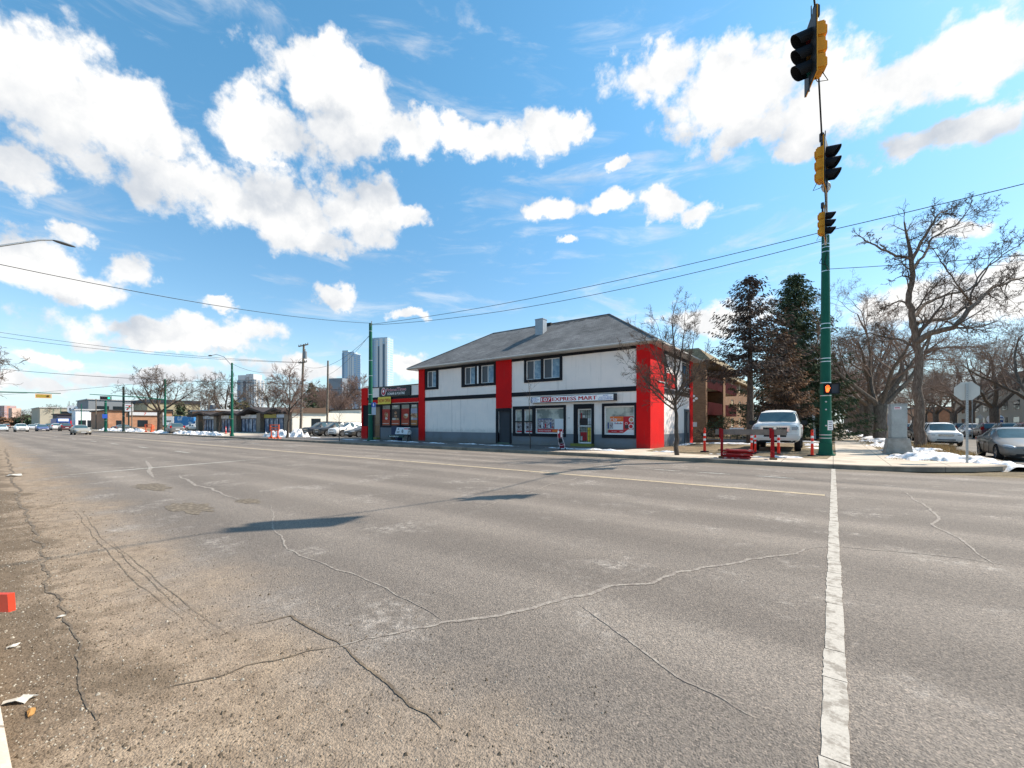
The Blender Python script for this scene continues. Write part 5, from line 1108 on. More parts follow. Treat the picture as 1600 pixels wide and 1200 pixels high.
shrub('shrub', (-8.0, 41.5, .1), 1.3, 2.3, 900, needle, 'green leafed shrub before the brick apartment block', 1); shrub('shrub', (-9.0, 40.2, .1), 1.0, 1.2, 500, needle_b, 'low brown shrub at the foot of the apartment balconies', 2)

# ================================================================ CARS
def mesh_eval(o):
    dg = bpy.context.evaluated_depsgraph_get(); dg.update(); me = bpy.data.meshes.new_from_object(o.evaluated_get(dg)); return me
CAR = {}
CAR['sedan'] = dict(st=[(2.28, .30, .66, .50, .57, .54), (2.22, .22, .78, .56, .65, .62), (2.05, .19, .84, .61, .70, .66), (1.6, .18, .885, .70, .80, .72), (1.05, .18, .90, .80, .90, .74), (.90, .18, .90, .84, .95, .72, 'c'), (.12, .18, .90, .90, 1.37, .57, 'f'), (-.25, .18, .90, .92, 1.43, .585), (-.33, .18, .90, .925, 1.435, .585), (-1.00, .18, .90, .95, 1.39, .57, 'r'), (-1.10, .18, .895, .955, 1.36, .565), (-1.72, .19, .88, .98, 1.06, .66, 'd'), (-2.10, .22, .84, .97, 1.03, .68), (-2.26, .28, .76, .88, .96, .62), (-2.33, .40, .62, .74, .80, .50)], wx=(1.40, -1.32), wr=.325, pil=[(7, 8)])
CAR['suv'] = dict(st=[(2.20, .36, .78, .80, .93, .70), (2.16, .28, .86, .84, .99, .75), (2.0, .26, .885, .86, 1.02, .77), (1.5, .25, .90, .92, 1.03, .76), (1.10, .25, .905, .96, 1.08, .74, 'c'), (.45, .25, .905, 1.0, 1.60, .62, 'f'), (-.15, .25, .905, 1.02, 1.68, .635), (-.23, .25, .905, 1.02, 1.685, .635), (-1.10, .25, .905, 1.04, 1.67, .63), (-1.20, .25, .905, 1.04, 1.665, .63), (-1.85, .26, .89, 1.06, 1.62, .61, 'r'), (-2.02, .28, .88, 1.06, 1.52, .60), (-2.18, .32, .85, 1.02, 1.12, .72, 'd'), (-2.26, .42, .78, .90, .98, .66)], wx=(1.38, -1.30), wr=.36, pil=[(6, 7), (8, 9)])
CAR['crossover'] = dict(st=[(2.20, .34, .72, .70, .84, .64), (2.15, .26, .82, .76, .91, .71), (1.95, .24, .87, .82, .96, .74), (1.45, .24, .90, .90, 1.01, .74), (1.02, .24, .905, .95, 1.07, .72, 'c'), (.25, .24, .905, 1.0, 1.55, .60, 'f'), (-.2, .24, .905, 1.02, 1.62, .61), (-.28, .24, .905, 1.02, 1.62, .61), (-1.15, .24, .905, 1.06, 1.58, .59), (-1.25, .24, .905, 1.06, 1.57, .59), (-1.7, .25, .89, 1.10, 1.48, .56, 'r'), (-2.12, .30, .86, 1.06, 1.14, .68, 'd'), (-2.22, .42, .78, .88, .98, .62)], wx=(1.38, -1.28), wr=.355, pil=[(6, 7), (8, 9)])
CAR['pickup'] = dict(st=[(2.95, .50, .88, 1.02, 1.20, .82), (2.90, .42, .96, 1.08, 1.25, .87), (2.70, .40, .99, 1.12, 1.28, .88), (2.1, .38, 1.0, 1.14, 1.31, .88), (1.62, .38, 1.0, 1.14, 1.31, .86, 'c'), (1.02, .38, 1.0, 1.18, 1.80, .72, 'f'), (.50, .38, 1.0, 1.18, 1.90, .735), (.40, .38, 1.0, 1.18, 1.905, .735), (-.45, .38, 1.0, 1.18, 1.88, .73, 'r'), (-.62, .38, 1.0, 1.18, 1.84, .72), (-.78, .38, 1.0, 1.19, 1.25, .90, 'd'), (-.9, .38, 1.0, 1.20, 1.26, .92), (-2.7, .40, 1.0, 1.20, 1.26, .92), (-2.88, .42, .98, 1.18, 1.25, .90), (-2.92, .50, .92, 1.05, 1.2, .84)], wx=(1.88, -1.75), wr=.41, pil=[(6, 7)])
def car_proto(kind):
    D_ = CAR[kind]; st = D_['st']; n = len(st); ix = {q[6]: i for i, q in enumerate(st) if len(q) > 6}; vs = []; K = 9
    for q in st:
        x, zb, w, bz, tz, rw = q[:6]; zm = zb + (bz - zb) * .5
        vs += [(x, y, z) for y, z in ((0, zb), (w * .72, zb), (w * .96, zb + .07), (w, zm), (w * .985, bz - .03), (w * .95, bz + .02 * (tz > bz + .25)), (rw, tz - .02), (rw * .6, tz + .012), (0, tz + .02))]
    fs, ms = [], []; c, f, r, d = ix['c'], ix['f'], ix['r'], ix['d']
    for i in range(n - 1):
        for j in range(K - 1):
            fs.append((i * K + j, i * K + j + 1, (i + 1) * K + j + 1, (i + 1) * K + j)); m = 0
            if j < 1: m = 2
            if c <= i < f and j >= 6: m = 1
            if r <= i < d and j >= 6: m = 1
            if j == 5 and f <= i < r and (i, i + 1) not in D_['pil']: m = 1
            ms.append(m)
    bm = bmesh.new(); V = [bm.verts.new(v) for v in vs]; V2 = {}
    for k, v in enumerate(vs): V2[k] = V[k] if abs(v[1]) < 1e-6 else bm.verts.new((v[0], -v[1], v[2]))
    for q, m in zip(fs, ms):
        bm.faces.new([V[k] for k in q]).material_index = m; bm.faces.new([V2[k] for k in q][::-1]).material_index = m
    for e in (0, n - 1):
        ring = [V[e * K + j] for j in range(K)] + [V2[e * K + j] for j in range(K - 2, 0, -1)]
        bm.faces.new(ring if e else ring[::-1])
    bmesh.ops.recalc_face_normals(bm, faces=bm.faces[:])
    cl_ = bm.edges.layers.float.new('crease_edge')
    for e in bm.edges:
        mm = {q.material_index for q in e.link_faces}
        if len(mm) > 1: e[cl_] = .95
        elif any(len(q.verts) > 4 for q in e.link_faces): e[cl_] = .7
    me = bpy.data.meshes.new('body'); bm.to_mesh(me); bm.free()
    paint = mat('car_paint', (.5, .5, .5), .3, var=0); 
    for q in (paint, glass, rubber): me.materials.append(q)
    o = bpy.data.objects.new('tmp', me); COL.objects.link(o); s_ = o.modifiers.new('s', 'SUBSURF'); s_.levels = s_.render_levels = 2
    cuts = []
    for wx in D_['wx']:
        q = MB(); q.cyl((wx, -1.3, D_['wr']), (wx, 1.3, D_['wr']), D_['wr'] + .055, n=28, m=0); co = q.build('cut', [rubber]); cuts.append(co)
        b_ = o.modifiers.new('b', 'BOOLEAN'); b_.operation = 'DIFFERENCE'; b_.object = co; b_.solver = 'EXACT'
    m2 = mesh_eval(o); bpy.data.objects.remove(o)
    for q in cuts: bpy.data.objects.remove(q)
    # split paint shell and window glass
    src = bmesh.new(); src.from_mesh(m2); wr = D_['wr']
    for fc in src.faces:
        ce = fc.calc_center_median()
        for wx in D_['wx']:
            rr_ = math.hypot(ce.x - wx, ce.z - wr)
            if rr_ < wr + .06 and abs(abs(math.hypot(*(v_ := (fc.verts[0].co.x - wx, fc.verts[0].co.z - wr)))) - (wr + .055)) < .004 and abs(fc.normal.y) < .5: fc.material_index = 2
        fc.smooth = fc.material_index != 2
    out = []
    for nm, keep in (('body', (0, 2)), ('windows', (1,))):
        b2 = src.copy(); bmesh.ops.delete(b2, geom=[q for q in b2.faces if q.material_index not in keep], context='FACES'); mm = bpy.data.meshes.new(nm); b2.to_mesh(mm); b2.free()
        for q in (paint, glass, rubber): mm.materials.append(q)
        out.append(mm)
    src.free(); t = thing(kind, (0, 0, -50), 'proto', 'car')
    for mm in out: o = bpy.data.objects.new(mm.name, mm); COL.objects.link(o); o.parent = t
    tyre = MB(); rim = MB(); w_ = .21 if kind != 'pickup' else .26
    prof = [(wr * .68, w_ * .5), (wr * .93, w_ * .5), (wr, w_ * .36), (wr, -w_ * .36), (wr * .93, -w_ * .5), (wr * .68, -w_ * .5)]; nn = 26; vs = [(r0 * math.cos(6.2832 * k / nn), y0, r0 * math.sin(6.2832 * k / nn)) for k in range(nn) for r0, y0 in prof]
    tyre.add(vs, [(k * 6 + j, k * 6 + j + 1, ((k + 1) % nn) * 6 + j + 1, ((k + 1) % nn) * 6 + j) for k in range(nn) for j in range(5)], 0, True)
    rim.cyl((0, -w_ * .2, 0), (0, w_ * .34, 0), wr * .66, n=24, m=1); rim.cyl((0, w_ * .34, 0), (0, w_ * .42, 0), wr * .14, n=12)
    for k in range(24): pass
    vs = [(r0 * math.cos(6.2832 * k / nn), y0, r0 * math.sin(6.2832 * k / nn)) for k in range(nn) for r0, y0 in ((wr * .69, w_ * .36), (wr * .69, w_ * .47), (wr * .60, w_ * .47), (wr * .60, w_ * .36))]
    rim.add(vs, [(k * 4 + j, k * 4 + (j + 1) % 4, ((k + 1) % nn) * 4 + (j + 1) % 4, ((k + 1) % nn) * 4 + j) for k in range(nn) for j in range(4)], 0)
    ns = 5 if kind != 'suv' else 6
    for k in range(ns): rim.box(.0, wr * .62, w_ * .36, w_ * .44, -wr * .085, wr * .085, 0, Matrix.Rotation(6.2832 * k / ns, 4, 'Y'))
    ty = tyre.build('tyre', rubber); rm = rim.build('rim', [mat('alloy', (.5, .5, .52), .3, .8, var=0), mat('rim_dark', (.05, .05, .05), .5, var=0)]); bpy.data.objects.remove(ty); bpy.data.objects.remove(rm)
    hw = max(q[2] for q in st) - w_ * .5 - .01
    for wx in D_['wx']:
        for sy in (1, -1):
            e = bpy.data.objects.new('wheel', None); COL.objects.link(e); e.parent = t; e.location = (wx, sy * hw, wr); e.rotation_euler.z = 0 if sy > 0 else math.pi
            for nm, b3 in (('tyre', tyre), ('rim', rim)):
                mats_ = [rubber] if nm == 'tyre' else [mat('alloy', None), mat('rim_dark', None)]; b3.build(nm, mats_, e)
    # lamps, grille, plates, mirrors, handles
    fr = st[1]; X1 = st[0][0]; pk = kind == 'pickup'; hz = {'sedan': .62, 'suv': .80, 'crossover': .78, 'pickup': 1.02}[kind]; wl = fr[2]
    lamp = mat('headlamp_lens', (.30, .33, .36), .15, var=.2, vscale=30, spec=.9); tail = mat('tail_lamp', (.35, .01, .01), .2, var=.1)
    for sy in (1, -1):
        q = MB(); 
        if pk: q.bbox((X1 - .085, sy * (wl - .20), hz + .02), (.24, .30, .24), 0, .05)
        elif kind == 'suv': q.bbox((X1 - .085, sy * (wl - .21), hz), (.24, .30, .17), 0, .06)
        else: q.ell((X1 - .24, sy * (wl - .17), hz + .0), (.28, .15, .075), 0, Matrix.Rotation(-sy * .55, 3, 'Z') @ Matrix.Rotation(.18, 3, 'Y'))
        q.build('headlight', lamp, t)
        q = MB(); xr_ = st[-1][0]; q.bbox((xr_ + .14, sy * (st[-2][2] - .06), {'sedan': .86, 'suv': 1.12, 'crossover': 1.0, 'pickup': 1.02}[kind]), (.20, .16 if pk else .26, .34 if pk or kind == 'suv' else .17), 0, .04); q.build('taillight', tail, t)
        q = MB(); ci = ix['c']; mx, mz = st[ci][0] - .28, st[ci][3] + (.12 if not pk else .16); q.bbox((mx, sy * (st[ci][2] + .10), mz), (.13, .20, .15) if not pk else (.15, .26, .22), 0 if not pk else 1, .04); q.tube([(mx, sy * (st[ci][2] - .06), mz - .05), (mx, sy * (st[ci][2] + .06), mz - .02)], .025, 6, 1); q.build('mirror', [paint, mat('trim_plastic', (.02, .02, .022), .5, var=0)], t)
        for x0 in ((-.15, -1.05) if not pk else (.55, -.35)):
            q = MB(); q.bbox((x0, sy * (.905 if not pk else 1.0), st[ci][3] - .10), (.17, .035, .03), 0, .008); q.build('door_handle', mat('trim_plastic', None), t)
        q = MB()
        for x0 in (st[ix['f']][0] + .35, -.30 if not pk else .46, -1.12 if not pk else -.55):
            ww = (.905 if not pk else 1.0) * 1.001; q.box(x0 - .006, x0 + .006, sy * ww - .010, sy * ww - .002 if sy > 0 else sy * ww + .002, st[0][1] - .05, st[ci][3] - .06)
        q.build('door_seam', mat('trim_plastic', None), t)
    q = MB(); dark = mat('trim_plastic', None); gm = [dark, chrome, mat('plate_white', (.7, .7, .7), .5, var=.1)]
    if kind == 'sedan': q.bbox((X1 - .06, 0, .50), (.12, .62, .075), 0, .02); q.bbox((X1 - .06, 0, .30), (.14, 1.0, .11), 0, .03); q.bbox((X1 + .0, 0, .51), (.02, .14, .06), 1, .01)
    elif kind == 'pickup':
        q.bbox((X1 - .02, 0, 1.03), (.12, 1.26, .36), 1, .05); q.bbox((X1 + .0, .27, 1.04), (.08, .46, .13), 0, .02); q.bbox((X1 + .0, -.27, 1.04), (.08, .46, .13), 0, .02); q.bbox((X1 + .0, .27, .89), (.08, .46, .10), 0, .02); q.bbox((X1 + .0, -.27, .89), (.08, .46, .10), 0, .02); q.bbox((X1 + .04, 0, 1.0), (.04, .13, .30), 1, .02)
    else:
        q.bbox((X1 - .05, 0, hz - .02), (.12, .86, .17), 1, .03); 
        for k in range(3): q.bbox((X1 + .005, 0, hz - .07 + k * .052), (.03, .80, .022), 0, .004)
        q.bbox((X1 - .05, 0, .46), (.14, 1.0, .13), 0, .03)
    q.build('grille', gm, t)
    q = MB()
    if pk: PS = [('front_bumper', (X1 - .02, 0, .66), (.22, 1.94, .26), 0, .07), ('air_intake', (X1 + .085, 0, .70), (.03, .9, .08), 1, .01), ('skid_plate', (X1 - .12, 0, .48), (.2, 1.6, .12), 1, .03), ('rear_bumper', (-2.98, 0, .62), (.18, 1.9, .2), 0, .04)]
    else: PS = [('licence_plate', (X1 - .02, 0, .40 if kind == 'sedan' else .50), (.05, .52, .11), 2, .01), ('licence_plate', (st[-1][0] - .0, 0, .78), (.05, .5, .12), 2, .01), ('front_lip', (X1 - .14, 0, .25), (.22, 1.3, .08), 1, .03), ('rear_lip', (st[-1][0] + .1, 0, .36), (.2, 1.3, .12), 1, .03)]
    for nm, c0, s0, m0, b0_ in PS: q = MB(); q.bbox(c0, s0, m0, b0_); q.build(nm, [mat('bumper_chrome', (.62, .62, .60), .35, .6, var=.1), dark, gm[2]], t)
    if kind in ('suv', 'crossover'):
        q = MB()
        for sy in (1, -1): q.tube([(.25, sy * .60, 1.64 if kind == 'suv' else 1.58), (.1, sy * .60, 1.73 if kind == 'suv' else 1.66), (-1.5, sy * .58, 1.72 if kind == 'suv' else 1.62), (-1.65, sy * .58, 1.62 if kind == 'suv' else 1.53)], .02, 6)
        q.build('roof_rack', dark, t)
    return t
CARM = {}
protos = {}
used = set()
def car(kind, name, loc, rz, paint, label, cat='car', group=None, glassm=None, rim_m=None):
    if kind not in protos: protos[kind] = car_proto(kind); t = protos[kind]
    else: t = copy_tree(protos[kind])
    t.name = name; t.location = loc; t.rotation_euler.z = rz; t['label'] = label; t['category'] = cat
    if group: t['group'] = group
    elif 'group' in t: del t['group']
    def rec(o):
        if o.type == 'MESH':
            for s_ in o.material_slots:
                if s_.material and (s_.material.name == 'car_paint' or s_.material.name.startswith('paint_')):
                    s_.link = 'OBJECT'; s_.material = paint
                if glassm and o.name.startswith('windows') and s_.material.name == 'dark_glass': s_.link = 'OBJECT'; s_.material = glassm
        for ch in o.children: rec(ch)
    rec(t); return t
def cp(n, col, rough=.28, metal=.0):
    def fn(N, b, pos):
        z = N.sep(pos)[2]; n_ = N.noise(pos, 6, 6, .7)
        d = N.m('SUBTRACT', 1.0, N.sstep(N.m('ADD', z, N.m('MULTIPLY', n_, -.5)), .0, .65)); d = N.m('MAXIMUM', N.m('MULTIPLY', d, .6), N.m('MULTIPLY', N.sstep(n_, .55, .8), .12))
        N.put(b.inputs['Base Color'], N.mix(d, tuple(col), (.26, .225, .185))); N.put(b.inputs['Roughness'], N.m('ADD', rough + .06, N.m('MULTIPLY', d, .5)))
        N.put(b.inputs['Coat Weight'], N.m('SUBTRACT', .3, N.m('MULTIPLY', d, .3)))
    return mat('paint_' + n, None, rough, metal * .6, metal * .6 if False else .1, fn=fn)
bgl = mat('windscreen', (.05, .09, .10), .06, var=.4, vscale=4, spec=.9)
R90 = -math.pi / 2
car('sedan', 'parked_car', (6.62, 29.35, 0), R90, cp('grey', (.17, .165, .16), .3, .5), 'grey four door sedan parked at the right edge beside the snowy verge', 'car', 'cars on the cross street', bgl)
car('suv', 'parked_suv', (6.35, 44.5, 0), R90, cp('white', (.82, .80, .77), .35), 'white sport utility vehicle parked behind the tall street tree, facing the avenue', 'car', 'cars on the cross street', bgl)
car('suv', 'parked_suv', (6.3, 51.5, 0), R90, cp('black', (.02, .022, .025)), 'dark vehicle parked close behind the white sport utility vehicle', 'car', 'cars on the cross street')
gr = 'cars parked across the side street'
for k, (x, y, kd, pn, col, lab) in enumerate(((13.2, 73.5, 'crossover', 'silver', (.5, .5, .52), 'silver car leftmost in the row across the side street'), (13.1, 66.6, 'suv', 'maroon', (.10, .022, .03), 'dark red vehicle across the side street, right of the stop sign post'), (13.0, 60.2, 'suv', 'navy', (.03, .035, .05), 'dark blue vehicle right of the dark red one across the side street'), (12.9, 54.0, 'suv', 'brown', (.12, .035, .03), 'reddish brown vehicle nearest in the row above the grey sedan roof'), (13.3, 80, 'suv', 'black', (.02, .022, .025), 'black vehicle at the back of the row across the side street'))):
    car(kd, 'parked_car', (x, y, .0), math.pi / 2 if k != 0 else R90, cp(pn, col), lab, 'car', gr)
for k, (y, pn, col, lab) in enumerate(((60, 'grey', (.17, .165, .16), 'third car parked at the verge behind the elm trunks, grey'), (68, 'slate', (.06, .09, .13), 'fourth car parked at the verge behind the elm trunks, slate blue'), (150, 'silver', (.5, .5, .52), 'distant pale car at the far end of the side street'))):
    car('crossover' if k < 2 else 'sedan', 'parked_car', (6.4 if k < 2 else 8, y, 0), R90, cp(pn, col), lab, 'car', 'cars on the cross street')
PK = car('pickup', 'pickup_truck', (-2.5, 28.9, .15), R90 + .03, cp('white', (.82, .80, .77)), 'white crew cab pickup truck parked behind the red barricade, facing the avenue', 'truck', None, bgl)
PK.scale = (1.06, 1.11, 1.16)
gr = 'cars parked between the strip mall and the donair shop'
car('crossover', 'parked_car', (-44.8, 28.1, .14), R90, cp('white', (.82, .80, .77)), 'white crossover parked nearest the donair shop among the lot cars', 'car', gr, bgl)
car('crossover', 'parked_car', (-47.8, 28.0, .14), R90, cp('black', (.02, .022, .025)), 'black crossover with silver trim parked left of the white crossover', 'car', gr, bgl)
car('suv', 'parked_car', (-50.8, 28.2, .14), R90, cp('blueblack', (.02, .025, .035)), 'black car parked leftmost in the lot beside the cream wall', 'car', gr, bgl)
car('sedan', 'parked_car', (-41.3, 27.9, .14), R90, cp('black', (.02, .022, .025)), 'dark sedan half hidden by the red pillar of the donair shop', 'car', gr)
car('crossover', 'parked_car', (-46.5, 36.5, .14), R90, cp('slate', (.06, .09, .13)), 'dark roofed car parked in the second row behind the white crossover', 'car', gr)
gr = 'cars driving on the avenue'
def drv(px, d, kd, rz, pn, col, lab, g=gr, nm='car', z=0): p = dp(px, d, z); return car(kd, nm, (p.x, p.y, z), rz, cp(pn, col), lab, 'car', g, bgl)
drv(126, 62, 'sedan', 0, 'champagne', (.30, .28, .24), 'silver beige sedan driving towards the camera, nearest on the avenue')
drv(33, 84, 'crossover', 0, 'white', (.82, .80, .77), 'white car driving towards the camera near the left edge, behind the silver beige sedan')
drv(2, 88, 'sedan', 0, 'palesilver', (.5, .56, .60), 'pale silver car cut by the left edge of the picture')
drv(66, 90, 'sedan', 0, 'blue', (.03, .07, .22), 'blue sedan driving towards the camera between the white car and the silver beige sedan')
drv(50, 112, 'sedan', 0, 'silver', (.5, .5, .52), 'silver car farther back between the white car and the blue sedan')
drv(87, 104, 'suv', math.pi, 'white', (.82, .80, .77), 'white vehicle seen from behind in front of the blue bus')
drv(102, 92, 'suv', math.pi, 'maroon', (.10, .022, .03), 'dark red brown vehicle driving away beside the silver beige sedan')
drv(196, 93, 'sedan', math.pi * .62, 'darkgreen', (.05, .065, .07), 'dark sedan seen side on crossing by the brick store', 'cars at the far intersection')
drv(273, 64.5, 'suv', math.pi - .1, 'grey', (.10, .105, .11), 'dark grey sport utility vehicle seen from behind under the wide elm', 'cars at the far intersection')
car('sedan', 'parked_car', (*dp(306, 92)[:2], .1), .5, cp('white', (.82, .80, .77)), 'white car partly hidden at the left end of the strip mall', 'car', 'cars at the far intersection')
for k, (px, pn, col, lab) in enumerate(((10, 'rust', (.2, .05, .03), 'rust coloured far car in the distant traffic at the left edge'), (76, 'black', (.02, .022, .025), 'black far car in the distant traffic behind the blue sedan'), (58, 'white', (.82, .80, .77), 'white far car in the distant traffic left of the blue sedan'))): drv(px, 150 + k * 12, 'suv', 0, pn, col, lab, 'distant cars on the avenue')
# bus
p = dp(94, 120, 0); t = thing('bus', p, 'blue city bus with white panel seen from behind far down the avenue', 'bus', None, math.pi)
mb = MB(); mb.bbox((0, 0, 1.7), (11, 2.6, 2.7), 0, .15); mb.build('body', mat('bus_blue', (.03, .09, .32), .4), t); mb = MB(); mb.bbox((-5.5, 0, 2.6), (.06, 2.0, .7), 0, .02); mb.build('panel', mat('bus_white', (.75, .8, .85), .4), t)
mb = MB(); mb.bbox((-5.5, 0, 1.6), (.06, 1.8, .7), 0, .02); mb.build('rear_window', glass, t)
for x in (-3.2, 3.6):
    for y in (-1.2, 1.2): mb = MB(); mb.cyl((x, y - .12, .48), (x, y + .12, .48), .48, n=18); mb.build('wheel', rubber, t)
p = dp(296, 96); t = thing('box_truck', p, 'blue panelled delivery truck parked left of the strip mall', 'truck', None, .3); mb = MB(); mb.bbox((0, 0, 1.9), (6.4, 2.4, 2.4), 0, .06); mb.build('cargo_box', mat('truck_blue', None, fn=f_stain((.05, .22, .48), (.45, .55, .65), .8, 0, 10, .5, .6)), t); mb = MB(); mb.bbox((4.2, 0, 1.4), (1.8, 2.2, 1.9), 0, .2); mb.build('cab', mat('paint_white', None), t)
for x in (-2, 4): mb = MB(); mb.cyl((x, -1.15, .45), (x, 1.15, .45), .45, n=16); mb.build('wheel', rubber, t)
# ================================================================ POLES, SIGNALS, WIRES
def pole(loc, h, r0, r1, m, name, label, n=12, lean=(0, 0), group=None, straps=True, base=True, cat='pole'):
    t = thing(name, loc, label, cat, group); mb = MB(); mb.cyl((0, 0, 0), (lean[0], lean[1], h), r0, r1, n); mb.build('shaft', m, t)
    if base: mb = MB(); mb.cyl((0, 0, 0), (0, 0, .07), r0 * 1.55, n=n); mb.cyl((0, 0, .07), (0, 0, .30), r0 * 1.25, r0 * 1.06, n); mb.build('base_plate', m, t)
    if straps:
        for z in straps if hasattr(straps, '__len__') else (h * .35, h * .62, h * .94):
            mb = MB(); r_ = r0 + (r1 - r0) * z / h + .006; mb.cyl((0, 0, z), (0, 0, z + .035), r_, n=n * 2, caps=True); mb.build('strap', strap, t)
    return t
PM = Vector((-.28, 24.2, .15)); zpole = lambda py, d=19.5: H - (py - 662) * d / FPX - .15
main = pole(PM, 10.05, .235, .15, greenp, 'signal_pole', 'tall green signal pole at the corner carrying the pedestrian signal and overhead wires', 12, straps=[zpole(q) for q in (685, 680, 619, 599, 566, 561, 514, 507, 425, 395, 388, 383)], cat='signal pole')
mb = MB(); mb.bbox((0, -.22, .32), (.50, .10, .55), 0, .03); mb.build('hand_hole_cover', greenp, main)
mb = MB(); mb.box(.08, .27, -.28, -.25, zpole(672), zpole(657), 0); ps = mb.build('push_button_sign', wht, main)
mb = MB(); 
for k in range(4): mb.box(.12, .23, -.284, -.281, zpole(670.5) + k * .1, zpole(670.5) + k * .1 + .035)
mb.build('lettering', mat('sign_grey', (.2, .2, .22), .5), ps)
for q in (665, 640, 628): mb = MB(); mb.ell((.02, -.235, zpole(q)), (.035, .02, .035)); mb.build('bolt', strap, main)
mb = MB(); zl = zpole(385); mb.tube([(0, 0, zl - .1), (.0, -.4, zl + .4), (.05, -1.6, zl + .95), (.06, -3.1, zl + 1.15)], [.06, .055, .05, .045], 8); arm = mb.build('lamp_arm', steel, main); mb = MB(); mb.ell((.06, -3.45, zl + 1.16), (.16, .42, .10)); mb.ell((.06, -3.45, zl + 1.08), (.12, .30, .07), 1); mb.build('luminaire', [mat('lamp_grey', (.35, .36, .36), .5), mat('lamp_lens', (.6, .55, .45), .2)], arm)
for k, (a, b) in enumerate((((-.13, 0, zpole(400)), (-.02, -.17, zpole(415))), ((.1, -.1, zpole(390)), (.12, -.16, zpole(425))))): mb = MB(); mb.tube([a, ((a[0] + b[0]) / 2 - .15, (a[1] + b[1]) / 2 - .1, (a[2] + b[2]) / 2 - .12), b], .014, 5); mb.build('cable', wirem, main)
# pedestrian signal (hung on the pole)
zc = zpole(608.5); t = thing('pedestrian_signal', PM + Vector((.22, -.28, zc)), 'black pedestrian signal box showing an orange hand, on the green corner pole', 'signal')
mb = MB(); mb.bbox((0, 0, 0), (.56, .22, .46), 0, .03); mb.build('housing', mat('signal_grey', (.055, .06, .075), .45), t); mb = MB(); frame(mb, lambda u, d, z: Vector((u, d, z)), -.29, .29, -.24, .24, .03, -.19, -.10); mb.build('visor', black_s, t)
mb = MB(); mb.box(-.25, .0, -.125, -.112, -.2, .2); mb.build('lens', black_s, t)
hand = MB(); hf = lambda u, v: Vector((-.14 + u * .11, -.130, v * .17)); hand.prism([(-.45, -.9), (.35, -.9), (.62, -.35), (.62, .1), (-.6, .1), (-.62, -.4)], hf, (0, .004, 0))
for a0, b0_, a1, b1_ in ((-.55, .1, -.62, .65), (-.22, .1, -.25, .92), (.12, .1, .12, 1.0), (.44, .1, .50, .85)): hand.prism([(a0 - .12, b0_), (a0 + .12, b0_), (a1 + .11, b1_), (a1 - .11, b1_)], hf, (0, .004, 0))
hand.prism([(.5, -.35), (.68, -.1), (.98, .3), (.86, .38), (.5, .1)], hf, (0, .004, 0)); hand.build('hand_symbol', amber, t)
mb = MB(); mb.box(-.25, -.1, .1, .2, -.12, .12); mb.build('bracket', strap, t)
# span wire signals
def signal(loc, sc, face, lensd, label, group='traffic lights hung on the span wire', yaw=0, horiz=False, lit=None, name='traffic_light'):
    """faces local +x*face; visors stick out that way"""
    t = thing(name, loc, label, 'traffic light', group); t.rotation_euler.z = yaw; s = sc; f = face
    hb = MB()
    for k in (-1, 0, 1): hb.bbox((-f * .12 * s, 0, k * lensd), (.20 * s, .34 * s, lensd * .97), 0, .03)
    for k in (-1, 0, 1): hb.bbox((-f * .235 * s, 0, k * lensd), (.05 * s, .24 * s, lensd * .6), 0, .02)
    hb.build('housing', yellow_s, t)
    mb = MB(); bw, bh = .36 * s, 1.5 * lensd + .17 * s; mb.box(-.008, .008, -bw, bw, -bh, bh, 0); mb.build('backplate', [mat('backplate_black', (.012, .011, .010), .5)], t)
    mb = MB(); frame(mb, lambda u, d, z: Vector((-f * (.012 + d), u, z)), -bw, bw, -bh, bh, .03 * s, 0, .02); mb.build('backplate_edge', yellow_s, t)
    for k, cn in zip((1, 0, -1), ('red', 'amber', 'green')):
        z = k * lensd; r_ = .155 * s * (lensd / .30 / s if lensd / s < .33 else 1); r_ = min(r_, lensd * .47)
        mb = MB(); mb.cyl((f * .0, 0, z), (f * .035 * s, 0, z), r_ * .95, n=20); mb.build('lens', mat('lens_' + cn, {'red': (.08, .01, .01), 'amber': (.10, .05, .01), 'green': (.01, .06, .05)}[cn], .15, var=0), t)
        mb = MB(); n = 16; vs = []
        for i in range(n + 1):
            a = math.radians(-55 + 290 * i / n); c_, s_ = math.cos(a) * r_, math.sin(a) * r_; L = (.16 + .17 * max(0, (math.sin(a) + .8) / 1.8)) * s
            dr_ = -.10 * L / .3
            for rr_, xx in ((1.0, 0), (1.0, 1), (.94, 1), (.94, 0)): vs.append((f * (.01 + xx * L), c_ * rr_, z + s_ * rr_ + xx * dr_ * .6))
        mb.add(vs, [(i * 4 + j, i * 4 + (j + 1) % 4, (i + 1) * 4 + (j + 1) % 4, (i + 1) * 4 + j) for i in range(n) for j in range(4)], 0, False); mb.build('visor', black_s, t)
    mb = MB(); bh2 = 1.5 * lensd; mb.cyl((-f * .1 * s, 0, bh2), (-f * .1 * s, 0, bh2 + .38 * s), .035 * s, n=8); mb.bbox((-f * .1 * s, 0, bh2 + .30 * s), (.11 * s, .11 * s, .24 * s), 0, .02); mb.cyl((-f * .02, .0, bh2), (-f * .02, 0, bh2 + .45 * s), .012 * s, n=6); mb.cyl((f * .02, .0, -bh2 - .30 * s), (f * .02, 0, -bh2 + .1), .014 * s, n=6); mb.build('hanger', mat('hanger_steel', (.07, .07, .075), .5, .5), t)
    mb = MB(); mb.tube([(-f * .2 * s, 0, -bh2 + .05), (-f * .3 * s, 0, -bh2 - .16 * s), (-f * .12 * s, 0, -bh2 - .14 * s), (-f * .02 * s, 0, -bh2 + .1)], .010, 5); mb.build('cable_loop', wirem, t)
    return t
def ray(px, py, Y):
    X = onY(px, Y); return Vector((X, Y, zof(py, X, Y)))
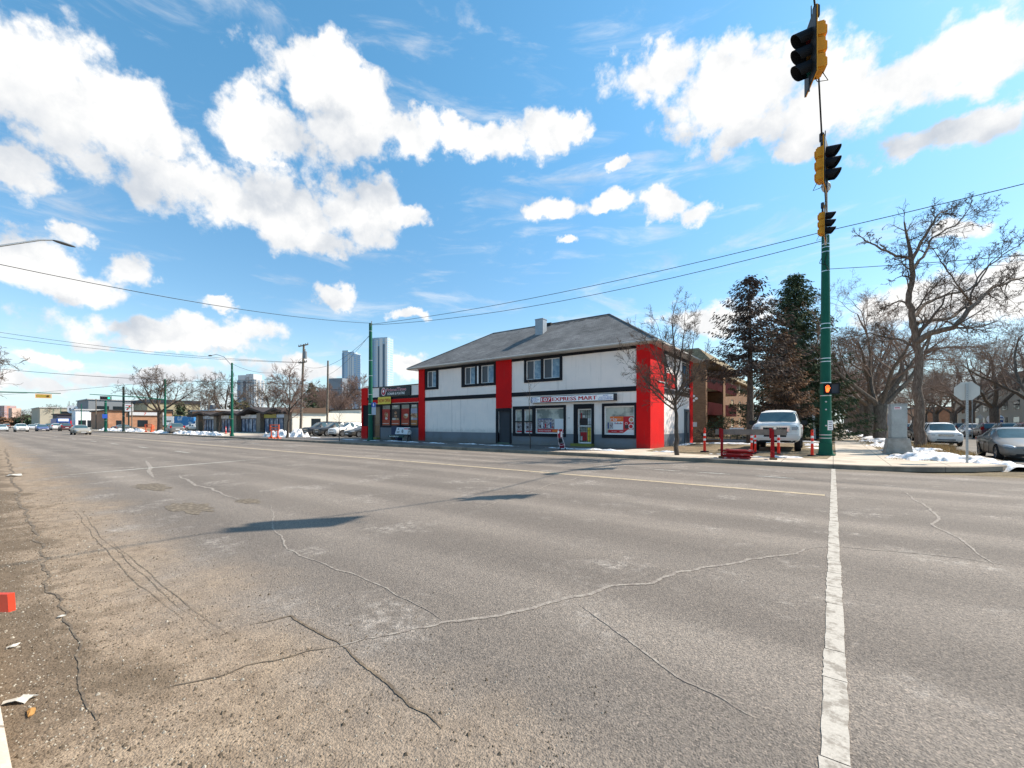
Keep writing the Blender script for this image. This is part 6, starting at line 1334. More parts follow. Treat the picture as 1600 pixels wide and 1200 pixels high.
s3 = ray(1266, 82, 11.8); s2 = ray(1291, 256, 14.6); s1 = ray(1290, 349, 22.2)
signal(s1, 1.05, 1, .31, 'smallest and farthest traffic light on the span wire, at the top of the green pole', yaw=-.06)
signal(s2, 1.0, 1, .315, 'middle traffic light on the span wire, with black visors pointing right', yaw=-.10)
signal(s3, 1.13, -1, .36, 'nearest traffic light at the top edge, with black visors pointing left', yaw=.30)
def wire(pts, r, name, label, group='overhead wires', sag=None, m=wirem, n=14):
    P_ = []
    if sag is not None:
        a, b = Vector(pts[0]), Vector(pts[1]); P_ = [a.lerp(b, i / n) - Vector((0, 0, sag * 4 * (i / n) * (1 - i / n))) for i in range(n + 1)]
    else: P_ = [Vector(p) for p in pts]
    base = P_[0]; mb = MB(); mb.tube([q - base for q in P_], r, 5); o = mb.build(name, m, None, base); return tag(o, label, 'wire', group)
topm = PM + Vector((0, 0, 10.0))
w1 = s1 + Vector((0, 0, .47 + .35)); w2 = s2 + Vector((-.1, 0, .47 + .32)); w3 = s3 + Vector((.1, 0, .45 + .38))
wire([topm + Vector((.02, -.15, .15)), w1 * 1, w1.lerp(w2, .5) - Vector((0, 0, .05)), w2, w2.lerp(w3, .5) - Vector((0, 0, .08)), w3, Vector((-.7, 3, w3.z + .6)), Vector((-1.0, -2.5, w3.z + 1.6))], .022, 'span_wire', 'black cable running from the green pole over the road to the nearest traffic light')
PL = gp(579, 688.5); PLt = Vector((PL.x, PL.y, zof(505, PL.x, PL.y)))
wp = pole(PL, PLt.z - .15, .20, .13, greenp, 'street_pole', 'dark green pole on the sidewalk before the donair shop', 12, straps=[(PLt.z - .15) * q for q in (.22, .31, .39, .55, .68, .93)])
mb = MB(); mb.box(.22, .78, -.05, -.02, 2.2, 3.25, 0); sgn = mb.build('street_sign', [mat('sign_lightblue', (.40, .48, .58), .5)], wp); mb = MB(); mb.box(.22, .78, -.056, -.051, 2.85, 3.25); mb.ell((.5, -.058, 3.05), (.09, .004, .12), 1); mb.build('sign_panel', [blue_l, wht], sgn)
mb = MB(); mb.tube([(0, 0, PLt.z - .5), (.6, -.3, PLt.z - .1)], .03, 6); mb.build('bracket_arm', steel, wp)
far_r = Vector((18, 22, 9.7))
wire([PLt - Vector((0, 0, .1)), topm + Vector((0, 0, .25))], .016, 'overhead_wire', 'upper of the two wires from the donair shop pole to the corner signal pole', sag=.45)
wire([PLt - Vector((0, 0, .15)), topm - Vector((0, 0, .15))], .016, 'overhead_wire', 'lower of the two wires from the donair shop pole to the corner signal pole', sag=.75)
wire([topm + Vector((0, 0, .25)), far_r + Vector((0, 0, .9))], .016, 'overhead_wire', 'wire rising from the corner signal pole to the upper right', sag=.2)
wire([PM + Vector((.1, 0, 8.5)), Vector((18, 22, 6.6))], .013, 'overhead_wire', 'lower wire from the corner signal pole passing behind the tall street tree', sag=.35)
NL = Vector((-26, -.8, .15))
wire([PLt, Vector((-26, -.8, 7.9))], .016, 'overhead_wire', 'wire falling from the upper left sky to the donair shop pole', sag=.5)
npole = pole(NL, 7.9, .12, .08, steel, 'lamp_post', 'grey lamp post whose curved arm reaches in from the left edge', 10, straps=False, cat='street lamp')
mb = MB(); mb.tube([(0, 0, 7.3), (0, 1.0, 7.9), (0, 2.07, 8.40), (0, 3.1, 8.98), (0, 3.45, 9.10)], [.05, .045, .04, .035, .03], 8); arm = mb.build('lamp_arm', steel, npole); mb = MB(); mb.ell((0, 3.80, 9.07), (.10, .36, .055), 0, Matrix.Rotation(-.10, 3, 'X')); mb.build('luminaire', mat('lamp_dark', (.08, .08, .08), .5), arm)
# wooden poles
PW = gp(469.5, 679.5); tw = Vector((onY(476, PW.y + .1), PW.y + .1, 0)); hW = zof(538, tw.x, tw.y) - .15; lx = tw.x - PW.x
wq = pole(PW, hW, .17, .12, polewood, 'utility_pole', 'leaning wooden utility pole with crossarms and transformer by the parked cars', 10, (lx, 0), straps=False, base=False, cat='utility pole')
for fz, nm in ((.985, 1.2), (.80, 1.0)):
    mb = MB(); x0 = lx * fz; mb.box(x0 - nm, x0 + nm, -.12, -.02, hW * fz - .06, hW * fz + .06); ar = mb.build('crossarm', polewood, wq)
    mb = MB()
    for u in (-.95, -.5, .5, .95): mb.cyl((x0 + u * nm, -.07, hW * fz + .06), (x0 + u * nm, -.07, hW * fz + .22), .05, n=8)
    mb.build('insulators', mat('insulator', (.12, .13, .14), .3), ar)
mb = MB(); mb.cyl((lx * .9 + .42, 0, hW * .84), (lx * .9 + .42, 0, hW * .84 + .9), .22, n=12); mb.cyl((lx * .9 + .42, 0, hW * .84 + .9), (lx * .9 + .42, 0, hW * .84 + 1.2), .05, n=6); mb.build('transformer', mat('transformer_grey', (.22, .24, .26), .5), wq)
PB = dp(511, 60); wb = pole(PB, 10.3, .15, .11, polewood, 'utility_pole', 'plain upright wooden utility pole standing behind the parked cars', 10, (.25, 0), straps=False, base=False, cat='utility pole')
PG = gp(362.5, 681.5); hG = zof(567, PG.x, PG.y) - .15; g3_ = pole(PG, hG, .16, .10, greenp, 'lamp_post', 'green lamp post with long curved arm in front of the strip mall', 10, straps=[2, 5, hG * .9], cat='street lamp')
e0 = dp(332, 51, 0); ez_ = H - (555 - 662) * 51 / FPX - .15; v_ = Vector((e0.x - PG.x, e0.y - PG.y, 0)); mb = MB(); mb.tube([(0, 0, hG * .96), v_ * .4 + Vector((0, 0, hG + (ez_ - hG) * .7)), v_ * .8 + Vector((0, 0, ez_ + .05)), v_ + Vector((0, 0, ez_))], .035, 6); arm = mb.build('lamp_arm', steel, g3_); mb = MB(); mb.ell(v_ * 1.12 + Vector((0, 0, ez_ - .02)), (.35, .2, .07)); mb.build('luminaire', mat('lamp_dark', None), arm)
TW_ = PW + Vector((lx, 0, hW)); 
def wpx(a, px, py, d, r, lab, sag=.6): p = dp(px, d, 0); wire([a, Vector((p.x, p.y, H - (py - 662) * d / FPX))], r, 'overhead_wire', lab, sag=sag)
wpx(PW + Vector((lx * .8, 0, hW * .8)), -60, 510, 42, .018, 'upper of the paired wires sweeping from the left edge to the leaning wooden pole')
wpx(PW + Vector((lx * .8 + .6, 0, hW * .8 - .1)), -60, 518, 42, .018, 'lower of the paired wires sweeping from the left edge to the leaning wooden pole')
wpx(PW + Vector((lx * .7, 0, hW * .565)), -60, 571, 56, .026, 'thick wire crossing low from the left edge to the leaning wooden pole', .5)
wire([PW + Vector((lx * .7, 0, hW * .565)), Vector((X_(566), F - .1, 4.95))], .022, 'overhead_wire', 'thick wire from the leaning wooden pole to the donair shop roof', sag=.3)
wire([PG + Vector((0, 0, hG - .1)), PW + Vector((lx * .8, 0, hW * .8))], .016, 'overhead_wire', 'sagging wire between the green lamp post and the leaning wooden pole', sag=1.2)
wire([PW + Vector((lx * .8, 0, hW * .76)), PLt - Vector((0, 0, 1.0))], .014, 'overhead_wire', 'upper wire from the leaning wooden pole to the donair shop pole', sag=1.2)
wire([PB + Vector((.2, 0, 8.3)), PLt - Vector((0, 0, .9))], .014, 'overhead_wire', 'wire from the plain wooden pole up to the donair shop pole', sag=.5)
for k in range(3): wire([PB + Vector((.2, 0, 8.3 - k * .12)), Vector((X_(572) - k * .6, F + .3, 5.0))], .012, 'overhead_wire', ('highest', 'middle', 'lowest')[k] + ' of the service wires dropping from the plain wooden pole to the donair shop', sag=.3)
wpx(Vector((-98, 24.2, 9.5)), -40, 619, 95, .025, 'thin wire above the far traffic at the left edge', .3)
# far intersection mast arms
XI = -98
def mast(Y0, Y1, zA, hp, label, name='signal_mast'):
    t = thing(name, Vector((XI, Y0, .1)), label, 'signal pole'); mb = MB(); mb.cyl((0, 0, 0), (0, 0, hp), .2, .14, 12); mb.build('shaft', greenp, t); mb = MB(); mb.tube([(0, 0, zA - .3), (0, (Y1 - Y0) * .4, zA), (0, Y1 - Y0, zA + .15)], [.12, .09, .05], 8); mb.build('mast_arm', greenp, t); return t
yA = onX(258, XI); yT = onX(140, XI); m1 = mast(yA, yT, zof(622, XI, yA) - .1, zof(593, XI, yA), 'far green signal mast with long arm by the dark grey vehicle'); m2 = mast(-.6, onX(95, XI), zof(614, XI, onX(50, XI)) - .15, 8.5, 'green signal mast whose arm reaches in from the left edge')
def hsig(px, py, lab, boxm, w_, lm, k_=2):
    y = onX(px, XI); z = zof(py, XI, y); t = thing('traffic_light', Vector((XI + .25, y, z)), lab, 'traffic light', 'horizontal traffic lights on the far mast arms'); mb = MB(); mb.bbox((0, 0, 0), (.25, w_, .45), 0, .03); mb.build('housing', boxm, t)
    mb = MB(); mb.cyl((.12, w_ * .3, 0), (.16, w_ * .3, 0), .15, n=14); mb.build('lens', lm, t)
    mb = MB(); frame(mb, lambda u, d, z: Vector((.13 + d, u, z)), -w_ * .5 - .1, w_ * .5 + .1, -.32, .32, .07, 0, .02); mb.build('backplate', boxm if k_ == 2 else yellow_s, t)
hsig(164.5, 622, 'black traffic light with lit green lamp under the far mast arm', black_s, 1.25, greenlamp); hsig(67.5, 619, 'yellow framed traffic light under the arm at the left edge', mat('signal_yellow_dark', (.35, .25, .04), .5), 1.5, mat('lens_amber', None), 3)
y_ = onX(164, XI + 2); t = pole(Vector((XI - 12, onX(165, XI - 12), .1)), zof(627, XI - 12, onX(165, XI - 12)), .22, .18, greenp, 'signal_pole', 'stubby far green pole under the black traffic light', cat='signal pole'); mb = MB(); mb.box(.25, .3, -.5, .2, 2.5, 3.3); mb.build('blue_sign', blue_l, t)
y_ = onX(193, -105); pole(Vector((-105, y_, .1)), zof(605, -105, y_), .2, .16, mat('dark_pole', (.02, .04, .035), .5), 'street_pole', 'dark far pole standing before the brick store')
for px, d, py, lab in ((150, 105, 624, 'thin far pole left of the stubby green pole'), (127, 120, 632, 'green far pole beside the grey clad block'), (108, 150, 627, 'thin far pole behind the hexagonal sign'), (95, 160, 637, 'short far green pole above the bus'), (83, 170, 640, 'far green post right of the cream building edge'), (206, 88, 630, 'thin sign post in front of the brick store'), (326, 98, 617, 'thin far wooden pole left of the green lamp post'), (403, 112, 597, 'thin far pole before the banded grey tower')):
    p = dp(px, d, .1); pole(p, H - (py - 662) * d / FPX, .11, .09, greenp if 'green' in lab.split('pole')[0] else polewood, 'street_pole', lab, 8, straps=False, base=False)
p = dp(314, 105, .1); t = thing('lamp_post', p, 'slender far lamp post with hooked arm above the strip mall left end', 'street lamp'); mb = MB(); hh = H - (622 - 662) * 105 / FPX; mb.tube([(0, 0, 0), (0, 0, hh - .8), (-.3, -.2, hh), (-1.0, -.6, hh + .1)], [.09, .07, .05, .04], 6); mb.build('shaft', steel, t); mb = MB(); mb.ell((-1.4, -.85, hh + .1), (.4, .2, .1)); mb.build('luminaire', mat('lamp_dark', None), t)
# pylon signs
def pylon(px, d, py0, py1, w_, m, label, txt, tm, hexa=False, name='pylon_sign'):
    p = dp(px, d, .1); z1, z0 = H - (py0 - 662) * d / FPX, H - (py1 - 662) * d / FPX; t = thing(name, p, label, 'sign'); t.rotation_euler.z = math.pi / 2 * .72; mb = MB(); mb.cyl((0, .1, 0), (0, .1, z0 + .2), .14, n=8); mb.build('post', mat('dark_pole', None), t)
    mb = MB(); zc = (z0 + z1) / 2; hh = (z1 - z0) / 2
    out = [(-w_, -hh), (w_, -hh), (w_, hh), (-w_, hh)] if not hexa else [(-w_ * .6, -hh), (w_ * .6, -hh), (w_, -hh * .6), (w_, hh * .6), (w_ * .6, hh), (-w_ * .6, hh), (-w_, hh * .6), (-w_, -hh * .6)]
    mb.prism(out, lambda u, v: Vector((u, -.15, zc + v)), (0, .2, 0)); pn = mb.build('sign_face', m, t); mb = MB()
    text(mb, txt, (0, -.16, zc), w_ * 1.1, hh * (1.3 if not hexa else .7), m=0, bold=.06); 
    if txt == '7': mb.box(-w_ * .62, w_ * .62, -.165, -.162, zc - hh * .12, zc + hh * .16, 1); text(mb, 'ELEVEN', (0, -.17, zc + .02 * hh), w_ * 1.05, hh * .2, m=2)
    mb.build('lettering', [tm, mat('sign_green', (.01, .22, .08), .4), wht], pn)
pylon(201, 104, 632, 643.5, .85, wht, 'white square sign with red seven beside the brick store', '7', mat('sign_redor', None)); pylon(113.5, 140, 634, 646, 1.25, wht, 'white eight sided sign with black letter H far down the avenue', 'H', black_s, True)
p = dp(263, 86, .1); t = thing('board_sign', p, 'white board sign with black slash beside the far green mast', 'sign'); t.rotation_euler.z = 1.0; mb = MB(); mb.box(-.9, .9, -.05, .05, 1.2, 3.0); mb.build('sign_face', wht, t); mb = MB(); mb.box(-.5, .5, -.07, -.055, 1.9, 2.15, 0, Matrix.Rotation(0, 4, 'Y')); mb.build('slash_mark', black_s, t); mb = MB(); mb.box(-.7, -.6, -.04, .04, 0, 1.2); mb.box(.6, .7, -.04, .04, 0, 1.2); mb.build('legs', steel, t)

# ================================================================ STREET FURNITURE
# utility cabinet
a = gp(1385.5, 709.5); t = thing('utility_cabinet', a + Vector((.42, .4, 0)), 'tall grey metal utility cabinet on a tapered concrete base beside the side street sidewalk', 'cabinet')
d0 = 20.4; wb_ = 1.0
mb = MB(); vs = [(-.50, -.38, -.05), (.50, -.38, -.05), (.50, .40, -.05), (-.50, .40, -.05), (-.38, -.30, .76), (.38, -.30, .76), (.38, .31, .76), (-.38, .31, .76)]; mb.add(vs, [(0, 1, 5, 4), (1, 2, 6, 5), (2, 3, 7, 6), (3, 0, 4, 7), (4, 5, 6, 7)]); mb.build('concrete_base', mat('cabinet_concrete', None, fn=f_stain((.36, .335, .30), (.26, .24, .21), 3, .5, 60)), t)
cabm = mat('cabinet_grey', None, fn=f_stain((.38, .395, .385), (.31, .325, .315), 1.5, .1, 40)); mb = MB(); mb.bbox((0, 0, 1.56), (.60, .50, 1.60), 0, .02); mb.bbox((0, 0, 2.375), (.64, .55, .05), 0, .012); mb.build('box', cabm, t)
mb = MB(); mb.box(-.27, .27, -.262, -.251, .82, 2.30); dr = mb.build('door', cabm, t); mb = MB(); mb.box(-.24, -.21, -.29, -.263, 1.45, 1.62); mb.build('handle', steel, dr)
mb = MB(); mb.box(-.18, .08, -.266, -.263, 2.13, 2.25, 0); mb.box(-.17, .03, -.269, -.2665, 2.19, 2.23, 1); mb.box(-.17, .06, -.269, -.2665, 2.145, 2.165, 1); mb.build('sticker', [wht, mat('sticker_red', (.45, .06, .08), .5)], t)
t.rotation_euler.z = .12
# stop sign (its back to us)
b = gp(1511, 723); b.z = .14; hs = zof(611, b.x, b.y) - .14; t = thing('stop_sign', b, 'back of an octagonal stop sign on a perforated steel post at the snowy verge', 'sign'); mb = MB(); mb.box(-.032, .032, -.032, .032, -.1, hs + .28); 
for k in range(30): mb.box(-.008, .008, -.0345, -.0325, .2 + k * .085, .216 + k * .085, 1)
mb.build('post', [steel, black_s], t)
mb = MB(); r8 = .365; mb.prism([(r8 * math.cos(math.pi / 8 + k * math.pi / 4), r8 * math.sin(math.pi / 8 + k * math.pi / 4)) for k in range(8)], lambda u, v: Vector((u, .036, hs + v)), (0, .004, 0)); pl = mb.build('sign_plate', mat('bare_aluminium', (.62, .60, .55), .55, .15), t)
mb = MB(); mb.prism([(r8 * .97 * math.cos(math.pi / 8 + k * math.pi / 4), r8 * .97 * math.sin(math.pi / 8 + k * math.pi / 4)) for k in range(8)], lambda u, v: Vector((u, .042, hs + v)), (0, .002, 0)); mb.build('sign_face', mat('stop_red', (.45, .02, .02), .4), pl); mb = MB(); text(mb, 'STOP', (0, .046, hs), .5, .24, lambda u, v: Vector((-u, .0465, hs + v)), 0, .02); mb.build('lettering', wht, pl)
p = dp(1519, 44); pole(p, H + 4 * 44 / FPX + 2.6, .035, .035, steel, 'sign_post', 'thin grey post standing just behind the stop sign post', 8, straps=False, base=False)
# delineator tubes
def delin(p, label, rz=0, h=1.10, first=[None]):
    if first[0] is None:
        t = thing('delineator_post', p, label, 'traffic post', 'orange delineator posts around the lot'); mb = MB(); mb.cyl((0, 0, .0), (0, 0, .055), .20, .17, 8); mb.build('rubber_base', rubber, t)
        mb = MB(); prof = [(.055, .058), (.35, .052), (.62, .048), (.66, .058), (.69, .048), (.88, .045), (.90, .055), (.93, .043), (.98, .036)]
        for (z0, r0), (z1, r1) in zip(prof[:-1], prof[1:]): mb.cyl((0, 0, z0), (0, 0, z1), r0, r1, 16, caps=False)
        mb.tube([(-.028, 0, .97), (-.034, 0, 1.04), (0, 0, 1.09), (.034, 0, 1.04), (.028, 0, .97)], .014, 8); mb.build('tube', orange, t)
        for z0 in (.52, .74): mb = MB(); mb.cyl((0, 0, z0), (0, 0, z0 + .095), .0545 - z0 * .006, n=16, caps=False); mb.build('reflective_band', reflect, t)
        first[0] = t
    else: t = copy_tree(first[0]); t.location = p; t['label'] = label
    t.rotation_euler.z = rz; t.scale = (h / 1.1,) * 3; return t
delin(gp(1101, 706.5), 'orange post standing alone between the slim tree and the barricade', 0, 1.25); delin(gp(1127.5, 704), 'orange post hidden behind the left leg of the barricade', 0, 1.12); delin(gp(1174.5, 709.5), 'orange post behind the middle of the barricade, in front of the pickup', 0, 1.16); delin(gp(1180, 708), 'darker orange post touching the one behind the middle of the barricade', 1, 1.0); delin(gp(1216.5, 710.5), 'orange post just right of the barricade right leg', 0, 1.2); delin(gp(1269, 713), 'orange post beside the green signal pole', 0, 1.2)
for k, (px, py) in enumerate(((353, 678), (360, 679))): delin(gp(px, py), ('left', 'right')[k] + ' one of two orange posts in the snow bank beside the green lamp post')
# wooden barricade
la, lb = gp(1128, 715), gp(1207, 717.5); mid = (la + lb) / 2; ang = math.atan2(lb.y - la.y, lb.x - la.x); hl = (lb - la).length / 2; t = thing('barricade', mid, 'barricade of a long grey plank on two red A shaped legs before the pickup', 'barricade'); t.rotation_euler.z = ang
mb = MB(); mb.bbox((.12, .0, 1.10), (2 * hl + .75, .05, .235), 0, .006); mb.build('plank', greywood, t)
for s_ in (-1, 1):
    mb = MB(); x = s_ * hl
    for sy in (-1, 1): mb.box(x - .05, x + .05, -.02, .02, -.62, .62, 0, Matrix.Translation((0, sy * .18, .62)) @ Matrix.Rotation(sy * .27, 4, 'X'))
    mb.box(x - .11, x - .02, -.035, .035, .85, 1.26, 0); mb.box(x - .04, x + .04, -.36, .36, .28, .35, 0); mb.build('leg', redwood, t)
    mb = MB(); mb.bbox((x, -.34, .045), (.26, .12, .09), 0, .01); mb.build('foot', mat('raw_timber', (.20, .12, .06), .8), t)
# folded red barricades stacked on the ground
sa, sb = gp(1132, 716), gp(1174, 717); md = (sa + sb) / 2; t = thing('folded_barricades', md, 'stack of folded dark red wooden barricades lying at the barricade left leg', 'barricade'); rr = random.Random(4)
for k in range(7):
    mb = MB(); Mx = Matrix.Translation((rr.uniform(-.06, .06), rr.uniform(-.12, .12), .04 + k * .052)) @ Matrix.Rotation(ang + rr.uniform(-.09, .09), 4, 'Z') @ Matrix.Rotation(rr.uniform(-.05, .05), 4, 'Y')
    for yy in (-.22, .0, .22): mb.box(-.52, .52, yy - .055, yy + .055, -.02, .02, 0, Mx)
    for xx in (-.4, .42): mb.box(xx - .05, xx + .05, -.3, .3, .022, .045, 0, Mx)
    mb.build('plank_frame', redwood if k % 3 else mat('faded_red_wood', None, fn=f_stain((.45, .05, .05), (.55, .35, .33), 7, .3, 50, .5, .65)), t)
# the red plank end at the left edge of the view
p = dp(4, 1.95, 0); zc = H - (941 - 662) * 1.95 / FPX; t = thing('barricade', Vector((p.x, p.y, .15)), 'red orange barricade board whose end juts in at the left edge near the kerb', 'barricade')
pr_ = dp(26, 1.95, 0); dx_ = pr_ - p; dx_.z = 0; un = Vector((1, .15, 0)).normalized()
mb = MB(); M0 = Matrix.Translation((0, 0, zc - .15)) @ Matrix.Rotation(math.atan2(S, C) - .25, 4, 'Z') @ Matrix.Rotation(-.10, 4, 'Y'); mb.box(-1.5, .062, -.012, .012, -.040, .040, 0, M0); mb.build('plank', mat('barricade_red', (.62, .05, .02), .5, var=.2, vscale=14), t); mb = MB(); mb.cyl((-1.3, .02, 0), (-1.3, .02, .85), .018, n=8); mb.cyl((-1.45, -.3, 0), (-1.45, -.3, .85), .018, n=8); mb.build('leg', mat('leg_dark', (.05, .06, .09), .6), t)
# orange plastic barricades on the left
def plast(px, py, label, sc=1, rz=0):
    p = gp(px, py); t = thing('plastic_barricade', p, label, 'barricade', 'orange plastic barricades'); t.rotation_euler.z = rz; mb = MB(); w = .62 * sc; h = 1.25 * sc; frame(mb, lambda u, d, z: Vector((u, d, z)), -w, w, h * .55, h, .10, -.03, .03); mb.box(-w + .1, w - .1, -.02, .02, h * .72, h * .80); mb.build('panel', mat('orange_pale', (.80, .12, .04), .5), t)
    for s_ in (-1, 1): mb = MB(); mb.box(s_ * w * .72 - .05, s_ * w * .72 + .05, -.035, .035, .05, h * .55); mb.prism([(-.30, 0), (.30, 0), (.08, .24), (-.08, .24)], lambda u, v: Vector((s_ * w * .72 + u, -.05, v)), (0, .1, 0)); mb.box(s_ * w * .72 - .06, s_ * w * .72 + .06, -.35, .35, 0, .07); mb.build('leg', mat('orange_pale', None), t)
plast(429, 685, 'orange plastic barricade in front of the snow heaps by the strip mall', 1.1, .2); plast(232, 675, 'crumpled orange barricade by the far elm trunk', 1.1, .6); plast(239, 675, 'second leaning orange barricade touching the crumpled one by the far elm', .9, -.5)
# bench with advertisement
b0_ = gp(626, 688.5); t = thing('bench', b0_, 'sidewalk bench with white advertising backrest and green lettered rail before the donair shop', 'bench'); x0, x1 = -.95, .98
mb = MB(); mb.prism([(x0 + .2, .55), (x1 - .05, .55), (x1 + .12, 1.13), (x0 + .33, 1.13)], lambda u, v: Vector((u, -.02 + (v - .55) * .18, v)), (0, .04, 0)); bk = mb.build('backrest', mat('bench_white', (.72, .74, .78), .4), t)
mb = MB(); 
for z0, w_ in ((.93, .12), (.78, .42), (.72, .42), (.67, .30)): mb.box(-.35 - w_ / 2, -.35 + w_ / 2, -.024 + (z0 - .55) * .18 - .01, -.022 + (z0 - .55) * .18 - .005, z0, z0 + (.12 if w_ < .2 else .03), 0)
mb.ell((.22, .01, .80), (.12, .03, .17), 1); mb.box(.42, .95, .03, .04, .98, 1.06, 2); mb.build('print', [mat('print_grey', (.15, .16, .18), .5), mat('print_mid', (.28, .30, .33), .5), pinkm], bk, )
mb = MB(); mb.box(x0 - .05, x1 + .05, -.52, -.48, .30, .46, 0); rl = mb.build('front_rail', mat('bench_green', (.01, .06, .055), .5), t); mb = MB(); text(mb, 'Bench Available Now', (-.25, -.525, .385), 1.25, .13, m=0, bold=.02); mb.build('lettering', wht, rl)
mb = MB(); mb.box(x0, x1, -.48, -.02, .44, .49); mb.build('seat', mat('bench_slat', (.07, .08, .08), .6), t)
for s_ in (-.85, .85): mb = MB(); mb.box(s_ - .05, s_ + .05, -.45, .04, 0, .44); mb.build('leg', mat('bench_leg', (.2, .2, .19), .8), t)
p = gp(649, 686.5); t = thing('waste_bin', Vector((p.x, F - .55, .15)), 'dark navy box bin against the donair shop wall beside the red pilaster', 'bin'); mb = MB(); mb.bbox((0, 0, .62), (.95, .6, 1.24), 0, .03); mb.build('body', mat('bin_navy', (.01, .035, .10), .5), t); mb = MB(); mb.bbox((0, 0, 1.27), (1.0, .66, .08), 0, .02); mb.build('lid', mat('bin_black', (.01, .012, .02), .5), t)
# wheeled frame cart by the shop window
p = gp(875.5, 703); t = thing('folding_cart', p, 'small upright red and white frame cart with black pouch by the shop window', 'cart'); t.rotation_euler.z = .2
fr_ = mat('cart_white', (.62, .55, .58), .4); 
for s_ in (-1, 1): mb = MB(); mb.tube([(s_ * .14 + .10, .10, .04), (s_ * .16 + .06, .02, .35), (s_ * .13, 0, .62), (s_ * .15 - .04, .05, .95), (s_ * .12 - .02, .10, 1.14)], .016, 8); mb.build('side_frame', fr_, t)
mb = MB(); mb.tube([(-.12, .1, 1.14), (0, .1, 1.19), (.12, .1, 1.14)], .016, 8); mb.tube([(-.1, .02, .30), (.06, -.02, .24), (.24, .02, .30)], .012, 8); mb.build('handle', fr_, t)
mb = MB(); mb.bbox((-.04, .04, .86), (.24, .12, .40), 0, .04); mb.bbox((-.10, -.02, .98), (.10, .05, .16), 1, .02); mb.bbox((.06, -.02, .86), (.06, .05, .34), 1, .02); mb.build('red_bag', [mat('cart_red', (.30, .02, .04), .6), wht], t); mb = MB(); mb.bbox((-.02, .02, .52), (.26, .12, .24), 0, .05); mb.build('pouch', black_s, t); mb = MB(); mb.bbox((.08, .04, .22), (.26, .04, .26), 0, .01); mb.build('panel', mat('cart_maroon', (.16, .01, .03), .6), t)
for s_ in (-1, 1): mb = MB(); mb.cyl((s_ * .15 + .10 - .02, .1, .06), (s_ * .15 + .10 + .02, .1, .06), .06, n=14); mb.build('wheel', rubber, t)
# notice board, low kerb log, blue bin, white post by the apartment block
p = dp(1151, 34); t = thing('notice_sign', Vector((p.x, p.y, .13)), 'low white notice board on two posts before the dead spruce', 'sign'); t.rotation_euler.z = .2; mb = MB(); mb.bbox((0, 0, .95), (1.0, .05, .38), 0, .01); bd = mb.build('sign_face', wht, t); mb = MB(); mb.box(-.38, .38, -.032, -.028, 1.0, 1.05); mb.box(-.34, .30, -.032, -.028, .86, .91); mb.build('lettering', mat('notice_ink', (.45, .3, .35), .5), bd); mb = MB(); mb.box(-.46, -.40, -.03, .03, 0, .8); mb.box(.40, .46, -.03, .03, 0, .8); mb.build('posts', greywood, t)
p = dp(1096, 33.5); mb = MB(); mb.bbox((0, 0, .12), (3.2, .22, .24), 0, .05); o = mb.build('wooden_kerb_log', mat('old_log', (.14, .08, .05), .9), None, (p.x - .2, p.y, .13)); tag(o, 'long brown timber log bounding the lot beside the white building', 'timber')
mb = MB(); mb.bbox((0, 0, .12), (4.2, .22, .20), 0, .04); o = mb.build('concrete_wheel_stop', mat('blue_grey_conc', (.25, .27, .30), .8), None, (dp(1145, 33).x, dp(1145, 33).y, .14)); tag(o, 'long pale wheel stop across the snow behind the barricade', 'wheel stop')
p = dp(1285, 41); t = thing('waste_bin', p, 'blue metal bin left of the green signal pole behind the pickup', 'bin'); mb = MB(); mb.bbox((0, 0, .75), (1.3, 1.2, 1.45), 0, .04); mb.build('body', mat('bin_blue', (.01, .12, .24), .5), t); mb = MB(); mb.bbox((0, 0, 1.0), (1.36, 1.26, .06), 0, .01); mb.build('rim', mat('bin_pale', (.2, .4, .5), .5), t)
p = dp(1273, 38); t = thing('marker_post', p, 'slanting white marker post beside the blue bin', 'post'); mb = MB(); mb.box(-.09, .09, -.03, .03, -.05, 2.5, 0, Matrix.Rotation(-.04, 4, 'Y')); mb.build('post', wht, t); mb = MB(); mb.box(-.16, .16, -.08, .08, -.02, .10); mb.build('foot', mat('old_log', None), t)
p = dp(1555, 62); t = thing('portable_toilet', p, 'blue box with white curved top behind the parked cars at the right', 'bin'); mb = MB(); mb.bbox((0, 0, 1.2), (1.2, 1.2, 2.4), 0, .05); mb.build('body', mat('bin_royal', (.01, .06, .28), .5), t); mb = MB(); mb.cyl((-.7, 0, 2.1), (.7, 0, 2.1), .62, n=20); mb.build('roof', wht, t); t.rotation_euler.z = .9
p = dp(1532, 66); t = thing('warning_sign', p, 'small diamond warning sign seen from behind above the parked cars', 'sign'); mb = MB(); mb.cyl((0, 0, 0), (0, 0, 2.6), .03, n=8); mb.build('post', steel, t); mb = MB(); mb.prism([(0, -.42), (.42, 0), (0, .42), (-.42, 0)], lambda u, v: Vector((u, -.035, 2.45 + v)), (0, .004, 0)); mb.build('sign_plate', mat('bare_aluminium', None), t)
for k, (px, d, lab) in enumerate(((1268, 52, 'thin pale post behind the pickup right mirror'),)): p = dp(px, d); pole(p, 2.0, .05, .05, vinyl, 'marker_post', lab, 8, straps=False, base=False)
t = thing('balcony_lamp', Vector((-6.6, 47.5, .13)), 'pale patio lamp post in front of the apartment block, right of the shrub', 'lamp'); mb = MB(); mb.cyl((0, 0, 0), (0, 0, 2.6), .06, n=8); mb.build('post', vinyl, t); mb = MB(); mb.cyl((0, 0, 2.6), (0, 0, 3.1), .16, .24, 8); mb.build('shade', vinyl, t)
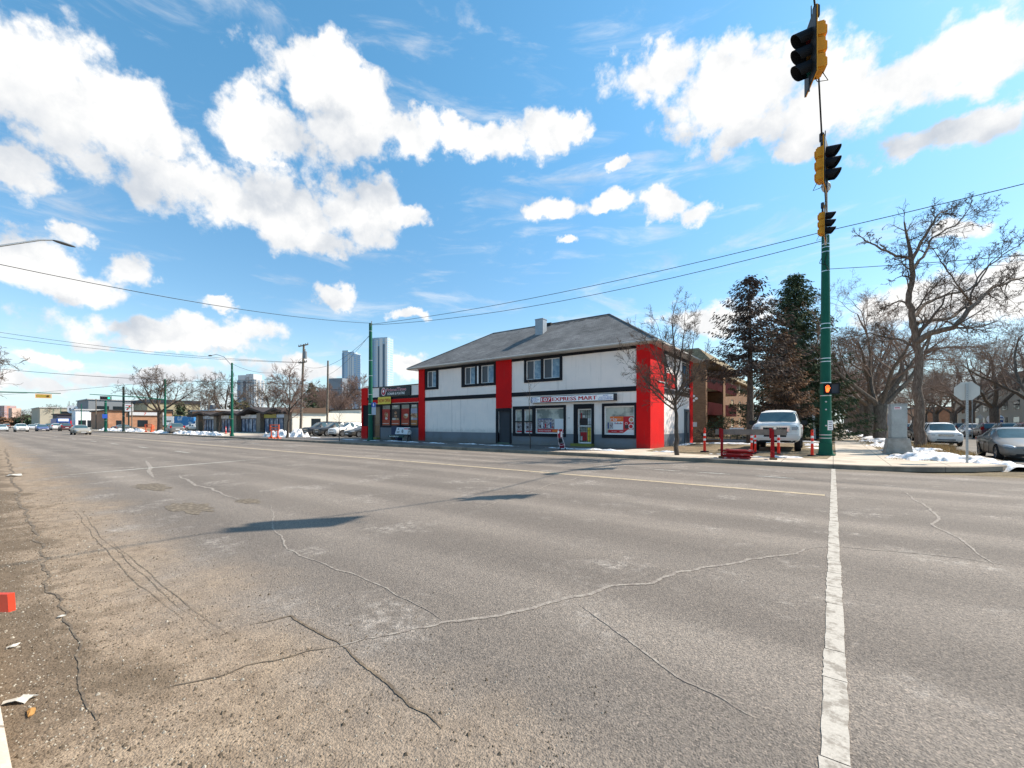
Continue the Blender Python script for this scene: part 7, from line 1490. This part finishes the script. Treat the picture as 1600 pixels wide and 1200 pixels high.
# chain fence strip before apartments
fx = thing('picket_fence', Vector((-7.6, 43.2, .13)), 'low dark rail fence in front of the apartment block', 'fence'); mb = MB(); mb.box(-2.2, 3.6, -.02, .02, .9, .95); mb.box(-2.2, 3.6, -.02, .02, .2, .25); mb.build('rails', black_p, fx)
for k in range(5): mb = MB(); mb.box(-2.2 + k * 1.4, -2.14 + k * 1.4, -.03, .03, 0, 1.0); mb.build('post', black_p, fx)

# ================================================================ PEOPLE
def person(loc, h, pose, cols, label, rz=0, name='person'):
    """skinned figure; pose = dict of joint offsets in units of body height"""
    J = dict(pelvis=(0, 0, .52), chest=(0, 0, .72), neck=(0, 0, .83), head=(0, 0, .885), crown=(0, 0, .96), sl=(.11, 0, .80), el=(.15, 0, .64), hl=(.16, .05, .50), sr=(-.11, 0, .80), er=(-.15, 0, .64), hr=(-.16, .05, .50), ll=(.055, 0, .50), kl=(.06, .0, .27), al=(.06, 0, .045), tl=(.06, .09, .02), lr=(-.055, 0, .50), kr=(-.06, 0, .27), ar=(-.06, 0, .045), tr=(-.06, .09, .02)); J.update(pose)
    E = [('pelvis', 'chest'), ('chest', 'neck'), ('neck', 'head'), ('head', 'crown'), ('neck', 'sl'), ('sl', 'el'), ('el', 'hl'), ('neck', 'sr'), ('sr', 'er'), ('er', 'hr'), ('pelvis', 'll'), ('ll', 'kl'), ('kl', 'al'), ('al', 'tl'), ('pelvis', 'lr'), ('lr', 'kr'), ('kr', 'ar'), ('ar', 'tr')]
    Rd = dict(pelvis=.075, chest=.085, neck=.035, head=.052, crown=.045, sl=.042, el=.030, hl=.022, sr=.042, er=.030, hr=.022, ll=.055, kl=.038, al=.026, tl=.022, lr=.055, kr=.038, ar=.026, tr=.022)
    ks = list(J); me = bpy.data.meshes.new('body'); me.from_pydata([Vector(J[k]) * h for k in ks], [(ks.index(a), ks.index(b)) for a, b in E], []); o = bpy.data.objects.new('tmp', me); COL.objects.link(o); sk = o.modifiers.new('k', 'SKIN'); 
    for i, k in enumerate(ks): v = me.skin_vertices[0].data[i]; v.radius = (Rd[k] * h, Rd[k] * h * (.8 if k in ('pelvis', 'chest') else 1)); v.use_root = k == 'pelvis'
    su = o.modifiers.new('s', 'SUBSURF'); su.levels = su.render_levels = 1; m2 = mesh_eval(o); bpy.data.objects.remove(o); t = thing(name, loc, label, 'person', None, rz)
    for q in cols: m2.materials.append(q)
    hz_ = Vector(J['head']) * h
    for f_ in m2.polygons:
        c_ = f_.center; f_.use_smooth = True; zz_ = c_.z / h; f_.material_index = 1 if zz_ < J['pelvis'][2] + .01 else 0
        if (c_ - hz_).length < .085 * h: f_.material_index = 2
        if zz_ < .04: f_.material_index = 3
        if min((c_ - Vector(J['hl']) * h).length, (c_ - Vector(J['hr']) * h).length) < .035 * h: f_.material_index = 2
    b = bpy.data.objects.new('body', m2); COL.objects.link(b); b.parent = t
    mb = MB(); mb.ell(hz_ + Vector((0, -.012 * h, .035 * h)), (.058 * h, .066 * h, .06 * h)); mb.build('hair', cols[4], t); return t
skin = mat('skin', (.42, .26, .18), .6, var=.05); dkc = mat('dark_cloth', (.015, .016, .022), .9); whc = mat('white_cloth', (.62, .62, .62), .9, var=.25, vscale=9); hairm = mat('dark_hair', (.02, .015, .012), .8)
pp = gp(639.5, 690.5); person(pp, 1.12, dict(kl=(.16, .10, .28), al=(.20, .02, .05), tl=(.24, .10, .02), kr=(-.14, .0, .27), ar=(-.24, -.1, .05), tr=(-.26, -.02, .02), chest=(.03, .03, .71), head=(.02, .06, .88), crown=(.02, .07, .95)), [whc, dkc, skin, dkc, hairm], 'small striding person in white top and dark trousers beside the sidewalk bench', math.pi / 2)
p = dp(1303, 105); person(Vector((1.0, 105, .15)), 1.7, dict(kl=(.06, .05, .28), kr=(-.06, -.04, .27)), [dkc, dkc, skin, dkc, hairm], 'distant person in dark clothing walking on the side street sidewalk', 0)
bpy.context.view_layer.update()
